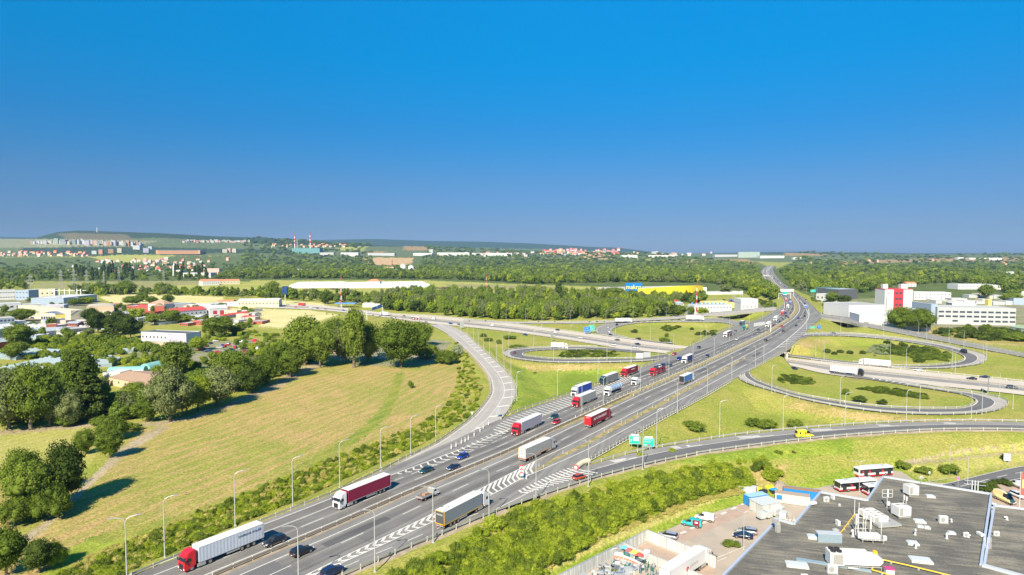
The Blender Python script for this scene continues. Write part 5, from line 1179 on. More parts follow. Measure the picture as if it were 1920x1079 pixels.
def lorry(Fp, rz, cabm, label, kind='curtain', side=None, rear=None, roof=None, L=16.5, frame=None, group=None, texts=(), extra=None, cat='lorry', tall=3.75, rigid=False):
 """articulated lorry; Fp is the ground point below the middle of the front bumper"""
 t = thing('lorry', label, cat, tuple(Fp), rz, group)
 side = side or M_TARP; rear = rear or side; roof = roof or M_TARP
 cab_part(t, 0, cabm, tall)
 x1, x0 = -2.75, -L; z0, z1 = 1.12, 4.0
 if kind in ('curtain', 'box'):
  b = MB(); b.box(((x0 + x1) / 2, 0, (z0 + z1) / 2), (x1 - x0 - .1, 2.5, z1 - z0 - .04)); b.build('trailer_body', side, t, bevel=.02)
  b = MB(); b.box(((x0 + x1) / 2, 0, z1 + .01), (x1 - x0, 2.56, .08)); b.build('trailer_roof', roof, t, bevel=.02)
  for s in (-1, 1): fold_side(x0 + .1, x1 - .1, z0 + .02, z1 - .14, 1.262, s, side, t, amp=.02 if kind == 'curtain' else .004)
  MB().box((x0 - .02, 0, (z0 + z1) / 2), (.06, 2.5, z1 - z0)).build('rear_door', rear, t)
  f = MB(); fm = frame or M_GALV
  for yy in (-1.24, 1.24): f.box((x0 - .05, yy, (z0 + z1) / 2), (.1, .13, z1 - z0))
  f.box((x0 - .05, 0, z1 - .03), (.1, 2.5, .13)); f.box((x0 - .05, 0, z0), (.1, 2.5, .16)); f.build('rear_frame', fm, t)
  b = MB()
  for s in (-1, 1): b.box(((x0 + x1) / 2, s * 1.275, z0 - .04), (x1 - x0, .03, .12))
  b.build('side_rave', frame or M_GREY, t)
 elif kind == 'tanker':
  b = MB(); b.tube((x0 + .3, 0, 2.55), (x1 - .4, 0, 2.65), 1.18, 1.22, 20); b.tube((x0 + .05, 0, 2.55), (x0 + .3, 0, 2.55), .9, 1.18, 20); b.build('tank', mat('blue white tank', (.35,.5,.68), .3, .3), t, smooth=False)
  b = MB(); b.box(((x0 + x1) / 2, 0, 3.82), (x1 - x0 - 1.2, .7, .1)); b.build('walkway', M_GALV, t)
  for i in range(5): MB().tube((x0 + 1.6 + i * 2.3, 0, 3.8), (x0 + 1.6 + i * 2.3, 0, 4.1), .3, .3, 12).build('hatch', M_RIM, t)
  for i in range(5): b = MB(); b.tube((x0 + 1.2 + i * 2.5, 0, 2.55), (x0 + 1.3 + i * 2.5, 0, 2.55), 1.24, 1.24, 20); b.build('band', M_SWHITE, t)
 elif kind == 'tipper':
  pr = [(x1, 3.3), (x1 + .2, 1.2), (x0 + .6, 1.2), (x0, 3.1)]; MB().prism(pr, -1.25, 1.25).build('tipper_body', side, t, bevel=.03); MB().box(((x0 + x1) / 2, 0, 3.28), (x1 - x0 - .4, 2.3, .15)).build('cover_sheet', roof, t)
 elif kind == 'carrier':
  m = cabm; b = MB()
  b.box(((x0 + x1) / 2, 0, 1.0), (x1 - x0, 2.4, .14)); b.box(((x0 + x1) / 2, 0, 2.75), (x1 - x0, 2.4, .12)); b.build('loading_deck', m, t)
  for i in range(5):
   for s in (-1, 1): MB().box((x1 - .3 - i * (x1 - x0 - .6) / 4, s * 1.2, 1.9), (.16, .1, 1.8)).build('stanchion', m, t)
 MB().box(((x0 + x1) / 2 - .4, 0, .95), (x1 - x0 - .8, 1.0, .3)).build('trailer_chassis', M_CHAS, t)
 for s in (-1, 1): MB().box((x0 + 6.4, s * 1.2, .72), (3.4, .05, .35)).build('side_guard', M_GALV, t)
 for s in (-1, 1): MB().box((x1 - 2.4, s * .8, .6), (.14, .14, .8)).build('landing_leg', M_CHAS, t)
 for i in range(3):
  for s in (-1, 1): wheel(t, x0 + 2.2 + i * 1.31, s * 1.03, .5, .4)
 MB().box((x0 + .1, 0, .62), (.1, 2.4, .16)).build('rear_bumper', M_GREY, t)
 for s in (-1, 1): MB().box((x0 + .03, s * .95, .85), (.06, .5, .16)).build('taillight', M_TL, t)
 MB().box((x0 + .02, 0, .85), (.04, .52, .12)).build('number_plate', M_SWHITE, t)
 for (tx, where, x_, z_, s_, c_) in texts:
  if where == 'right': M = Matrix.Translation((x_, -1.30, z_)) @ FRONT          # reads left to right along +x on the -y side
  elif where == 'left': M = Matrix.Translation((x_, 1.30, z_)) @ unit_rot(math.pi) @ FRONT
  else: M = Matrix.Translation((x0 - .11, x_, z_)) @ unit_rot(-math.pi / 2) @ FRONT
  text_obj(tx, s_, c_, t, M)
 if extra: extra(t)
 return t
LINES = {'main': MEDIAN, 'cross': [l.lerp(r, .5) for l, r in ROADS['cross']], **{k_: centre(k_) for k_ in ('ramp_west', 'loop_c', 'loop_d', 'loop_f', 'loop_g', 'exit_south', 'fly_west', 'fly_east')}}
def on_road(px, py, road, sgn):
 pl = LINES[road]; z = 0
 for _ in range(4):
  p = W(px, py, z); i = min(range(len(pl)), key=lambda i: (pl[i].xy - p.xy).length); z = pl[i].z
 p = W(px, py, z); i = max(1, min(i, len(pl) - 2)); d = pl[i + 1] - pl[i - 1]
 dz = {'main': .085}.get(road, RD.get(road, .05) + .03)
 return Vector((p.x, p.y, z + dz)), math.atan2(d.y, d.x) + (0 if sgn > 0 else math.pi)
SIDE = {n: mat('tarpaulin ' + n, c, .6, var=v, scale=.9) for n, c, v in (('maroon', (.21,.008,.04), .1), ('silver', (.50,.54,.60), .12), ('grey', (.20,.225,.25), .1), ('violet', (.33,.31,.37), .1), ('blue', (.01,.05,.33), .08), ('darkgrey', (.16,.17,.18), .1), ('red', (.50,.01,.02), .06), ('darkred', (.20,.008,.02), .08), ('navy', (.02,.03,.13), .05), ('steel', (.30,.30,.29), .15), ('skyblue', (.05,.16,.42), .1), ('brown', (.15,.06,.07), .1), ('yellow', (.75,.62,.15), .1), ('green', (.0,.2,.15), .05), ('bright', (.66,.66,.66), .06), ('plate', (.07,.075,.08), .1))}
M_YEL = mat('yellow frame', (.75,.42,.02), .5)
def L_(px, py, sgn, cabc, label, road='main', anchor='F', L=16.5, **k):
 p, rz = on_road(px, py, road, sgn)
 if anchor == 'R': p = p + Vector((math.cos(rz), math.sin(rz), 0)) * L
 elif anchor == 'C': p = p + Vector((math.cos(rz), math.sin(rz), 0)) * (L / 2)
 return lorry(p, rz, PAINT[cabc], label, L=L, group='lorries on the roads', **k)
M_INK = mat('dark ink', (.02,.05,.12), .6); M_PALE = mat('pale lettering', (.72,.66,.68), .6); M_RINK = mat('red lettering', (.6,.05,.03), .6)
def cabdecal(t):
 for s in (-1,): MB().add([(-1.0, s * 1.253, 2.9), (-2.2, s * 1.256, 3.3), (-2.22, s * 1.256, 1.1), (-1.75, s * 1.256, 1.2), (-1.6, s * 1.256, 2.1)], [(0, 1, 2, 3, 4)]).build('side_decal', PAINT['black'], t, fix=False)
L_(340, 1074, -1, 'red', 'red lorry with long silvery white trailer at the bottom left of the motorway', side=SIDE['silver'], texts=(('DOPRAVA KOLÁŘ', 'left', -13.4, 3.05, .62, M_INK),), extra=cabdecal)
L_(630, 957, -1, 'white', 'white lorry with dark maroon curtain trailer beside the left weeds', side=SIDE['maroon'])
L_(964.5, 818, -1, 'red', 'red lorry with plain grey violet trailer beside the hatched shoulder', side=SIDE['violet'])
L_(1077.5, 765, -1, 'red', 'red lorry with silver grey trailer just below the white and blue one', side=SIDE['steel'])
L_(1075, 745, -1, 'white', 'white lorry with bright blue curtain trailer on the hatched shoulder', side=SIDE['blue'], L=15)
L_(1128, 723, -1, 'teal', 'lorry with dark and pale blue cab and dark grey trailer', side=SIDE['darkgrey'], L=15)
L_(1168, 708, -1, 'red', 'red lorry with dark red trailer queueing on the left lane', side=SIDE['darkred'], L=15, texts=(('TRANSPORT', 'left', -9, 2.8, .9, M_PALE),))
L_(1137, 744, -1, 'white', 'white lorry with blue and white tank trailer', kind='tanker', L=14)
L_(1282, 683, -1, 'white', 'white lorry with navy blue box near the end of the queue', side=SIDE['navy'], L=13)
L_(1359, 634, -1, 'white', 'white lorry with dark brown sided trailer before the middle loop', side=SIDE['brown'], L=15)
tc = L_(1222, 706, -1, 'red', 'red car transporter lorry loaded with cars', kind='carrier', L=15.5)
L_(825, 993, 1, 'white', 'white cabbed lorry with grey curtain trailer and yellow rear frame', anchor='R', side=SIDE['grey'], rear=SIDE['plate'], frame=M_YEL, texts=(('KRONE', 'rear', 0, 3.2, .5, M_SWHITE),))
def logo(t):
 o = MB(); n = 20; R0, R1 = .5, .36
 vs = [(-16.62, math.cos(6.283 * i / n) * r + .1, 2.9 + math.sin(6.283 * i / n) * r) for r in (R0, R1) for i in range(n)]
 o.add(vs, [(i, (i + 1) % n, n + (i + 1) % n, n + i) for i in range(n)]); o.build('ring_logo', M_INK, t, fix=False)
L_(979, 867, 1, 'silver', 'lorry with silver trailer and round dark ring logo on its white rear doors', anchor='R', side=SIDE['steel'], rear=SIDE['bright'], frame=M_ORANGE, texts=(('SCHUMP', 'right', -6.3, 2.9, .9, M_GREY), ('A', 'rear', .5, 1.9, .5, M_INK)), extra=logo)
L_(1102, 803, 1, 'maroon', 'red lorry with AUTOTRANSPORT lettering on its side', anchor='R', side=SIDE['darkred'], rear=SIDE['red'], frame=SIDE['red'], texts=(('AUTOTRANSPORT', 'right', -9.2, 2.6, 1.25, M_PALE), ('BÁRTA', 'rear', 0, 3.55, .42, M_PALE)))
L_(1278, 722, 1, 'white', 'lorry with blue sided trailer on the right carriageway', anchor='R', side=SIDE['skyblue'], rear=M_BLK, L=14)
L_(1395, 620, -1, 'green', 'emerald green tipper lorry with yellow cover', kind='tipper', side=SIDE['yellow'], roof=SIDE['yellow'], L=13)
L_(1389, 612, -1, 'teal', 'dark lorry just behind the green tipper', side=SIDE['darkgrey'], L=12)
L_(1438, 615, -1, 'white', 'white lorry under the white gantry', side=SIDE['bright'], L=14); L_(1453, 603, -1, 'white', 'white box lorry just beyond the gantry', side=SIDE['bright'], L=14)
L_(1466, 592, -1, 'red', 'red lorry in the dense far queue', side=SIDE['red'], L=14); L_(1477, 579, -1, 'white', 'white lorry in the dense far queue', side=SIDE['bright'], L=12); L_(1482, 572, -1, 'blue', 'blue lorry in the dense far queue', side=SIDE['skyblue'], L=12); L_(1474, 566, -1, 'red', 'farther red lorry in the dense far queue', side=SIDE['red'], L=14)
L_(1471, 556, -1, 'green', 'green lorry near the top of the far queue', side=SIDE['green'], L=12); L_(1511, 580, 1, 'white', 'blue backed lorry driving away on the far curve', anchor='R', side=SIDE['skyblue'], rear=SIDE['skyblue'], L=12)
L_(1426, 516, -1, 'red', 'red lorry on the farthest visible bend', side=SIDE['red'], L=16)
L_(1640, 687, -1, 'white', 'all white lorry on the merging lane of the upper right loop', 'cross', 'C', side=SIDE['bright'], roof=SIDE['bright'])
L_(1588, 702, 1, 'black', 'lorry with dark cab and light grey trailer on the valley motorway', 'cross', 'C', side=mat('tarpaulin light grey', (.62,.63,.64), .6))
L_(1199, 604, 1, 'white', 'all white lorry entering the middle loop', 'loop_d', 'C', side=SIDE['bright']).rotation_euler.z = R(8)
L_(1335, 602, 1, 'white', 'white lorry with small logo on the far side of the middle loop', 'loop_d', 'C', side=SIDE['bright']).rotation_euler.z = R(-12)
L_(1081, 654, -1, 'white', 'white box lorry on the left loop', 'loop_c', 'C', side=SIDE['bright'], L=12).rotation_euler.z = R(-6)
L_(721, 592, -1, 'white', 'white lorry under the blue gantry', 'cross', 'C', side=SIDE['bright'], L=15)
L_(566, 574, -1, 'red', 'small red lorry far left on the valley motorway', 'cross', 'C', side=SIDE['red'], L=9)
M = Matrix.Translation(tc.location) @ unit_rot(tc.rotation_euler.z)
for x, z, k, c, lb in ((-4.6, 1.07, 'hatch', 'white', 'white hatchback at the front of the lower transporter deck'), (-9.5, 1.07, 'hatch', 'silver', 'silver hatchback on the lower transporter deck'), (-14, 1.07, 'hatch', 'navy', 'navy hatchback at the rear of the lower transporter deck'), (-5.0, 2.82, 'hatch', 'grey', 'grey hatchback at the front of the upper transporter deck'), (-9.6, 2.82, 'hatch', 'white', 'white hatchback in the middle of the upper transporter deck'), (-13.8, 2.82, 'estate', 'navy', 'navy estate at the rear of the upper transporter deck')):
 car(k, c, tuple(M @ Vector((x, 0, z))), tc.rotation_euler.z, lb, 'cars on the transporter')
def C_(px, py, sgn, kind, col, label, road='main', far=False, rot=None, group='cars on the motorways', cat=None):
 p, rz = on_road(px, py, road, sgn)
 return car(kind, col, tuple(p), rz if rot is None else R(rot), label, group, far, cat or ('van' if 'van' in kind else 'car'))
for a in ((515,1021,-1,'suv','black','large black estate behind the red lorry at the bottom left'),(566,1040,1,'suv','black','black off-roader left of the near lamp on the right carriageway'),(624,1078,1,'suv','navy','dark blue car at the bottom edge beside the chevrons'),(799,886,-1,'sedan','teal','dark teal saloon behind the maroon trailer'),
   (850,880,-1,'cabrio','navy','dark blue convertible nearest the median'),(867,860,-1,'hatch','blue','bright blue hatchback leading beside the convertible'),(1039,785,-1,'hatch','teal','dark teal hatchback right behind the red lorry'),(1043,795,-1,'hatch','red','crimson hatchback beside the teal one'),
   (1255,688,-1,'estate','grey','grey car right behind the car transporter'),(1273,676,-1,'van','blue','bright blue van left of the navy box lorry'),(1326,670,-1,'hatch','navy','dark car alone near the median below the bridge'),(1264,666,-1,'hatch','red','red car at the left edge of the bridge'),(1310,654,-1,'hatch','black','black car beside the middle loop barrier'),
   (1375,628,-1,'hatch','silver','silver blue car behind the brown sided lorry'),(1379,623,-1,'hatch','grey','dark car behind the silver blue one'),(1382,638,-1,'sedan','white','white saloon driving along the tar band'),(1422,621,-1,'suv','navy','dark car above the white saloon'),(1436,640,1,'sedan','black','black car on the right carriageway by the bridge'),(1469,622,1,'sedan','navy','dark car on the right carriageway beyond the bridge')):
 C_(*a)
p, rz = on_road(1188, 724, 'main', -1); t = thing('lorry', 'white motor tractor without trailer beside the tanker', 'lorry', tuple(p), rz); cab_part(t, 0, PAINT['white'], 3.6); MB().box((-4.2, 0, 1.6), (3.4, 2.3, 1.3)).build('rear_body', PAINT['white'], t, bevel=.05)
C_(1087, 899, 1, 'hatch', 'orange', 'orange red hatchback on the exit road beside the gore', 'exit_south')
p, rz = on_road(803, 934, 'main', 1); t = thing('flatbed_truck', 'small white flatbed truck with dirty open bed on the right carriageway', 'truck', tuple(p), rz, None)
MB().prism([(1.0, .5), (3.0, .5), (3.05, 1.0), (2.1, 1.25), (1.75, 2.05), (1.0, 2.1)], -.95, .95).build('cab', PAINT['white'], t, bevel=.05); MB().add([(2.14, -.85, 1.3), (2.14, .85, 1.3), (1.82, .85, 2.0), (1.82, -.85, 2.0)], [(0, 1, 2, 3)]).build('windscreen', M_WIN, t, fix=False)
for s in (-1, 1): MB().box((1.55, s * .955, 1.6), (.7, .02, .5)).build('side_window', M_WIN, t)
MB().box((-1.2, 0, .85), (4.2, 2.1, .1)).build('bed', mat('dirty brown boards', (.2,.13,.09), .9, var=.3), t)
for s in (-1, 1): MB().box((-1.2, s * 1.05, 1.08), (4.2, .05, .42)).build('side_board', PAINT['silver'], t)
MB().box((-3.3, 0, 1.08), (.05, 2.1, .42)).build('tailboard', PAINT['silver'], t); MB().box((-.8, .2, 1.15), (1.4, 1.0, .5)).build('load', mat('tan load', (.35,.22,.14), .9), t); MB().box((.9, 0, 1.5), (.08, 2.0, 1.2)).build('headboard', M_GALV, t)
for x in (2.2, -2.0):
 for s in (-1, 1): wheel(t, x, s * .85, .36, .25)
MB().box((-3.33, -.7, .7), (.06, .3, .14)).build('taillight', M_TL, t); MB().box((-3.33, .7, .7), (.06, .3, .14)).build('taillight', M_TL, t)
t = C_(1508, 821, 1, 'bigvan', 'yellow', 'bright yellow ambulance van with red and green marks on the exit road', 'exit_south', rot=8); t.name = 'ambulance'
MB().box((-.2, -1.0, 1.75), (.7, .03, .5)).build('red_mark', M_SRED, t); MB().box((.3, -1.02, 1.0), (1.6, .03, .18)).build('green_stripe', MATS['sign green'], t); MB().box((-2.0, -.99, 1.8), (.7, .03, .6)).build('side_window', M_WIN, t); MB().box((1.0, 0, 2.68), (.3, 1.4, .14)).build('light_bar', M_BLUE, t)
cols = ['navy', 'black', 'white', 'silver', 'grey', 'red', 'blue', 'teal']
for x, y, s, k, c, rd, lb in (
 (985,629,1,'sedan','blue','cross','blue saloon nearest the green field'),(1040,625,-1,'van','white','cross','white van farther lane beside the grey sign'),(1042,632,1,'sedan','white','cross','white saloon just below the van'),(1088,635,-1,'sedan','white','cross','white car right of the grey sign'),(1157,639,-1,'sedan','grey','cross','grey car left of the middle loop junction'),
 (1196,647,1,'sedan','navy','cross','navy car before the bridge'),(1150,648,1,'suv','white','cross','white car on the near lane before the bridge'),(1191,654,1,'estate','white','cross','white estate on the near lane before the bridge'),(1196,637,-1,'estate','black','loop_d','black estate leaving the middle loop'),(1255,644,-1,'estate','silver','loop_d','silver pickup along the middle loop'),
 (1145,630,1,'sedan','black','loop_d','black car entering the middle loop bend'),(1142,624,1,'van','white','loop_d','white van in the tight bend of the middle loop'),(1141,615,1,'sedan','white','loop_d','white car in the tight bend of the middle loop'),(1156,611,1,'suv','navy','loop_d','dark car at the top of the tight bend'),(1280,602,1,'sedan','silver','loop_d','silver car between the two white lorries'),
 (965,663,1,'hatch','maroon','loop_c','dark red car at the left end of the left loop'),(1045,620,-1,'sedan','black','cross','small black car on the far lane'),(922,612,-1,'van','white','cross','white van beyond the slip road'),(862,611,1,'van','grey','cross','grey van beside the backed sign'),(845,608,1,'sedan','blue','cross','blue car left of the backed sign'),(799,606,1,'sedan','navy','cross','navy car at the head of the slip road'),
 (812,600,-1,'bigvan','white','cross','white camper van next to the bus'),(757,594,-1,'sedan','navy','cross','navy car right of the lorry under the gantry'),(644,583,1,'sedan','blue','cross','blue car near the petrol station'),(595,579,1,'sedan','black','cross','black car far left of the gantry'),(555,577,1,'sedan','red','cross','red car at the far left of the valley motorway'),(582,579,-1,'van','white','cross','white van far left of the gantry'),(610,581,1,'sedan','silver','cross','silver car far left of the gantry'),(540,573,-1,'sedan','silver','cross','silver car at the far left end'),
 (1489,693,1,'sedan','navy','cross','navy car just right of the bridge'),(1722,696,-1,'estate','white','cross','white and red estate on the far lanes right'),(1846,709,-1,'sedan','navy','cross','navy saloon on the far lane at the right'),(1822,712,-1,'sedan','black','cross','black car left of the navy saloon'),(1898,729,1,'suv','grey','cross','dark grey estate at the right edge'),
 (1806,662,-1,'bigvan','black','loop_f','dark van in the bend of the upper right loop'),(1562,626.5,-1,'sedan','silver','loop_f','silver blue car at the top of the upper right loop')):
 C_(x, y, s, k, c, lb + ' ', rd, far=True)
for i, (x, y, s, k, c) in enumerate(((1450,612,-1,'hatch','maroon'),(1462,605,-1,'hatch','navy'),(1474,594,-1,'suv','navy'),(1478,597,-1,'hatch','grey'),(1482,588,-1,'hatch','grey'),(1486,580,-1,'sedan','white'),(1481,564,-1,'suv','navy'),(1476,560,-1,'hatch','black'),(1462,548,-1,'sedan','grey'),(1465,551,-1,'sedan','silver'),(1456,544,-1,'hatch','navy'),(1451,541,-1,'hatch','white'),(1448,538,-1,'sedan','navy'),(1444,534,-1,'sedan','blue'),(1441,530,-1,'sedan','grey'),
 (1438,525,-1,'van','white'),(1434,520,-1,'sedan','red'),(1432,512,-1,'sedan','silver'),(1435,506,-1,'sedan','maroon'),(1467,579,-1,'hatch','silver'))):
 C_(x, y, s, k, c, 'small %s car in the dense far queue, %s counted upwards' % (c, ORD[i] if i else 'first'), far=True, group='cars in the far queue')
for i, (x, y, k, c) in enumerate(((1493,612,'sedan','navy'),(1503,601,'sedan','silver'),(1509,594,'suv','black'),(1509,588,'suv','grey'),(1509,570,'sedan','navy'),(1511,563,'hatch','black'),(1496,556,'sedan','grey'),(1488,549,'hatch','maroon'),(1478,541,'sedan','grey'),(1463,532,'van','white'),(1458,527,'sedan','black'),(1447,513,'sedan','white'),(1446,507,'sedan','navy'))):
 C_(x, y, 1, k, c, 'small %s car driving away beyond the bridge, %s counted upwards' % (c, ORD[i] if i else 'first'), far=True, group='cars driving away on the far curve')
cml = cum(MEDIAN); sa_ = s_of(1450, 620); rq = random.Random(8)
for i in range(70):
 s_ = sa_ + 25 + (cml[-1] - sa_ - 60) * (i / 70) ** 1.35; sg = -1 if i % 5 else 1; d_ = rq.choice([3.8, 7.5, 11]) * (1 if sg < 0 else -1); p, t_ = at_s(MEDIAN, s_, cml); p = p + Vector((-t_.y, t_.x, 0)) * d_ + Vector((0, 0, .09))
 if any((o.location - p).length < 7 for o in COL.objects if o.parent is None and o.get('category') in ('car', 'van', 'lorry') and abs(o.location.y - p.y) < 8): continue
 k, c = rq.choice(['hatch', 'sedan', 'suv', 'van', 'estate']), rq.choice(['white', 'silver', 'navy', 'grey', 'black', 'white', 'red', 'blue'])
 car(k, c, tuple(p), math.atan2(t_.y, t_.x) + (math.pi if sg < 0 else 0), 'tiny %s vehicle in the far stream %s the horizon' % (c, 'coming from' if sg < 0 else 'heading for'), 'vehicles in the far stream', True)
def bus(loc, rz, label, L=12.0):
 t = thing('bus', label, 'bus', tuple(loc), rz, 'white and red city buses'); H = 3.0
 mb = MB(); mb.box((0, 0, 1.72), (L, 2.5, 2.4)); mb.build('body', PAINT['white'], t, bevel=.12)
 mb = MB(); mb.box((0, 0, .58), (L + .02, 2.53, .5)); mb.build('red_skirt', PAINT['red'], t, bevel=.03)
 for s in (-1, 1):
  mb = MB(); mb.box((.1, s * 1.245, 1.95), (L - .5, .04, 1.15)); mb.build('window_band', M_WIN, t)
  for x in (-3.6, .4, 4.6): MB().box((x, s * 1.262, 1.5), (1.3, .04, 2.1)).build('door', M_WIN, t)
  for i in range(5): MB().box((-4.6 + i * 2.3, s * 1.268, 1.75), (.5, .02, .55)).build('red_seats', M_SRED, t)
  for x in (L / 2 - 2.7, -L / 2 + 3.4): wheel(t, x, s * 1.12, .48, .3)
  MB().box((L / 2 + .1, s * 1.1, .75), (.05, .3, .2)).build('headlight', M_HL, t); MB().box((L / 2 + .15, s * 1.35, 2.3), (.3, .1, .4)).build('mirror', M_BLK, t)
 MB().box((L / 2, 0, 1.9), (.06, 2.3, 1.5)).build('windscreen', M_WIN, t); MB().box((-L / 2, 0, 2.1), (.06, 2.0, .9)).build('rear_window', M_WIN, t)
 MB().box((-1.5, 0, 3.05), (5.0, 1.7, .28)).build('roof_unit', PAINT['white'], t, bevel=.08); MB().box((3.2, 0, 2.97), (1.1, .8, .12)).build('roof_hatch', M_GREY, t)
 return t
p = W(1637, 892, -7); bus((p.x, p.y, -7), R(12), 'white and red bus standing farthest back, seen from behind')
p = W(1604, 918, -7); bus((p.x, p.y, -7), R(12 + 180), 'white and red bus facing left in front of the other bus')
p = W(1634, 925, -7); bus((p.x + 3, p.y, -7), R(12 + 180), 'white and red bus half hidden behind the roof edge', 11)
p, rz = on_road(780, 600, 'cross', -1); bus(p, rz, 'red and white bus on the valley motorway above the slip road')
def Y_(px, py, k, c, rot, label, cat='car'): p = W(px, py, -7); return car(k, c, (p.x, p.y, -7.05), R(rot), label, 'parked vehicles', False, cat)
Y_(1252, 1008, 'estate', 'silver', 152, 'silver estate parked beside the tall yard fence'); Y_(1321, 975, 'van', 'white', 152, 'white delivery van parked in the yard', 'van'); Y_(1393, 1008, 'sedan', 'navy', 160, 'dark blue saloon parked beside the oval hedge'); Y_(1401, 1000, 'estate', 'silver', 160, 'silver car parked behind the dark blue saloon')
t = Y_(1297, 986, 'van', 'turquoise', 152, 'turquoise van with red rear sides and white marks', 'van'); MB().box((-1.2, 0, 1.2), (1.7, 1.95, 1.3)).build('red_wrap', PAINT['maroon'], t, bevel=.05); MB().box((-1.3, .99, 1.4), (.7, .02, .4)).build('white_mark', M_SWHITE, t)
Y_(1908, 913, 'van', 'white', 95, 'white van at the right edge behind the flag', 'van'); Y_(1908, 932, 'hatch', 'white', 275, 'white hatchback at the right edge'); Y_(1883, 940, 'bigvan', 'cream', 275, 'pale yellow van parked beside the hedge', 'van'); Y_(1863, 955, 'hatch', 'white', 275, 'white car half hidden by the roof edge'); Y_(1884, 962, 'hatch', 'azure', 185, 'pale blue car half hidden by the roof edge')
p = W(1318, 1090, -7)
lorry(Vector((42.6, 137, -7.05)), R(44), PAINT['white'], 'large white lorry beside the yard fence at the bottom edge', 'box', SIDE['bright'], texts=(('pamela', 'right', -7.4, 2.5, 1.1, M_GREY),), extra=lambda t: MB().tube((-10.0, -1.29, 2.2), (-10.0, -1.33, 2.2), .5, .5, 16).build('red_logo', M_SRED, t), group='lorries on the roads')
# --- buildings
WM = {}
def wall_mat(name, c, v=.06): return mat('wall ' + name, c, .85, var=v, scale=.25)
WALL = {n: wall_mat(n, c) for n, c in (('white', (.58,.58,.57)), ('cream', (.58,.53,.38)), ('grey', (.42,.43,.44)), ('bluegrey', (.30,.37,.46)), ('yellow', (.68,.58,.16)), ('brick', (.36,.10,.07)), ('pink', (.62,.42,.36)), ('tan', (.55,.42,.28)), ('red', (.42,.035,.05)), ('teal', (.12,.27,.28)), ('dark', (.08,.085,.10)), ('orange', (.6,.3,.15)), ('greenish', (.33,.40,.34)), ('lilac', (.45,.42,.50)), ('blue', (.10,.25,.50)))}
ROOF = {n: mat('roof ' + n, c, .8, var=.15, scale=.3) for n, c in (('red', (.50,.07,.06)), ('brown', (.38,.25,.17)), ('grey', (.36,.36,.35)), ('dark', (.10,.105,.12)), ('white', (.52,.53,.54)), ('orange', (.55,.22,.12)), ('bluegrey', (.36,.42,.48)), ('tan', (.48,.42,.34)), ('green', (.28,.36,.24)), ('pale', (.42,.42,.41)))}
def solar_mat():
 m = bpy.data.materials.new('solar roof'); m.use_nodes = True; n = m.node_tree; b = n.nodes['Principled BSDF']; b.inputs['Roughness'].default_value = .3
 tc = n.nodes.new('ShaderNodeTexCoord'); br = n.nodes.new('ShaderNodeTexBrick'); mp = n.nodes.new('ShaderNodeMapping'); mp.inputs['Scale'].default_value = (.22, .16, .22)
 br.offset = 0; br.inputs['Color1'].default_value = (.015,.04,.13,1); br.inputs['Color2'].default_value = (.03,.06,.17,1); br.inputs['Mortar'].default_value = (.5,.53,.58,1); br.inputs['Mortar Size'].default_value = .05; br.inputs['Scale'].default_value = 1; br.inputs['Brick Width'].default_value = .5; br.inputs['Row Height'].default_value = .9
 n.links.new(tc.outputs['Object'], mp.inputs[0]); n.links.new(mp.outputs[0], br.inputs['Vector']); n.links.new(br.outputs[0], b.inputs['Base Color']); return m
ROOF['solar'] = solar_mat()
M_PANE = mat('dark window pane', (.05,.065,.085), .15, spec=.7, var=.3, scale=.2)
def hit(px, py):
 a = (px - CX) / F; b = -(py - CY) / F; dy = cp + b * sp; dz = -sp + b * cp
 for yy in np.linspace(1500, 13500, 600):
  if CAMZ + dz * yy / dy <= float(base_z(a * yy / dy, yy)): return Vector((a * yy / dy, yy, CAMZ + dz * yy / dy))
 return None
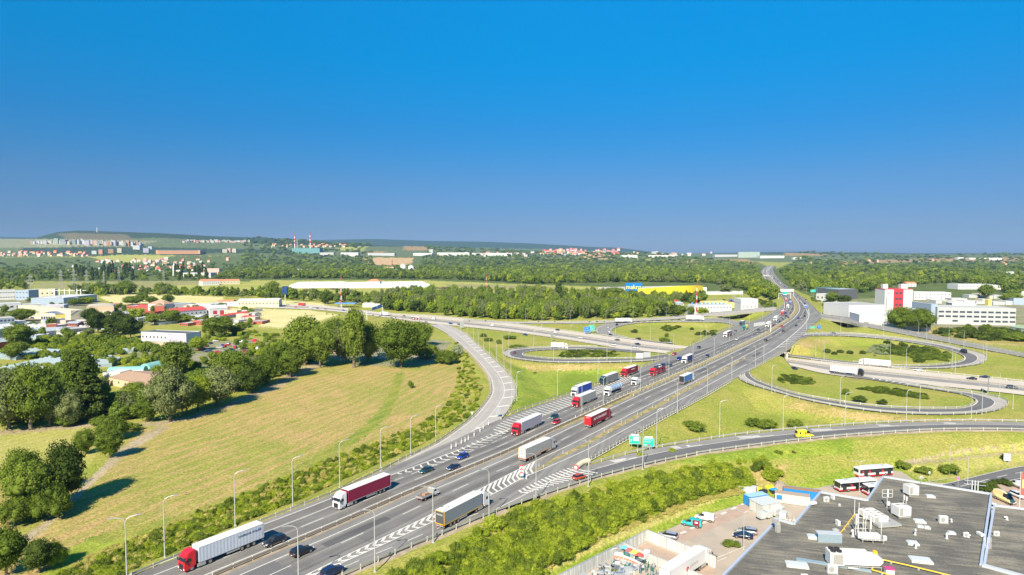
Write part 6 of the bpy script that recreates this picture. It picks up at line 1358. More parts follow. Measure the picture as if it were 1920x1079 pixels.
def bld(x0, y0, x1, y1, top, depth, wallc, roofc, label, kind='flat', win=None, cat='building', name='building', z=-6.0, rise=None, group=None, eave=.3, sidewin=None, doors=(), gz=None):
 """block on the layout line (x0,y0)-(x1,y1), its top at layout height `top` above the middle of that line"""
 if gz is None:
  for _ in range(3 if y0 > 500 else 0):
   m_ = W((x0 + x1) / 2, (y0 + y1) / 2, z); z = float(base_z(m_.x, m_.y)) if m_.y > 1500 else z
 if (y0 + y1) / 2 < 500:
  m_ = hit((x0 + x1) / 2, (y0 + y1) / 2) or Vector(((x0 + x1 - 1920) / 2 / F * 6000, 6000, 0)); z = m_.z; s_ = m_.y / F; a, b = Vector(((x0 - CX) * s_, m_.y, z)), Vector(((x1 - CX) * s_, m_.y, z))
 else: a, b = W(x0, y0, z), W(x1, y1, z)
 d = b - a; L = d.length; k = ppm((x0 + x1) / 2, (y0 + y1) / 2, z) if (y0 + y1) / 2 >= 500 else F / a.y; h = max(2.2, ((y0 + y1) / 2 - top) / k)
 t = thing(name, label, cat, tuple(a), math.atan2(d.y, d.x), group)
 rise = rise if rise is not None else (h * .3 if kind != 'flat' else 0); hw = h - (rise if kind in ('gable', 'hip', 'arch') else 0)
 MB().box((L / 2, depth / 2, hw / 2 - .5), (L, depth, hw + 1)).build('walls', WALL[wallc], t)
 rm = ROOF[roofc]; e = eave
 if kind == 'flat':
  MB().box((L / 2, depth / 2, hw + .06), (L - .5, depth - .5, .2)).build('roof', rm, t)
  c = MB()
  for q, s in (((L / 2, .1, hw + .15), (L + .1, .3, .5)), ((L / 2, depth - .1, hw + .15), (L + .1, .3, .5)), ((.1, depth / 2, hw + .15), (.3, depth - .5, .5)), ((L - .1, depth / 2, hw + .15), (.3, depth - .5, .5))): c.box(q, s)
  c.build('parapet', WALL[wallc], t)
 elif kind == 'gable':
  y = depth
  MB().add([(-e, -e, hw), (L + e, -e, hw), (L + e, y / 2, hw + rise), (-e, y / 2, hw + rise), (L + e, y + e, hw), (-e, y + e, hw)], [(0, 1, 2, 3), (3, 2, 4, 5), (0, 3, 5), (1, 4, 2), (0, 5, 4, 1)]).build('roof', rm, t)
 elif kind == 'gablef':   # ridge runs away from the front
  hw = h - rise
  MB().add([(0, -.01, 0), (L, -.01, 0), (L, -.01, hw), (L / 2, -.01, h), (0, -.01, hw), (0, depth, hw), (L / 2, depth, h), (L, depth, hw)], [(0, 1, 2, 3, 4), (5, 6, 7)]).build('gable_wall', WALL[wallc], t, fix=False)
  MB().add([(-e, -e, hw), (L / 2, -e, h + .05), (L / 2, depth + e, h + .05), (-e, depth + e, hw), (L + e, -e, hw), (L + e, depth + e, hw)], [(0, 1, 2, 3), (1, 4, 5, 2)]).build('roof', rm, t, fix=False)
 elif kind == 'hip':
  q = min(depth / 2, L * .3); MB().add([(-e, -e, hw), (L + e, -e, hw), (L + e, depth + e, hw), (-e, depth + e, hw), (q, depth / 2, hw + rise), (L - q, depth / 2, hw + rise)], [(0, 1, 5, 4), (1, 2, 5), (2, 3, 4, 5), (3, 0, 4), (0, 3, 2, 1)]).build('roof', rm, t)
 elif kind == 'arch':
  n = 10; pr = [(L * .5 - math.cos(math.pi * i / n) * L * .5, hw + math.sin(math.pi * i / n) * rise) for i in range(n + 1)]
  MB().prism(pr, -.05, depth).build('roof', rm, t)
 if win:
  rows, cols_, ww, wh = win; nm = 0
  for r_ in range(rows):
   for c_ in range(cols_):
    key = (ww, wh)
    if key not in WM: WM[key] = MB().box((0, 0, 0), (ww, .12, wh)).mesh('window', [M_PANE])
    o = bpy.data.objects.new('window', WM[key]); COL.objects.link(o); o.parent = t; o.location = ((c_ + .5) * L / cols_, -.03, hw * (r_ + .55) / rows)
 for (f, dw, dh, m) in doors: MB().box((f * L, -.05, dh / 2), (dw, .1, dh)).build('door', m, t)
 t['_dims'] = (L, hw); del t['_dims']
 return t, L, hw
B = bld
B(0,563,29,562,545,26,'white','grey','long white office building at the left edge', win=(2,6,1.6,1.4)); B(29.5,563,54,563,545,20,'bluegrey','grey','blue grey end block of the white office building', win=(2,4,2,1.4))
B(56,560,103,559,543,16,'cream','grey','cream substation building behind the pylons', win=(1,5,2,2)); B(76,573,119,574,560,24,'white','white','white fronted warehouse with small red logos', win=None); B(119.6,574,182,566,556,40,'bluegrey','white','long blue grey warehouse', win=(1,9,.6,3))
B(-20,585,40,582,570,20,'white','white','white canopy hall at the left edge', win=(1,5,3,2)); B(42,582,78,580,571,14,'white','white','low white hall beside the car showroom', win=(1,4,3,1.6)); B(78,584,120,583,573,16,'lilac','white','pale hall with flat white roof', win=(1,5,3,2))
B(-30,618,28,614,598,18,'bluegrey','tan','grey office block with tan roof at the left edge', win=(2,8,1.6,1.6)); B(-20,636,32,630,610,18,'bluegrey','white','blue hall with white roof at the left edge', 'gable')
B(77,606,104,606,589,18,'cream','pale','cream front of the yellow hall', win=(1,6,1.6,3)); B(104,606,133,604,585,30,'yellow','solar','yellow hall with solar panels on its roof', 'gable', rise=2)
t, L, hw = B(133,606,158,604,582,120,'cream','solar','long cream hall covered with blue solar panels', 'gablef', rise=4, doors=((.5, 4, 4, WALL['grey']),))
B(162,590,214,588,572,30,'tan','tan','low tan arched storage hall', 'arch', rise=2); B(87,619,106,618,609,10,'brick','tan','brick end of the low white shed'); B(45,619,86.5,619,610,10,'white','grey','low white shed with grey roof', win=(1,6,1,1))
B(52,630,130,626,620,24,'grey','bluegrey','wide low shed with grey blue roof'); B(130,628,165,624,617,16,'grey','grey','low grey workshop beside the dark pines', win=(1,6,2,1.2)); B(68,640,88,637,629,8,'bluegrey','white','small shed with bright white roof'); B(-20,658,60,646,634,12,'brick','bluegrey','long brick shed with blue grey roof at the left edge', 'gable')
B(190,626,212,625,617,8,'white','white','small white shed behind the bushes'); B(255,583,279,584,572,12,'brick','red','small building with bright red roof', 'gable'); B(278,585,308,586,564,14,'white','brown','white house with large brown hipped roof', 'hip', win=(1,6,1.2,1.2)); B(308.5,587,323,581,567,14,'brick','brown','red brick house end beside the brown roof', 'gable', win=(1,2,1,1))
B(323,580,358,578,570,14,'grey','bluegrey','grey shed behind the brick house'); B(331,597,388,592,577,18,'white','red','white hall with bright red roof', 'gable', win=(1,7,1.4,1.4)); t, L, hw = B(393,592,427,590,573,16,'white','white','white workshop with two red doors', 'gable', doors=((.3, 4, 5, WALL['red']), (.68, 4, 5, WALL['red'])))
B(350,580,395,580,572,10,'white','white','white storage tanks shed behind the red roofed hall'); B(424,598,478,590,586,9,'bluegrey','red','long low building with bright red roof', 'gable'); B(407,574,436,574,563,12,'white','orange','white house with orange roof beside the straw field', 'gable', win=(1,4,1.2,1.2))
B(446,577,523,576,561,22,'cream','white','long white hall beside the motorway', 'gable', rise=2, win=(1,12,1.4,1.4)); B(265,641,349,645,625,14,'white','dark','long white two storey building with dark roof', win=(1,12,1.2,1.6)); B(276,650,310,652,644,8,'tan','tan','low tan annex in front of the long white building')
B(349.5,645,377,638,625,14,'lilac','dark','pale lilac end of the long white building', win=(1,3,1.2,1.4)); B(205,722,280,738,708,20,'tan','brown','old farmhouse with weathered tan roof', 'gable', win=(1,6,1,1))
def glasshouse(pts, rows, label, m, h=3, name='greenhouse'):
 (ax, ay), (bx, by), dep = pts; a, b = W(ax, ay, -6), W(bx, by, -6); d = b - a; L = d.length; t = thing(name, label, 'greenhouse', tuple(a), math.atan2(d.y, d.x))
 for i in range(rows):
  y = dep * i / rows; w_ = dep / rows * .96; MB().add([(0, y, 1.8), (L, y, 1.8), (L, y + w_ / 2, h), (0, y + w_ / 2, h), (0, y + w_, 1.8), (L, y + w_, 1.8), (0, y, -.3), (L, y, -.3), (0, y + w_, -.3), (L, y + w_, -.3)], [(0, 1, 2, 3), (3, 2, 5, 4), (6, 7, 1, 0), (4, 5, 9, 8), (6, 0, 3, 4, 8), (7, 9, 5, 2, 1)]).build('bay', m, t)
 return t
def glass_stripes(name, c1, c2, sc):
 m = bpy.data.materials.new(name); m.use_nodes = True; n = m.node_tree; b = n.nodes['Principled BSDF']; b.inputs['Roughness'].default_value = .35
 tc = n.nodes.new('ShaderNodeTexCoord'); w_ = n.nodes.new('ShaderNodeTexWave'); w_.inputs['Scale'].default_value = sc; w_.inputs['Distortion'].default_value = 1.5; n.links.new(tc.outputs['Object'], w_.inputs['Vector']); mx = n.nodes.new('ShaderNodeMix'); mx.data_type = 'RGBA'; mx.inputs[6].default_value = (*c1, 1); mx.inputs[7].default_value = (*c2, 1)
 n.links.new(w_.outputs['Fac'], mx.inputs[0]); n.links.new(mx.outputs[2], b.inputs['Base Color']); return m
GL = glass_stripes('old greenhouse glass', (.14,.20,.22), (.38,.44,.46), .9); GW = glass_stripes('bright greenhouse glass', (.50,.56,.60), (.66,.68,.70), .25)
glasshouse(((-10, 700), (115, 700), 48), 12, 'old greenhouses with dull blue glass left of the tall dark tree', GL); glasshouse(((-20, 672), (30, 676), 30), 8, 'old greenhouses at the left edge', GL); glasshouse(((170, 690), (210, 688), 22), 6, 'small greenhouse right of the tall dark tree', GL); glasshouse(((215, 664), (250, 662), 8), 3, 'narrow greenhouse row behind the bright bushes', GL)
def tunnel(x0, y0, x1, y1, wd, h, label):
 a, b = W(x0, y0, -6), W(x1, y1, -6); d = b - a; t = thing('polytunnel', label, 'polytunnel', tuple(a), math.atan2(d.y, d.x)); n = 12; L = d.length
 pr = [(wd / 2 - math.cos(math.pi * i / n) * wd / 2, math.sin(math.pi * i / n) * h) for i in range(n + 1)]; mb = MB(); vs = [(x, y, z) for x in (0, L) for y, z in pr]; m = n + 1; mb.add(vs, [(i, i + 1, m + i + 1, m + i) for i in range(n)] + [tuple(range(m)), tuple(range(2 * m - 1, m - 1, -1))]); mb.build('cover', mat('mint plastic cover', (.22,.46,.42), .4, var=.08), t)
tunnel(200, 703, 268, 701, 8, 3.6, 'long mint green polytunnel in the nursery'); tunnel(283, 696, 309, 690, 8, 4, 'short mint green polytunnel in the nursery'); B(193,708,225,708,701,10,'white','white','low white shed before the long polytunnel')
glasshouse(((542, 541), (640, 540), 160), 14, 'huge white greenhouse complex, left half', GW, 6); glasshouse(((640, 541), (806, 539), 150), 14, 'huge white greenhouse complex, right half', GW, 6)
B(688,538,712,538,524,20,'white','orange','white farmhouse with orange roof amid the greenhouses', 'hip', win=(2,4,1.5,1.5)); B(380,536,412,535,524,24,'white','orange','farmhouse with long orange roof in the field strips', 'gable', win=(1,8,1.5,1.5)); B(412,534,450,533,524,20,'cream','orange','farm stable with orange roof right of the farmhouse', 'gable', win=(1,6,1.5,1.5))
B(343,521,395,521,512,40,'white','dark','white warehouse with dark flat roof beyond the fields'); B(382,517,411,517,504,20,'pink','grey','pale pink apartment house among trees', win=(4,8,1.6,1.6)); B(325,517,342,517,507,24,'white','grey','white church nave beside its slim tower'); MBt = thing('church_tower', 'slim white church tower', 'tower', tuple(W(327, 518, -6))); MB().box((0, 0, 16), (7, 7, 34)).build('shaft', WALL['white'], MBt); MB().box((0, 0, 37), (6, 6, 9), tx=.1, ty=.1).build('spire', ROOF['bluegrey'], MBt)
B(740,512,786,511,505,30,'white','white','long white sheds of the cement works');
for x, w_, ty, nm in ((756, 9, 497, 'left'), (771, 9, 499, 'right')):
 p = W(x, 511, -6); k = ppm(x, 511, -6); t = thing('silo', 'pale grey concrete silo block of the cement works, %s one' % nm, 'silo', tuple(p)); MB().box((0, 0, (511 - ty) / k / 2), (w_ / k, 16, (511 - ty) / k)).build('body', WALL['white'], t)
 MB().box((0, 0, (511 - ty) / k + 2), (w_ / k * .5, 8, 4)).build('head_house', WALL['grey'], t)
B(720,509,738,509,501,18,'tan','tan','tan block left of the cement works'); B(555,512,584,512,505,25,'white','pale','pale shed in the woods left of the cement works')
def chimney(x, by, ty, wpx, label, bands=True, m=None, z=-6.0):
 p = W(x, by, z)
 if by < 500: p = hit(x, by) or Vector(((x - CX) * 5.4, 6480, 200))
 k = F / p.y; h = (by - ty) / k; r = wpx / k / 2; t = thing('chimney', label, 'chimney', tuple(p)); n = 10
 for i in range(n): MB().tube((0, 0, h * i / n), (0, 0, h * (i + 1) / n), r * (1 - .35 * i / n), r * (1 - .35 * (i + 1) / n), 12, cap=False).build('shaft_band' if bands else 'shaft', (M_SRED if (i % 2 and i > 3) else WALL['white']) if bands else m, t)
chimney(553, 474, 441, 2.6, 'left red and white striped power plant chimney'); chimney(582, 474, 438, 2.8, 'right red and white striped power plant chimney'); chimney(557.5, 473, 449, 1.8, 'short grey chimney between the striped ones', False, WALL['grey']); chimney(735.5, 507, 487, 1.8, 'brick red chimney at the cement works', False, WALL['brick']); chimney(182, 436, 427, 1.6, 'television tower on top of the long hill', False, WALL['white'])
B(548,477,600,477,466,80,'teal','grey','turquoise power plant block between the chimneys', cat='power plant'); B(600,480,626,480,474,60,'grey','pale','pale hall right of the power plant'); B(639,481,672,481,474,60,'white','white','white distribution hall on the plain'); B(690,480,740,480,475,60,'grey','pale','long grey hall on the plain')
B(775,480,810,480,475,60,'white','white','long white hall left of the grey tower block'); B(805,477,812,477,468,20,'grey','grey','grey tower block on the plain'); B(820,480,880,480,474,60,'white','pale','very long white hall on the plain'); B(885,480,960,480,475,60,'white','pale','very long pale hall farther right'); B(1165,484,1195,484,479,50,'white','white','white halls near the far motorway, left'); B(1215,484,1270,483,479,50,'white','white','white halls near the far motorway, right')
B(1384,484,1424,483,473,22,'greenish','pale','large pale green apartment slab on the skyline', win=(6,16,2,1.6)); B(1425,485,1470,484,480,60,'white','white','long white hall right of the skyline slab'); B(1340,482,1384,482,478,60,'grey','bluegrey','long grey blue hall left of the skyline slab')
B(1487,487,1502,487,483,30,'white','white','small white hall beyond the woods right of the road'); B(1795,487,1806,487,483,30,'white','white','small white hall on the right horizon'); B(1817,487,1838,487,484,40,'white','white','white hall on the right horizon'); B(1842,488,1878,488,484,40,'white','white','long white hall on the right horizon')
B(1890,518,1930,517,510,50,'white','pale','white hall among trees at the right edge'); B(1796,543,1862,543,534,30,'white','white','long white hall behind the trees, left part', win=(1,10,2,1.5)); B(1862,543,1925,544,536,30,'white','white','long white hall behind the trees, right part', win=(1,10,2,1.5)); B(1700,538,1718,538,529,14,'white','orange','white house above the red tower', 'gable', win=(2,3,1.5,1.5))
B(1150,557,1325,553,541,55,'white','pale','wide pale roof of the wholesale store', gz=1); B(1325,553,1392,552,548,20,'white','pale','low flat canopy right of the yellow store wall', gz=1)
p0 = W(1203, 562, -6); p1 = W(1318, 556, -6); d = p1 - p0; t = thing('store_entrance_hall', 'curved bright yellow front wall of the wholesale store', 'building', tuple(p0), math.atan2(d.y, d.x)); mb = MB(); n = 16; L = d.length; k = ppm(1260, 559, -6)
vs = []
for i in range(n + 1):
 u = i / n; y = -16 * math.sin(math.pi * u); zt = (559 - 538.5) / k + 2.2 * math.sin(math.pi * u) + (-1 + u); vs += [(u * L, y, (559 - 550) / k), (u * L, y, zt), (u * L, y + 8, (559 - 550) / k), (u * L, y + 8, zt)]
fs = [];
for i in range(n): a = i * 4; fs += [(a, a + 4, a + 5, a + 1), (a + 1, a + 5, a + 7, a + 3), (a + 3, a + 7, a + 6, a + 2), (a + 2, a + 6, a + 4, a)]
fs += [(0, 1, 3, 2), (n * 4, n * 4 + 2, n * 4 + 3, n * 4 + 1)]
mb.add(vs, fs); mb.build('yellow_wall', mat('store yellow', (.80,.66,.03), .6, var=.04), t); mb = MB(); mb.box((L / 2, 3, (559 - 550) / k / 2), (L * .96, 10, (559 - 550) / k)); mb.build('shop_windows', M_PANE, t)
p = W(1185, 556, -6); k = ppm(1185, 556, -6); t = thing('store_sign', 'large blue sign board reading makro in yellow letters', 'sign', tuple(p)); w_ = 30 / k; h0, h1 = (556 - 544) / k, (556 - 528.5) / k
MB().box((-6, -44, (h0 + h1) / 2), (w_, 1.2, h1 - h0)).build('board', mat('sign royal blue', (.01,.17,.55), .4), t); text_obj('makro', (h1 - h0) * .72, mat('letter yellow', (.9,.75,.02), .5), t, Matrix.Translation((-6, -44.9, (h0 + h1) / 2)) @ FRONT, th=.3, sx=.95)
for s in (-1, 1): MB().box((s * w_ * .35 - 6, -44, h0 / 2), (.8, .8, h0)).build('post', M_GREY, t)
B(1322,575,1365,574,566,12,'yellow','pale','yellow upper storey block behind the white offices', win=(1,8,1.5,1.2)); B(1325,578,1412,577,569,10,'yellow','pale','long pale yellow block with blue awnings', win=(1,12,1.5,1.2))
t, L, hw = B(1302,591,1372,590,573,18,'white','pale','white office building with rows of small windows beside the flyover', win=(2,12,1.2,1.3)); B(1290,590,1302,590,580,12,'white','bluegrey','small white house left of the office building'); B(1252,578,1282,576,567,14,'white','bluegrey','pale house with blue grey roof behind the dark tree', 'gable')
B(1258,572,1275,571,563,10,'brick','red','small house with dull red roof', 'gable')
t, L, hw = B(1389,586,1421,586,561,22,'white','white','white gabled hall beside the motorway', 'gablef', rise=4, win=(1,4,1.4,1.4)); MB().box((L / 2, -.1, hw * .62), (L * .8, .2, 1.2)).build('grey_band', WALL['grey'], t)
for i in range(9):
 x = 1306 + i * 7.6; p = W(x, 591, -6); k = ppm(x, 591, -6); t = thing('awning', 'blue awning on the terrace of the yellow and white block, %s from the left' % (ORD[i] if i else 'first'), 'awning', (p.x, p.y + 18.2, -6), 0, 'blue awnings'); MB().box((0, 0, 19 / k), (2.2, 2.2, 2.6), tx=.6, ty=.6).build('canopy', WALL['blue'], t); MB().box((0, 0, 8 / k), (.2, .2, 16 / k)).build('post', M_GREY, t)
for x, nm in ((1376, 'left'), (1390, 'right')):
 p = W(x, 572, -6); k = ppm(x, 572, -6); t = thing('pylon_sign', 'tall white advertising pylon, %s of two' % nm, 'sign', tuple(p), 0, 'white advertising pylons'); MB().box((0, 0, 23 / k), (5 / k, .8, 6 / k)).build('sign_box', WALL['white'], t)
 for s in (-1, 1): MB().box((s * 1.4, 0, 10 / k), (.4, .4, 20 / k)).build('post', M_GREY, t)
p = W(1658, 590, -6); k = ppm(1684, 592, -6); t = thing('factory_tower', 'white factory tower with a red window column', 'building', tuple(W(1658, 592, -6)), R(-2)); w_ = 51 / k; h = (592 - 543) / k
MB().box((w_ / 2, 10, h / 2 - .5), (w_, 20, h + 1)).build('walls', WALL['white'], t); MB().box((w_ / 2, 10, h + .3), (w_ + .4, 20.4, .6)).build('red_cornice', WALL['red'], t); MB().box((w_ * .49, -.1, h / 2), (w_ * .35, .3, h)).build('red_column', WALL['red'], t)
for i in range(4):
 for j in range(2): MB().box((w_ * (.42 + .14 * j), -.3, h * (.2 + .22 * i)), (w_ * .10, .2, 1.8)).build('window', M_PANE, t)
MB().box((w_ * .12, 8, h + 3), (5, 5, 5)).build('roof_stack', WALL['white'], t); MB().box((w_ * .8, 8, h + 3), (7, 6, 5)).build('roof_house', WALL['white'], t); text_obj('KARA', 2.2, MATS['sign red'], t, Matrix.Translation((w_ * .15, -.15, h * .86)) @ FRONT)
B(1591,607,1658,606,573,40,'white','grey','white hall with grey roof left of the factory tower', win=None)[0]; B(1611,616,1700,618,592,30,'white','white','long low white factory wing', gz=1); B(1700,620,1745,622,586,50,'white','pale','white arched hall left of the long grey building', 'arch', rise=6); B(1713,562,1783,563,549,22,'white','white','white office block behind the factory', win=(2,10,1.6,1.4)); B(1690,585,1745,586,573,30,'white','pale','low pale factory roofs')
t, L, hw = B(1757,608,1904,611,578,30,'grey','pale','long light grey office building with window strips');
for r_ in range(3):
 for c_ in range(11):
  if r_ == 0 and c_ in (0, 1, 3, 4): continue
  MB().box(((c_ + .55) * L / 11, -.08, hw * (.2 + .27 * r_) + .3), (L / 11 * .76, .18, 1.7)).build('window', M_PANE, t)
B(1745,607,1757,607,571,30,'bluegrey','grey','dark blue end of the long grey building'); B(1785,585,1830,586,570,20,'white','pale','white roof structures behind the long building'); B(1853,578,1859,578,563,6,'yellow','pale','small yellow stair tower')
B(1884,570,1900,572,559,20,'bluegrey','grey','dark blue office block at the right among trees', win=(4,4,2,1)); B(1893,622,1935,628,612,16,'green' if False else 'grey','green','shed with green roof at the right edge', 'gable'); B(1548,560,1575,560,541,30,'teal','dark','teal building with a bright sign band'); B(1572,562,1608,561,543,40,'dark','bluegrey','dark glass hall right of the teal building'); B(1530,565,1553,567,552,16,'white','white','small white building with dark front windows', win=(1,3,2.5,2.5)); B(1915,560,1960,562,548,30,'white','pale','white hall beyond the right edge')
t = thing('petrol_station', 'petrol station with blue and white canopy by the motorway', 'petrol station', tuple(W(632, 577, -6))); MB().box((10, 6, 5), (26, 14, 1)).build('canopy', WALL['blue'], t); MB().box((42, 10, 2.5), (22, 12, 5)).build('shop', WALL['white'], t)
for x in (0, 10, 20): MB().box((x, 6, 2.3), (.5, .5, 4.6)).build('column', M_GREY, t)
p = W(535, 570, -6); k = ppm(535, 570, -6); t = thing('sign_tower', 'dark blue sign cube on a tall pole', 'sign', tuple(p)); MB().box((0, 0, 26 / k), (9 / k, 4, 14 / k)).build('sign_cube', mat('deep blue', (.01,.05,.16), .4), t); MB().box((0, 0, 10 / k), (1, 1, 20 / k)).build('pole', M_GREY, t)
def lattice(x, by, ty, wpx, label, stripes=False, arms=True):
 p = W(x, by, -6); k = ppm(x, by, -6); h = (by - ty) / k; b = wpx / k / 2; t = thing('lattice_mast' if stripes else 'power_pylon', label, 'mast' if stripes else 'pylon', tuple(p)); n = 8
 for i in range(n):
  mb = MB(); z0, z1 = h * i / n, h * (i + 1) / n; r0, r1 = b * (1 - .8 * i / n), b * (1 - .8 * (i + 1) / n); c0 = [(sx * r0, sy * r0, z0) for sx, sy in ((-1, -1), (1, -1), (1, 1), (-1, 1))]; c1 = [(sx * r1, sy * r1, z1) for sx, sy in ((-1, -1), (1, -1), (1, 1), (-1, 1))]
  for j in range(4): mb.tube(c0[j], c1[j], .13, n=4, cap=False); mb.tube(c0[j], c1[(j + 1) % 4], .08, n=4, cap=False)
  mb.build('lattice_section', (M_SRED if i % 2 else M_SWHITE) if stripes else M_GALV, t)
 if arms and not stripes:
  for f, w_ in ((.62, 2.6), (.76, 3.6), (.9, 2.4)): MB().box((0, 0, h * f), (b * w_, .5, .5)).build('cross_arm', M_GALV, t)
lattice(57.5, 560, 515, 8, 'nearest steel power pylon behind the white warehouse'); lattice(115.5, 553, 506, 6, 'power pylon above the substation, first of three'); lattice(140, 553, 504, 6, 'power pylon above the substation, second of three'); lattice(163.5, 553, 506, 6, 'power pylon above the substation, third of three'); lattice(223, 530, 500, 4, 'power pylon at the edge of the gardens'); lattice(195, 540, 508, 2.5, 'slim mast above the field strips'); lattice(307, 533, 505, 3.5, 'power pylon in the field strips')
lattice(640, 577, 519, 1.9, 'red and white striped lattice mast before the greenhouses', True); lattice(912, 552, 517, 3, 'red and white striped lattice mast in the vegetable fields', True); lattice(1306, 592, 532, 1.8, 'red and white striped lattice mast beside the white offices', True); lattice(1661, 596, 556, 2.2, 'thin steel mast at the factory')
for i, x in enumerate((93, 103, 112, 122, 131, 145, 152)):
 p = W(x, 560, -6); k = ppm(x, 560, -6); t = thing('substation_portal', 'white steel portal post of the substation, %s from the left' % (ORD[i] if i else 'first'), 'portal', tuple(p), 0, 'substation portals'); MB().box((0, 0, 9 / k), (1.2, 1.2, 18 / k)).build('post', M_WHITEM, t); MB().box((5 / k, 0, 15 / k), (10 / k, .8, .8)).build('beam', M_WHITEM, t)
rb = random.Random(5)
BX = {}
def far_block(x, by, wpx, hpx, wc, label, group, roof=None, houses=False):
 lo = hit(x, by)
 if lo is None: return
 k = F / lo[1]; key = (wc, roof)
 if key not in BX:
  BX[key] = (MB().box((0, 0, .5), (1, 1, 1)).mesh('walls', [WALL[wc]]), (MB().add([(-.52, -.52, 0), (.52, -.52, 0), (.52, .52, 0), (-.52, .52, 0), (-.5, 0, 1), (.5, 0, 1)], [(0, 1, 5, 4), (1, 2, 5), (2, 3, 4, 5), (3, 0, 4)]).mesh('roof', [ROOF[roof]]) if roof else MB().box((0, 0, .5), (1.02, 1.02, 1)).mesh('roof', [ROOF['pale']])), None)
 t = thing('house' if houses else 'apartment_block', label, 'house' if houses else 'apartment block', (lo[0], lo[1], lo[2] - 2), R(rb.uniform(-25, 25)), group)
 w_, h, dd = wpx / k, hpx / k + 2, max(12, wpx / k * .5)
 o = bpy.data.objects.new('walls', BX[key][0]); COL.objects.link(o); o.parent = t; o.scale = (w_, dd, h)
 o = bpy.data.objects.new('roof', BX[key][1]); COL.objects.link(o); o.parent = t; o.location = (0, 0, h); o.scale = (w_, dd, (h * .45 if roof else 1.5))
 if not houses:
  n = min(5, max(2, int(hpx)))
  for j in range(n):
   if 'band' not in BX: BX['band'] = MB().box((0, 0, 0), (1, 1, 1)).mesh('window_row', [MATS['dark window pane']])
   o = bpy.data.objects.new('window_row', BX['band']); COL.objects.link(o); o.parent = t; o.location = (0, -dd / 2, 2 + (h - 2) * (j + .6) / n); o.scale = (w_ * .9, .6, (h - 2) / n * .3)
cw = ['pink', 'cream', 'white', 'lilac', 'greenish', 'tan', 'white', 'pink', 'orange']
for i in range(46): far_block(60 + i * 4.6 + rb.uniform(-1, 1), 457 + (i / 46) * 5 + rb.uniform(-1, 1.5), rb.uniform(3, 6), rb.uniform(6, 10.5) if 10 < i < 45 else 5, rb.choice(cw), 'tower block in the long row below the bare slope of the big hill', 'tower blocks below the hill')
for x, y, w_, h, c in ((107,458,9,10,'greenish'),(118,459,8,10,'greenish'),(165,461,7,10,'lilac'),(178,477,9,6,'white'),(190,477,8,8,'orange'),(208,475,8,7,'orange'),(225,474,8,8,'cream'),(258,468,14,7,'white'),(275,474,10,8,'lilac'),(283,468,9,5,'white'),(422,474,8,6,'cream'),(430,474,6,8,'pink'),(440,474,8,7,'cream')): far_block(x, y, w_, h, c, 'single %s block standing in the town below the hill' % c, 'larger single blocks in the town')
for i in range(30): far_block(345 + i * 4.2, 455 + rb.uniform(-.5, 1), rb.uniform(3, 5), rb.uniform(3, 5), rb.choice(['white', 'pink', 'cream', 'orange']), 'small pale block on the ridge right of the big hill', 'blocks on the ridge')
for i in range(60): far_block(rb.uniform(-20, 170), 474 + rb.uniform(0, 8), rb.uniform(2.5, 6), rb.uniform(1.5, 3.5), rb.choice(['pink', 'cream', 'white', 'orange']), 'small house in the old town quarter at the left', 'town houses at the left', rb.choice(['orange', 'red', 'brown', 'orange']), True)
for i in range(72): far_block(rb.choice([rb.gauss(330, 50), rb.gauss(250, 60)]), 492 + rb.uniform(0, 22) - 4, rb.uniform(4, 8), rb.uniform(2, 4.2), rb.choice(['white', 'cream', 'white', 'pink']), 'small house with pitched roof among the gardens behind the poplars', 'village houses among gardens', rb.choice(['orange', 'brown', 'red', 'grey']), True)
for i in range(36): far_block(rb.uniform(500, 650), 460 + rb.uniform(0, 5), rb.uniform(2, 5), rb.uniform(1.5, 3), rb.choice(['pink', 'white', 'orange', 'cream']), 'small house on the slope behind the power plant', 'houses behind the power plant', 'orange', True)
for i in range(60): far_block(rb.uniform(1020, 1160), 474 + rb.uniform(-4, 5), rb.uniform(3, 7), rb.uniform(2, 4), rb.choice(['orange', 'white', 'cream', 'pink']), 'orange or pale block in the housing estate on the central horizon', 'estate on the central horizon', rb.choice(['orange', 'red']), True)
for i in range(40): far_block(rb.uniform(830, 1400), 478 + rb.uniform(-3, 4), rb.uniform(3, 9), rb.uniform(1.5, 3), rb.choice(['white', 'grey', 'cream', 'pink']), 'low building scattered along the horizon', 'low buildings on the horizon', 'orange' if rb.random() < .4 else 'pale', True)
for i in range(24): far_block(rb.uniform(1470, 1900), 497 + rb.uniform(-8, 36), rb.uniform(3, 7), rb.uniform(2, 3.5), rb.choice(['white', 'cream', 'pink']), 'small house hidden in the woodland right of the motorway', 'houses in the woodland', rb.choice(['orange', 'pale', 'brown']), True)
far_block(340, 476, 75, 6, 'orange', 'very long low brick red factory hall in the town', None)
k_ = 0
for i in range(34):
 x, y = rb.uniform(365, 485), rb.uniform(640, 668); z = ground_z(*W(x, y, -6).xy); p = W(x, y, z)
 car(rb.choice(['hatch', 'estate', 'van', 'sedan']), rb.choice(['white', 'red', 'silver', 'blue', 'white', 'red', 'navy', 'orange']), (p.x, p.y, z + .05), R(rb.choice([15, 195, 100])), 'car standing in the crowded car yard beside the tall green tree', 'cars in the car yard', True)
for i in range(36):
 x, y = rb.choice([(rb.uniform(0, 95), rb.uniform(586, 600)), (rb.uniform(125, 180), rb.uniform(612, 618)), (rb.uniform(215, 330), rb.uniform(588, 604))]); z = ground_z(*W(x, y, -6).xy); p = W(x, y, z)
 car(rb.choice(['hatch', 'estate', 'van', 'sedan']), rb.choice(['white', 'red', 'silver', 'blue', 'white', 'navy']), (p.x, p.y, z + .05), R(rb.choice([0, 90, 180])), 'car parked between the halls of the trading estate on the left', 'cars between the halls', True)
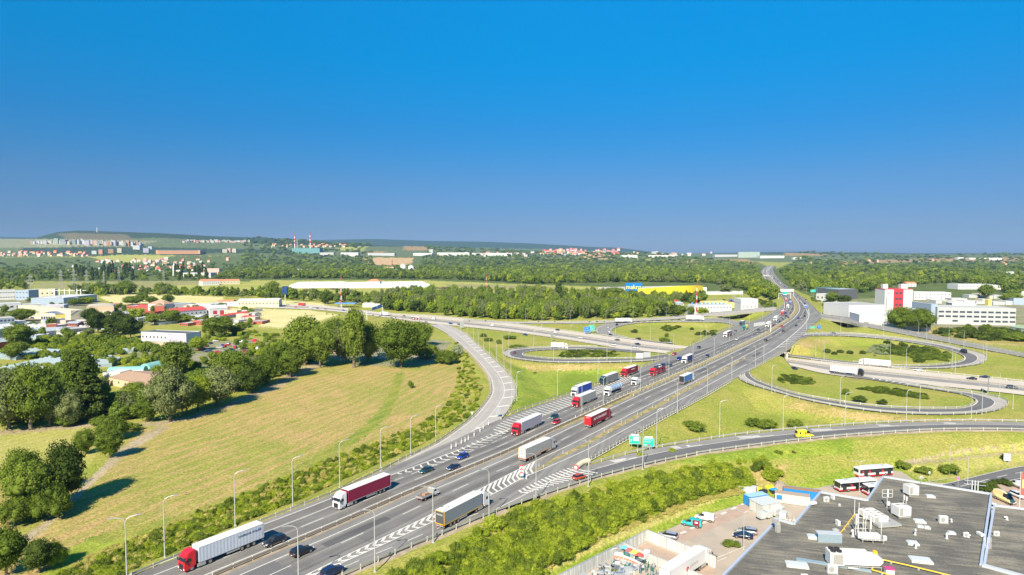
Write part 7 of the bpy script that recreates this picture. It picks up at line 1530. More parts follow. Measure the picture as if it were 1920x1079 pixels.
for i in range(34):
 x, y = rb.uniform(1330, 1386), rb.uniform(562, 569); p = W(x, y, -6)
 car(rb.choice(['hatch', 'estate']), rb.choice(['white', 'red', 'silver', 'blue', 'navy']), (p.x, p.y, -5.9), R(rb.choice([0, 90])), 'car on the store car park behind the white offices', 'cars on the store car park', True)
for i in range(40):
 x = rb.uniform(130, 250) if i < 26 else rb.uniform(320, 400); y = rb.uniform(515, 528); h = rb.uniform(18, 26)
 px_tree('poplar', x, y, y - h, rb.uniform(3.5, 5.5), 'poplar_tree', 'dark slender poplar in the loose row behind the field strips', 'poplars behind the field strips', 2, 'tree')
for i in range(105):
 x = rb.choice([rb.uniform(-10, 190), rb.uniform(180, 470)]); y = rb.uniform(574, 634) if x < 190 else rb.uniform(574, 612)
 wx = rb.uniform(9, 26); fl = rb.random() < .6
 B(x, y, x + wx, y + rb.uniform(-.8, .8), y - rb.uniform(4, 8), rb.uniform(8, 20), rb.choice(['white', 'cream', 'grey', 'bluegrey', 'white', 'pink', 'brick']), rb.choice(['pale', 'bluegrey', 'white', 'grey', 'tan', 'red', 'brown']), 'low workshop or shed in the packed trading estate on the left', 'flat' if fl else 'gable', win=(1, 4, 1.2, 1.0) if i % 2 else None, name='shed', cat='shed', group='sheds of the trading estate')
for i in range(16):
 x = rb.uniform(1740, 1900); y = rb.uniform(556, 578)
 B(x, y, x + rb.uniform(12, 30), y, y - rb.uniform(4, 7), 14, rb.choice(['white', 'grey', 'cream']), rb.choice(['pale', 'bluegrey', 'white']), 'low hall behind the long grey office building', win=None, name='hall', cat='hall', group='halls behind the long grey building')
# --- big flat roofed hall in the foreground
def bitumen():
 m = bpy.data.materials.new('bitumen roofing'); m.use_nodes = True; n = m.node_tree; b = n.nodes['Principled BSDF']; b.inputs['Roughness'].default_value = .85; b.inputs['Specular IOR Level'].default_value = .25
 g = n.nodes.new('ShaderNodeNewGeometry')
 def N(t): return n.nodes.new(t)
 mp = N('ShaderNodeMapping'); mp.inputs['Rotation'].default_value = (0, 0, R(14)); n.links.new(g.outputs['Position'], mp.inputs[0])
 def noise(sc, s3, det=6):
  m2 = N('ShaderNodeMapping'); m2.inputs['Scale'].default_value = s3; n.links.new(mp.outputs[0], m2.inputs[0]); t = N('ShaderNodeTexNoise'); t.inputs['Scale'].default_value = sc; t.inputs['Detail'].default_value = det; n.links.new(m2.outputs[0], t.inputs['Vector']); return t
 a = noise(1, (.15, 1.0, 1)); c = noise(.12, (1, 1, 1), 8); f = noise(2.5, (1, 1, 1), 4)
 br = N('ShaderNodeTexBrick'); br.inputs['Scale'].default_value = 1; br.inputs['Brick Width'].default_value = 7.5; br.inputs['Row Height'].default_value = 1.0; br.inputs['Mortar Size'].default_value = .025; br.inputs['Color1'].default_value = (.105,.10,.09,1); br.inputs['Color2'].default_value = (.13,.125,.11,1); br.inputs['Mortar'].default_value = (.07,.066,.06,1); n.links.new(mp.outputs[0], br.inputs['Vector'])
 mx = N('ShaderNodeMix'); mx.data_type = 'RGBA'; mx.inputs[7].default_value = (.22,.20,.16,1); n.links.new(br.outputs[0], mx.inputs[6])
 ad = N('ShaderNodeMath'); ad.operation = 'MULTIPLY'; n.links.new(a.outputs['Fac'], ad.inputs[0]); n.links.new(c.outputs['Fac'], ad.inputs[1]); r = N('ShaderNodeMapRange'); r.inputs[1].default_value = .2; r.inputs[2].default_value = .36; r.inputs[4].default_value = 1.0; n.links.new(ad.outputs[0], r.inputs[0]); n.links.new(r.outputs[0], mx.inputs[0])
 fr = N('ShaderNodeMapRange'); fr.inputs[1].default_value = .3; fr.inputs[2].default_value = .7; fr.inputs[3].default_value = .8; fr.inputs[4].default_value = 1.2; n.links.new(f.outputs['Fac'], fr.inputs[0]); mu = N('ShaderNodeVectorMath'); mu.operation = 'SCALE'; n.links.new(mx.outputs[2], mu.inputs[0]); n.links.new(fr.outputs[0], mu.inputs['Scale']); n.links.new(mu.outputs[0], b.inputs['Base Color'])
 return m
M_BIT = bitumen(); M_COP = mat('metal coping', (.44,.50,.60), .45, .2, var=.08); M_COPW = mat('pale coping', (.42,.45,.49), .5, var=.08); M_UNIT = mat('unit white', (.62,.62,.60), .5, var=.04); M_GRILL = mat('grille grey', (.32,.31,.29), .6); M_FAN = mat('fan black', (.03,.03,.035), .5); M_YP = mat('yellow pipe', (.80,.48,.02), .45); M_SKY = mat('skylight', (.50,.54,.55), .35, var=.06); M_SHEET = mat('blue grey sheet', (.28,.36,.42), .4, .2); M_FACADE = mat('facade panels', (.45,.45,.46), .6, var=.08)
def roof_block(name, pts, zr, zb, label, coping=True, thick=.45, ph=.45):
 P = [W(x, y, zr) for x, y in pts]; o0 = P[0].copy(); o0.z = zb
 t = thing(name, label, 'building', tuple(o0)); n = len(P); Q = [p - o0 for p in P]
 ar = sum(a.x * b.y - b.x * a.y for a, b in zip(Q, Q[1:] + Q[:1])); Q = Q if ar > 0 else Q[::-1]
 MB().add([(q.x, q.y, zr - zb) for q in Q], [tuple(range(n))]).build('roof_surface', M_BIT, t, fix=False)
 mb = MB(); vs = [(q.x, q.y, 0) for q in Q] + [(q.x, q.y, zr - zb - .01) for q in Q]; mb.add(vs, [(i, (i + 1) % n, n + (i + 1) % n, n + i) for i in range(n)]); mb.build('walls', M_FACADE, t, fix=False)
 for i in range(n):
  a, b = Q[i], Q[(i + 1) % n]; d = b - a; d.z = 0; L = d.length; rz = math.atan2(d.y, d.x)
  if L < .5: continue
  nrm = Vector((-d.y, d.x, 0)).normalized(); c = (a + b) / 2 + nrm * (thick / 2 - .06)
  MB().box((c.x, c.y, zr - zb + ph / 2 - .12), (L + .02 * (i % 2), thick + .002 * i, ph + .2 + .004 * i), 0, rz).build('parapet', M_COP if abs(d.normalized().y) > .75 else M_COPW, t, bevel=.03)
 return t
HALL = roof_block('hall', [(1180,1290),(1357,1079),(1441,993),(1458,975),(1488,984),(1538,924),(1625,939),(1655,895),(1860,928),(1841,1062),(2060,1122),(2160,1400)], 0, -7.4, 'large hall with dark bitumen roof covered in ventilation units')
HALL2 = roof_block('hall', [(1863,949),(1843.5,1062),(2060,1121),(2300,1190),(2400,1010),(2080,975)], -.6, -7.4, 'lower hall with dark flat roof at the bottom right corner')
GRP = 'equipment on the hall roof'
def RT(px, py, name, label, cat, rz=0, z=0.0): p = W(px, py, z); return thing(name, label, cat, (p.x, p.y, z), R(rz))
def fan(t, x, y, z, r=.5):
 b = MB(); b.tube((x, y, z), (x, y, z + .16), r, r * .95, 16, 0, cap=False); b.tube((x, y, z + .05), (x, y, z + .06), r * .93, r * .93, 16, 1)
 for i in range(5): b.box((x, y, z + .1), (r * 1.7, .12, .02), 2, i * .628)
 b.build('fan', [M_UNIT, M_FAN, M_GRILL], t)
t = RT(1556, 1066, 'air_handler', 'largest white air handling unit, with four black fans on its tall left end', 'ventilation unit', -6)
b = MB(); b.box((1.35, 1.3, 1.75), (2.6, 2.6, 2.5)); b.build('cooling_block', M_UNIT, t, bevel=.05); MB().box((1.5, -.03, 1.8), (1.8, .08, 1.9)).build('intake_grille', M_GRILL, t)
for x in (.8, 1.9):
 for y in (.75, 1.85): b = MB(); b.tube((x, y, 3.0), (x, y, 3.3), .5, .5, 16, 0, cap=False); b.tube((x, y, 3.15), (x, y, 3.17), .48, .48, 16, 0); b.build('fan', M_FAN, t)
b = MB(); b.prism([(2.7, .7), (9.2, .7), (9.8, 1.4), (9.8, 2.0), (9.0, 2.5), (2.7, 2.75)], .2, 2.5); b.build('duct_body', M_UNIT, t, bevel=.08)
MB().box((5.2, 2.9, 1.9), (5.0, .8, 1.5)).build('side_duct', M_UNIT, t, bevel=.05); MB().box((8.9, 1.8, 2.7), (.6, .7, .6)).build('yellow_cap', M_YP, t)
for x in (.4, 3.0, 5.4, 7.6, 9.4):
 for y in (.1, 2.5): MB().box((x, y, .25), (.14, .14, .5)).build('leg', M_GALV, t)
b = MB(); b.box((4.9, .1, .55), (9.4, .14, .14)); b.box((4.9, 2.5, .55), (9.4, .14, .14)); b.build('support_frame', M_GALV, t)
MB().tube((3.2, -.3, .4), (5.0, -.3, .35), .14, .14, 8).build('hose', M_UNIT, t)
def ac(px, py, label, rz=10, s=1.0, z=0.0):
 t = RT(px, py, 'air_conditioner', label, 'air conditioner', rz, z); b = MB(); b.box((0, 0, .6 * s), (1.2 * s, .5 * s, 1.0 * s)); b.build('casing', M_UNIT, t, bevel=.03); b = MB(); b.tube((-.15 * s, -.26 * s, .6 * s), (-.15 * s, -.3 * s, .6 * s), .36 * s, .36 * s, 14); b.build('fan_grille', M_GRILL, t)
 MB().box((0, 0, .05), (1.3 * s, .7 * s, .1)).build('feet', M_GALV, t); return t
ac(1560, 1075, 'white air conditioner standing before the largest air handling unit', -6, 1.5)
ac(1549, 941, 'white air conditioner near the left parapet corner', 12, 1.1); ac(1561, 936, 'smaller white unit right behind the parapet corner', 100, .9); ac(1768, 981, 'white air conditioner in the middle right of the roof', -5, 1.5); ac(1811, 1007, 'small white unit right of the roof centre', 10, .9); ac(1571, 985, 'small white unit left of the yellow pipe', 95, 1.0); ac(1868, 1005, 'white unit on the lower roof beyond the parapet', 0, .9, -.6); ac(1508, 1088, 'white unit at the bottom edge below the skylight', 0, 1.0)
def condenser(px, py, w_, d_, h, nx, ny, label, rz=8):
 t = RT(px, py, 'condenser', label, 'condenser unit', rz); b = MB(); b.box((0, d_ / 2, .45 + h / 2), (w_, d_, h)); b.build('casing', M_UNIT, t, bevel=.04); MB().box((-w_ * .3, -.03, .5 + h / 2), (w_ * .28, .06, h * .8)).build('coil_grille', M_GRILL, t)
 for i in range(nx):
  for j in range(ny): fan(t, -w_ / 2 + (i + .5) * w_ / nx, (j + .5) * d_ / ny, .45 + h, min(w_ / nx, d_ / ny) * .38)
 b = MB(); b.box((0, .1, .2), (w_, .14, .2)); b.box((0, d_ - .1, .2), (w_, .14, .2)); b.build('base_frame', M_GALV, t); return t
condenser(1714, 932, 2.7, 2.2, 2.2, 2, 1, 'white condenser with two fans near the top right roof edge'); condenser(1697, 973, 3.1, 2.6, 2.2, 2, 1, 'white condenser with two fans in the middle of the roof')
t = condenser(1652, 984, 3.6, 5.2, 1.3, 2, 4, 'large white condenser bank with eight fans'); MB().box((.2, -1.2, .5), (4.8, 1.8, .5)).build('cable_duct', M_GALV, t); MB().box((3.0, 1.2, .4), (1.2, 6.0, .4)).build('cable_duct', M_GALV, t)
def skylight(px, py, w_, d_, label, rz=6): t = RT(px, py, 'skylight', label, 'skylight', rz); MB().box((0, 0, .16), (w_ + .2, d_ + .2, .32)).build('curb', M_UNIT, t); MB().box((0, 0, .40), (w_, d_, .16), tx=.93, ty=.93).build('dome', M_SKY, t, bevel=.03)
for x, y, w_, d_, lb in ((1744,932,1.7,1.3,'small skylight beside the top right condenser'),(1724,979,2.0,1.6,'skylight right of the middle condenser'),(1531,1009,3.4,1.8,'large skylight left of the grey cladding'),(1494,1061,3.8,2.0,'large skylight near the bottom left of the roof'),(1726,1052,3.6,2.2,'large skylight in the lower middle of the roof'),(1711,1020,1.9,1.6,'skylight with blue pipes lying on it'),(1725,989,1.0,.7,'cream small skylight below the middle one'),(1738,991,1.0,.8,'white small skylight beside the cream one'),(1784,1001,1.2,.9,'cream small skylight on the right')): skylight(x, y, w_, d_, lb, -14)
def vent(px, py, h, r, label, bend=True, z=0.0, m=None):
 t = RT(px, py, 'vent_pipe', label, 'vent', random.uniform(0, 360), z); b = MB(); b.tube((0, 0, 0), (0, 0, h), r, r, 10);
 if bend: b.tube((0, 0, h), (r * 2.4, 0, h - r * 1.2), r, r, 10)
 b.build('pipe', m or M_UNIT, t); MB().tube((0, 0, 0), (0, 0, .08), r * 2, r * 1.7, 10).build('collar', M_GALV, t)
for x, y, h, r, lb in ((1599,1006,1.4,.22,'white vent stack right of the yellow pipe'),(1716,1003,1.2,.18,'bent white vent above the piped skylight'),(1775,1010,1.1,.2,'bent dark vent pipe on the right half of the roof'),(1717,1028,1.0,.18,'short vent beside the piped skylight'),(1784,979,.6,.16,'low curved vent beside the right air conditioner'),(1816,1008,.6,.15,'low curved vent beside the small right unit')): vent(x, y, h, r, lb)
vent(1888, 975, .7, .2, 'curved vent on the lower roof', True, -.6)
def dome(px, py, r, label): t = RT(px, py, 'roof_fan', label, 'roof fan'); b = MB(); b.tube((0, 0, 0), (0, 0, .35), r, r, 14); b.tube((0, 0, .35), (0, 0, .6), r, r * .35, 14); b.build('cowl', M_GALV, t)
dome(1574, 949, .4, 'small round roof fan near the left corner'); dome(1567, 996, .75, 'large round grey roof fan beside the yellow pipe')
def pipe(pts, r, m, name, label, z=.45, posts=True):
 P = [W(x, y, 0) for x, y in pts]; t = thing(name, label, 'pipe', tuple(P[0])); b = MB(); Q = [p - P[0] + Vector((0, 0, z)) for p in P]
 for a, c in zip(Q, Q[1:]): b.tube(a, c, r, r, 8)
 b.build('pipe_run', m, t)
 if posts:
  for a, c in zip(Q, Q[1:]):
   n = max(1, int((c - a).length / 3))
   for i in range(n): q = a.lerp(c, (i + .5) / n); MB().box((q.x, q.y, z / 2), (.3, .3, z)).build('support', M_GALV, t)
pipe([(1571,1010),(1601,970),(1613,967)], .12, M_YP, 'gas_pipe', 'yellow gas pipe climbing to the antenna cluster'); pipe([(1641,1051),(1700,1064),(1790,1086)], .12, M_YP, 'gas_pipe', 'long yellow gas pipe running to the bottom right'); pipe([(1642,1052),(1635,1073),(1672,1084)], .11, M_YP, 'gas_pipe', 'short yellow gas pipe loop beside the pink capped vent')
t = RT(1667, 1078, 'vent_box', 'white vent box with a pink cap', 'vent', -10); MB().box((0, 0, .6), (1.5, 1.2, 1.2)).build('box', M_UNIT, t, bevel=.02); MB().box((0, 0, 1.28), (1.7, 1.4, .14)).build('cap', mat('pink cap', (.45,.06,.2), .5), t)
def antenna(px, py, label, masts, rz=0):
 t = RT(px, py, 'antenna_mast', label, 'antenna', rz)
 for (x, y, h, ph) in masts:
  MB().tube((x, y, 0), (x, y, h), .07, .06, 8).build('mast', M_WHITEM, t)
  if ph: MB().box((x, y - .2, h - ph / 2), (.32, .18, ph)).build('antenna_panel', M_UNIT, t, bevel=.03)
 return t
t = antenna(1663, 953, 'antenna mast with a square tube frame near the parapet', ((0, 0, 4.6, 2.0),))
for z in (2.6, 3.5, 4.4): MB().box((0, 0, z), (2.4, .08, .08)).build('cross_bar', M_WHITEM, t)
for x in (-1.2, 1.2): MB().box((x, 0, 3.5), (.08, .08, 1.9)).build('frame_bar', M_WHITEM, t)
MB().box((.5, .3, 1.0), (.6, .4, .9)).build('cabinet', M_UNIT, t)
t = antenna(1611, 1003, 'cluster of tall white antenna panels', ((-.8, 0, 4.6, 2.4), (.0, .6, 5.2, 0), (.9, .2, 5.0, 1.6), (1.6, .5, 4.8, 1.6), (2.2, -.2, 4.0, 2.6), (.4, 1.1, 6.6, 0)), 0)
for z in (1.2, 2.4, 3.6): MB().box((.5, .4, z), (2.9, .07, .07)).build('cross_bar', M_WHITEM, t)
antenna(1652, 1010, 'thin antenna pole right of the white platform', ((0, 0, 4.6, 0),)); antenna(1602, 969, 'thin lightning rod beside the bend of the yellow pipe', ((0, 0, 4.0, 0),)); antenna(1694, 948, 'small antenna pair beside the middle condenser', ((0, 0, 2.6, 1.2), (.6, 0, 2.2, 1.0)))
t = RT(1634, 1016, 'equipment_platform', 'white equipment platform with boxes before the antennas', 'platform', -8)
for x in (-2, 0, 2):
 for y in (-.7, .7): MB().box((x, y, .3), (.12, .12, .6)).build('leg', M_GALV, t)
MB().box((0, 0, .65), (4.6, 1.8, .12)).build('deck', M_GALV, t); MB().box((-.3, .1, 1.25), (3.6, 1.3, 1.0)).build('cabinet', M_UNIT, t, bevel=.06); MB().box((2.4, -.3, 1.1), (.7, .6, .8)).build('small_box', M_UNIT, t); MB().box((-2.4, .2, 1.2), (.6, .8, 1.1)).build('small_box', M_UNIT, t)
for i in range(6): MB().box((-2.0 + i * .8, -.9, 1.0), (.05, .05, .9)).build('handrail_post', M_WHITEM, t)
t = RT(1556, 1018, 'cladding_screen', 'low blue grey metal screen behind the largest unit', 'screen', -6); MB().box((0, 0, .9), (4.8, .15, 1.8)).build('panel', M_SHEET, t); MB().box((0, .8, 1.8), (4.8, 1.7, .1)).build('top', M_COPW, t)
t = RT(1535, 1056, 'metal_channel', 'long blue grey sheet metal channel crossing under the large unit', 'channel', -22); MB().box((2.5, 0, .1), (13, 1.1, .2)).build('sheet', M_SHEET, t)
t = RT(1458, 998, 'roof_duct', 'bent silver duct rising beside the left parapet', 'duct', 20); MB().box((0, 0, .9), (.9, .9, 1.8)).build('riser', M_GALV, t, bevel=.05); MB().box((.2, .8, 1.9), (.8, 1.8, .8)).build('elbow', M_GALV, t, bevel=.05)
t = RT(1845, 1030, 'cable_ladder', 'white tube rack climbing over the parapet between the roofs', 'rack', 0, -.6)
for i in range(5): MB().tube((i * .35, 0, 0), (i * .35 + .1, .2, 2.4), .05, .05, 6).build('tube', M_WHITEM, t)
t = RT(1525, 948, 'rooftop_box', 'white box mounted on the left parapet', 'box', 20); MB().box((0, 0, .6), (1.6, .7, .6)).build('box', M_UNIT, t, bevel=.04)
t = RT(1838, 1005, 'roof_box', 'white casing beside the right parapet', 'box', 0); MB().box((0, 0, .4), (.8, 1.6, .6)).build('casing', M_UNIT, t, bevel=.05)
t = RT(1727, 908, 'satellite_dish', 'round white satellite dish behind the top right condenser', 'satellite dish', 0); MB().tube((0, 0, 0), (0, 0, 1.6), .05, .05, 6).build('pole', M_GALV, t); b = MB(); b.tube((0, -.1, 1.7), (0, .1, 1.8), .55, .5, 18); b.build('dish', M_UNIT, t)
t = RT(1472, 985, 'roof_walkway', 'silver grating walkway with rails in the roof notch', 'walkway', -15, -.5); MB().box((0, 0, .1), (4.6, 1.2, .12)).build('grating', M_GALV, t)
for i in range(5): MB().box((-2.2 + i * 1.1, .6, .6), (.05, .05, 1.1)).build('rail_post', M_WHITEM, t)
MB().box((0, .6, 1.15), (4.6, .05, .05)).build('handrail', M_WHITEM, t)
# --- yard
M_YARD = simple_ground('worn beige paving', (.40,.335,.27), (.34,.29,.24), .15)
mb = MB(); mb.add([(W(x, y, -7).x, W(x, y, -7).y, -7.108) for x, y in ((930,1135),(1100,1056),(1290,976),(1400,934),(1500,914),(1580,890),(1640,877),(1690,884),(1720,903),(1790,906),(1840,918),(1960,900),(2300,880),(2600,1000),(2600,1500),(900,1500))], [tuple(range(16))]); struct(mb.build('yard', M_YARD, fix=False))
ZY = -7.1
def Y(px, py, name, label, cat, rz=0): p = W(px, py, -7); return thing(name, label, cat, (p.x, p.y, ZY), R(rz))
def fence(pts, h, label, m, pm):
 P = [W(x, y, -7) for x, y in pts]; t = thing('panel_fence', label, 'fence', (P[0].x, P[0].y, ZY)); o = Vector((P[0].x, P[0].y, -7))
 for a, c in zip(P, P[1:]):
  d = c - a; L = d.length; n = max(1, round(L / 2.6)); rz = math.atan2(d.y, d.x)
  for i in range(n):
   q = a.lerp(c, (i + .5) / n) - o; w_ = L / n
   MB().box((q.x, q.y, h / 2), (w_ - .12, .06, h - .1), 0, rz).build('panel', m, t)
   q = a.lerp(c, i / n) - o; MB().box((q.x, q.y, h / 2), (.12, .16, h + .1), 0, rz).build('post', pm, t)
  q = (a + c) / 2 - o; MB().box((q.x, q.y, h + .02), (L, .14, .12), 0, rz).build('top_rail', pm, t)
def corr():
 m = bpy.data.materials.new('corrugated sheet'); m.use_nodes = True; n = m.node_tree; b = n.nodes['Principled BSDF']; b.inputs['Roughness'].default_value = .5
 tc = n.nodes.new('ShaderNodeTexCoord'); w_ = n.nodes.new('ShaderNodeTexNoise'); mp = n.nodes.new('ShaderNodeMapping'); mp.inputs['Scale'].default_value = (5, 5, .2); w_.inputs['Scale'].default_value = 1; n.links.new(tc.outputs['Object'], mp.inputs[0]); n.links.new(mp.outputs[0], w_.inputs['Vector'])
 r = n.nodes.new('ShaderNodeValToRGB'); r.color_ramp.elements[0].color = (.40,.40,.37,1); r.color_ramp.elements[1].color = (.66,.66,.61,1); r.color_ramp.elements[0].position = .4; r.color_ramp.elements[1].position = .6; n.links.new(w_.outputs['Fac'], r.inputs[0]); n.links.new(r.outputs[0], b.inputs['Base Color']); return m
M_COR = corr(); M_FP = mat('fence post grey', (.38,.40,.44), .5, .2)
fence([(960,1147),(1045,1103),(1130,1058),(1213,1014),(1330,1061),(1342,1066)], 2.7, 'tall pale sheet metal fence round the storage yard', M_COR, M_FP)
fence([(1172,1036),(1215,1055),(1290,1086),(1330,1102)], 2.2, 'pale inner fence dividing the storage yard', mat('pale panel', (.48,.48,.45), .6, var=.08), M_FP)
M_PAV = simple_ground('reddish paving', (.40,.29,.23), (.34,.26,.21), .6)
P_ = [W(x, y, -7) for x, y in ((1176,1036),(1213,1017),(1345,1069),(1325,1098))]; mb = MB(); mb.quad(*[Vector((p.x, p.y, -7.1)) for p in P_]); struct(mb.build('paving', M_PAV))
for nm, pts in (('parking_bays', ((1255,1000),(1420,936),(1450,940),(1280,1016))), ('bus_bay', ((1500,917),(1590,884),(1640,876),(1590,900),(1540,924))), ('parking_bays', ((1835,925),(1880,900),(1960,905),(1960,980),(1850,965)))):
 mb = MB(); mb.quad(*[Vector((p.x, p.y, -7.095)) for p in [W(x, y, -7) for x, y in pts[:4]]]);
 struct(mb.build(nm, M_PAV))
mb = MB()
for a, c in (((1290,1067),(1398,1024)),((1345,1052),(1362,1045)),((1735,904),(1800,893))):
 a, c = W(*a, -7), W(*c, -7); d = (c - a).normalized(); n_ = Vector((-d.y, d.x, 0)) * .08; mb.quad(*[Vector((q.x, q.y, -7.07)) for q in (a - n_, c - n_, c + n_, a + n_)])
for i in range(8):
 a, c = W(1275 + i * 18, 1003 - i * 8.5, -7), W(1288 + i * 18, 1009 - i * 8.5, -7)
 a, c = W(1276 + i * 19, 1000 - i * 9, -7), W(1286 + i * 19, 996 - i * 9, -7); d = (c - a).normalized(); n_ = Vector((-d.y, d.x, 0)) * .35; mb.quad(*[Vector((q.x, q.y, -7.065)) for q in (a - n_, c - n_, c + n_, a + n_)])
struct(mb.build('yard_markings', M_PAINT))
def container(px, py, L, wd, h, col, roofc, rz, label, mi=None):
 t = Y(px, py, 'shipping_container', label, 'container', rz); n = int(L / .3); mb = MB()
 mb.box((0, 0, h / 2 + .1), (L - .12, wd - .12, h)); mb.build('body', col, t)
 for s in (-1, 1):
  vs, fs = [], []
  for i in range(n + 1):
   x = -L / 2 + .05 + i * (L - .1) / n; y = s * (wd / 2 - (.05 if i % 2 else 0)); vs += [(x, y, .1), (x, y, h + .08)]
   if i: a = (i - 1) * 2; fs.append((a, a + 2, a + 3, a + 1))
  MB().add(vs, fs).build('corrugated_side', col, t, fix=False)
 MB().box((0, 0, h + .12), (L, wd, .06)).build('roof', roofc, t); b = MB()
 for sx in (-1, 1):
  for sy in (-1, 1): b.box((sx * L / 2, sy * wd / 2, h / 2 + .1), (.16, .16, h + .1))
 b.build('corner_posts', col, t)
 for s in (-.5, .5): MB().box((-L / 2 - .02, s * wd * .45, h / 2 + .1), (.06, wd * .44, h * .9)).build('door', col, t)
 return t
CB = mat('container blue', (.02,.20,.50), .5, var=.12); CL = mat('container light blue', (.30,.50,.66), .5, var=.1); CG = mat('container grey', (.50,.52,.52), .5, var=.15); CW = mat('rusty white container', (.50,.48,.45), .6, var=.25, scale=1.2); CRU = mat('rusty interior', (.30,.17,.10), .9, var=.3); CR_ = mat('brown roof', (.35,.28,.22), .8, var=.2)
container(1402, 929, 4.5, 2.5, 2.6, CG, CG, 150, 'pale grey container behind the blue one'); container(1417, 945, 6.0, 2.5, 2.6, CB, CL, 200, 'blue container with light blue roof');
t = Y(1434, 957, 'metal_shed', 'grey sheet metal shed beside the blue container', 'shed', 20); MB().box((0, 0, 1.3), (6, 4.6, 2.6)).build('walls', M_COR, t); MB().box((0, 0, 2.7), (6.3, 4.9, .12)).build('roof', CG, t)
container(1485, 943, 8.5, 2.5, 2.5, CW, CR_, -22, 'rust stained white and blue container'); MB().box((-3.2, -1.3, 1.6), (1.4, .04, 1.2)).build('blue_logo', CB, [o for o in COL.objects if o.get('label') == 'rust stained white and blue container'][0])
t = Y(1503, 931, 'skip', 'long open blue skip with rusty inside', 'skip', -22);
for s in (-1, 1): MB().box((0, s * 1.25, 1.1), (9.5, .1, 2.2)).build('side', CB, t)
for s in (-1, 1): MB().box((s * 4.75, 0, 1.1), (.1, 2.5, 2.2)).build('end', CB, t)
MB().box((0, 0, 1.5), (9.3, 2.4, 1.3)).build('scrap', CRU, t);
t = Y(1463, 921, 'scrap_heap', 'round topped rusty container beside the blue bin', 'container', -20); MB().prism([(-1.6, 0), (1.6, 0), (1.6, 1.6), (1.0, 2.5), (-1.0, 2.5), (-1.6, 1.6)], -1.2, 1.2).build('body', CR_, t)
def bin_(px, py, c, lid, label): t = Y(px, py, 'waste_container', label, 'waste bin', 20); MB().box((0, 0, .75), (1.9, 1.2, 1.3), tx=1.08, ty=1.08).build('body', c, t, bevel=.04); MB().box((0, 0, 1.5), (2.1, 1.35, .22), tx=.8, ty=.6).build('lid', lid, t)
YB = mat('bin yellow', (.80,.72,.02), .5); KB = mat('bin black', (.03,.03,.035), .5); BB = mat('bin blue', (.02,.28,.62), .5)
bin_(1420, 925, YB, YB, 'yellow waste container left of the black one'); bin_(1431, 928, KB, KB, 'black waste container between the two yellow ones'); bin_(1443, 921, YB, YB, 'yellow waste container left of the blue lidded one'); bin_(1450, 926, KB, BB, 'dark waste container with a bright blue lid')
for i, (x, y) in enumerate(((1428,972),(1440,970),(1452,966),(1462,962),(1468,972))):
 t = Y(x, y, 'tipping_skip', 'grey tipping skip of the heap beside the shed, %s from the left' % (ORD[i] if i else 'first'), 'skip', 20 + i * 9); MB().prism([(-.9, .3), (.6, .3), (1.3, 1.7), (-.9, 1.7)], -.85, .85).build('hopper', CG, t); MB().box((-.6, 0, .2), (1.2, 1.5, .2)).build('base', M_CHAS, t)
for i in range(14):
 x, y = 1456 + (i % 5) * 8, 986 - (i // 5) * 7; t = Y(x, y, 'scaffold_frame', 'thin white steel frame in the stack by the roof notch', 'frame', 15 + i * 7); t['group'] = 'steel frames by the roof notch'
 for s in (-.5, .5): MB().tube((s, 0, 0), (s, 0, 1.6 + .1 * (i % 3)), .04, .04, 5).build('upright', M_WHITEM, t)
 MB().tube((-.5, 0, 1.5), (.5, 0, 1.5), .04, .04, 5).build('bar', M_WHITEM, t)
ST = [mat('stored ' + n, c, .6, var=.2, scale=2) for n, c in (('white', (.5,.5,.5)), ('pale grey', (.36,.38,.4)), ('black', (.03,.03,.035)), ('green', (.02,.16,.09)), ('slate', (.15,.18,.23)), ('beige', (.5,.46,.38)), ('olive', (.16,.18,.07)), ('steel', (.33,.36,.4)))]
rs = random.Random(11); kk = 0
for i in range(125):
 u, v = rs.random(), rs.random(); x = 1078 + 122 * u + 12 * v; y = 1096 - 62 * u + 30 * v
 if y > 1100: continue
 c = rs.randrange(8); wd, dp_, h = rs.uniform(.6, 2.4), rs.uniform(.5, 1.6), rs.uniform(.4, 1.5)
 t = Y(x, y, 'stall_case', '%s case or table stored in the crowded fenced yard' % ('white', 'pale grey', 'black', 'green', 'slate blue', 'beige', 'olive', 'steel grey')[c], 'case', rs.uniform(0, 180)); t['group'] = 'stored cases in the yard'
 b = MB();
 if rs.random() < .5: b.box((0, 0, h / 2), (wd, dp_, h), tx=rs.uniform(.7, 1), ty=rs.uniform(.7, 1))
 else: b.box((0, 0, h), (wd, dp_, .12)); [b.box((sx * wd * .42, sy * dp_ * .42, h / 2), (.08, .08, h)) for sx in (-1, 1) for sy in (-1, 1)]
 b.build('shell', ST[c], t, bevel=.02); MB().box((0, 0, h + .12), (wd * .7, dp_ * .5, .12)).build('cover', ST[rs.choice([0, 1, 7, 4])], t)
for i in range(26):
 x = 1190 + 62 * rs.random() + 18 * rs.random(); y = 1062 + 30 * rs.random() + (x - 1190) * .1; c = rs.choice([1, 2, 3, 4, 7, 7, 4]); t = Y(x, y, 'rolled_stand', '%s bundle of folded stands in the inner corner of the yard' % {1: 'pale grey', 2: 'black', 3: 'green', 4: 'slate blue', 7: 'steel grey'}[c], 'bundle', rs.uniform(0, 180)); t['group'] = 'folded stands in the yard'
 for k in range(3): MB().tube((k * .3, 0, 0), (k * .3 + rs.uniform(-.2, .2), rs.uniform(-.3, .3), rs.uniform(1, 1.8)), .13, .1, 7).build('roll', ST[c], t)
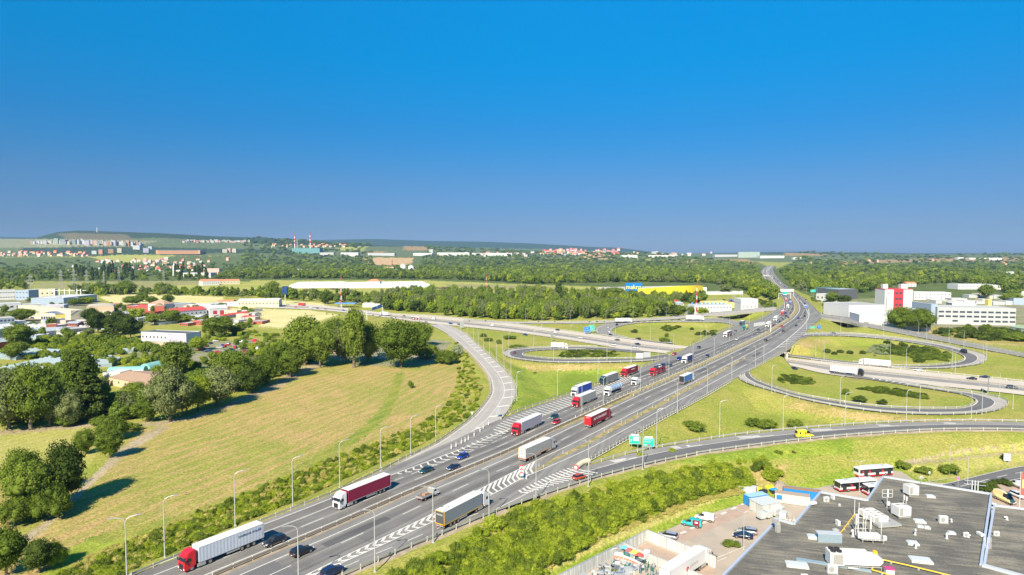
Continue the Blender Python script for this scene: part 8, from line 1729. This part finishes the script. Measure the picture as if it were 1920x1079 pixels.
def curved_board(px, py, L, h, sag, band, label, rz, txt=None, tc=None):
 t = Y(px, py, 'arch_board', label, 'board', rz); n = 12
 def arc(z0, z1, y, nm, m): vs = []; [vs.extend([(i / n * L, y, z0 - sag * (i / n) ** 2), (i / n * L, y, z1 - sag * (i / n) ** 2)]) for i in range(n + 1)]; mb = MB(); mb.add(vs, [(i * 2, i * 2 + 2, i * 2 + 3, i * 2 + 1) for i in range(n)]); mb.add([(a, b_ + .08, c) for a, b_, c in vs], [(i * 2, i * 2 + 1, i * 2 + 3, i * 2 + 2) for i in range(n)]); mb.build(nm, m, t, fix=False)
 arc(0, h, 0, 'board', M_SWHITE)
 if band: arc(h * .35, h * .8, -.04, 'band', band)
 if txt:
  for i, ch in enumerate(txt): u = (i + .8) / (len(txt) + .8); text_obj(ch, h * .36, M_SWHITE, t, Matrix.Translation((u * L, -.07, h * .57 - sag * u * u)) @ Matrix.Rotation(.12, 4, 'Y') @ FRONT, 'letter')
M_OR = mat('orange red band', (.72,.12,.02), .5)
curved_board(1152, 1056, 6.0, 2.3, 1.2, M_OR, 'white arch board with an orange band of letters', -22, 'CENTRUM HER'); curved_board(1150, 1044, 8.5, 1.3, .8, None, 'long white curved board behind the lettered one', -22)
for i, (c, x, y) in enumerate((((.02,.42,.36), 1163, 1037), ((.05,.45,.60), 1171, 1040.5), ((.75,.05,.05), 1180, 1045), ((.85,.60,.05), 1189, 1049), ((.70,.03,.03), 1199, 1054))):
 t = Y(x, y, 'folded_tent', '%s folded tent roof in the coloured row' % ('green', 'turquoise', 'red', 'orange yellow', 'crimson')[i], 'tent', -22); MB().add([(-.9, -.5, 1.6), (.9, -.5, 1.6), (.9, .5, 1.6), (-.9, .5, 1.6), (0, 0, 2.3)], [(0, 1, 4), (1, 2, 4), (2, 3, 4), (3, 0, 4)]).build('canopy', mat('tent %d' % i, c, .6), t)
 for s in (-.8, .8): MB().tube((s, 0, 0), (s, 0, 1.6), .04, .04, 5).build('leg', M_GREY, t)
for i, (x, y) in enumerate(((1172,1030),(1187,1037),(1202,1044))):
 t = Y(x, y, 'tarp_stack', 'white covered stack along the inner fence, %s from the back corner' % (ORD[i] if i else 'first'), 'stack', -22); MB().box((0, 0, .7), (2.6, 1.3, 1.4), tx=.8, ty=.7).build('cover', ST[0], t, bevel=.1); MB().box((0, -.85, .5), (2.6, .06, .8)).build('front_flap', ST[1], t)
t = Y(1213, 1052, 'site_toilet', 'white portable cabin beside the black bins', 'cabin', -22); MB().box((0, 0, 1.2), (1.3, 1.3, 2.4)).build('cabin', M_SWHITE, t, bevel=.05); MB().box((0, -.66, 1.1), (.9, .03, 1.9)).build('door', ST[1], t)
for i, (x, y) in enumerate(((1205,1047),(1208,1049))): t = Y(x, y, 'rubbish_bin', 'black bin %s the white cabin' % ('farther left of' if i == 0 else 'right beside'), 'bin', -22); MB().box((0, 0, .7), (1.1, .9, 1.4), tx=1.1).build('body', ST[2], t, bevel=.04); MB().box((0, 0, 1.45), (1.25, 1.0, .1)).build('lid', ST[2], t)
def hedge(px, py, wpx, hpx, kind, label, z=-7): px_tree(kind, px, py, py - hpx, wpx, 'hedge', label, None, 1, 'hedge', z=z)
hedge(1370, 1022, 36, 8, 'bush', 'low oval clipped hedge on the traffic island in the yard'); hedge(1335, 1045, 18, 6, 'dbush', 'small clipped hedge right behind the white lorry cab')
for i, (x, y) in enumerate(((1832,919),(1845,914),(1858,912),(1870,907),(1882,906),(1890,911),(1866,920),(1852,922))): px_tree('dbush', x, y, y - 11, 20, 'hedge', 'low dark green hedge clump beside the pale yellow van, %s from the left' % (ORD[i] if i else 'first'), 'hedge clumps by the side road', 1, 'hedge', z=-7)
hedge(190, 797, 38, 21, 'bush', 'clipped rectangular green hedge by the farm lane', -6)
t = Y(1911, 962, 'flag_mast', 'white mast with a red and yellow beach flag at the right edge', 'flag', 0); MB().tube((0, 0, 0), (0, 0, 11), .09, .06, 8).build('mast', M_WHITEM, t)
MB().prism([(.1, 10.9), (1.6, 9.4), (1.6, 5.5), (.1, 4.6)], -.02, .02).build('flag', mat('flag red', (.75,.12,.10), .6), t); MB().prism([(.5, 9.0), (1.5, 8.6), (1.5, 6.8), (.5, 6.6)], -.05, .05).build('flag_patch', mat('flag yellow', (.9,.7,.25), .6), t)
t = Y(1796, 918, 'no_parking_sign', 'round pink and violet traffic sign above the parapet', 'road sign', 0); MB().tube((0, 0, 0), (0, 0, 3.4), .04, .04, 6).build('post', M_GREY, t); MB().tube((0, 0, 3.3), (0, -.05, 3.3), .45, .45, 18).build('disc', mat('sign pink', (.75,.25,.45), .5), t); MB().tube((0, -.05, 3.3), (0, -.08, 3.3), .3, .3, 18).build('inner_disc', mat('sign violet', (.25,.12,.5), .5), t)
t = Y(1822, 925, 'steel_rack', 'pale blue steel rack with outstretched arms beside the hedge', 'rack', -20)
for x in (0, .7, 1.4): MB().box((x, 0, 1.9), (.25, .25, 3.8)).build('upright', M_COPW, t)
for z in (2.6, 3.6): MB().box((.7, 0, z), (5.2, .1, .1)).build('arm', M_COPW, t)
t = Y(1742, 903, 'post_sign', 'small white sign on a post beside the wide bush', 'road sign'); MB().tube((0, 0, 0), (0, 0, 3), .05, .05, 6).build('post', M_GREY, t); MB().box((0, -.05, 2.8), (.5, .05, .6)).build('panel', M_SWHITE, t)
for x, y, c, lb in ((697,660,'green','green tent or awning under the tall trees'),(716,672,'white','pale shed under the big round oak'),(628,662,'pink','small pinkish hut left of the camp trees'),(705,640,'grey','grey hut behind the bare tree')):
 t = thing('garden_hut', lb, 'hut', tuple(W(x, y, -6)), R(20)); MB().box((0, 0, 1.2), (5, 3.5, 2.4)).build('walls', WALL['white' if c == 'green' else c], t); MB().add([(-2.8, -2, 2.4), (2.8, -2, 2.4), (2.8, 0, 3.3), (-2.8, 0, 3.3), (2.8, 2, 2.4), (-2.8, 2, 2.4)], [(0, 1, 2, 3), (3, 2, 4, 5)]).build('roof', ROOF['green' if c == 'green' else 'grey'], t)
# --- haze
mb = MB(); mb.box((0, 6960, 190), (26000, 14200, 0.0 + 420)); hz = mb.build('haze', [bpy.data.materials.new('haze')])
hm_ = hz.data.materials[0]; hm_.use_nodes = True; hn = hm_.node_tree; hn.nodes.clear()
ho = hn.nodes.new('ShaderNodeOutputMaterial'); hv = hn.nodes.new('ShaderNodeVolumePrincipled')
hv.inputs['Color'].default_value = (.30, .58, 1.0, 1); hv.inputs['Density'].default_value = 3.5e-5; hv.inputs['Anisotropy'].default_value = 0.0
hn.links.new(hv.outputs[0], ho.inputs['Volume'])
tag(hz, 'thin bluish summer haze over the whole valley', 'haze', None, 'stuff')
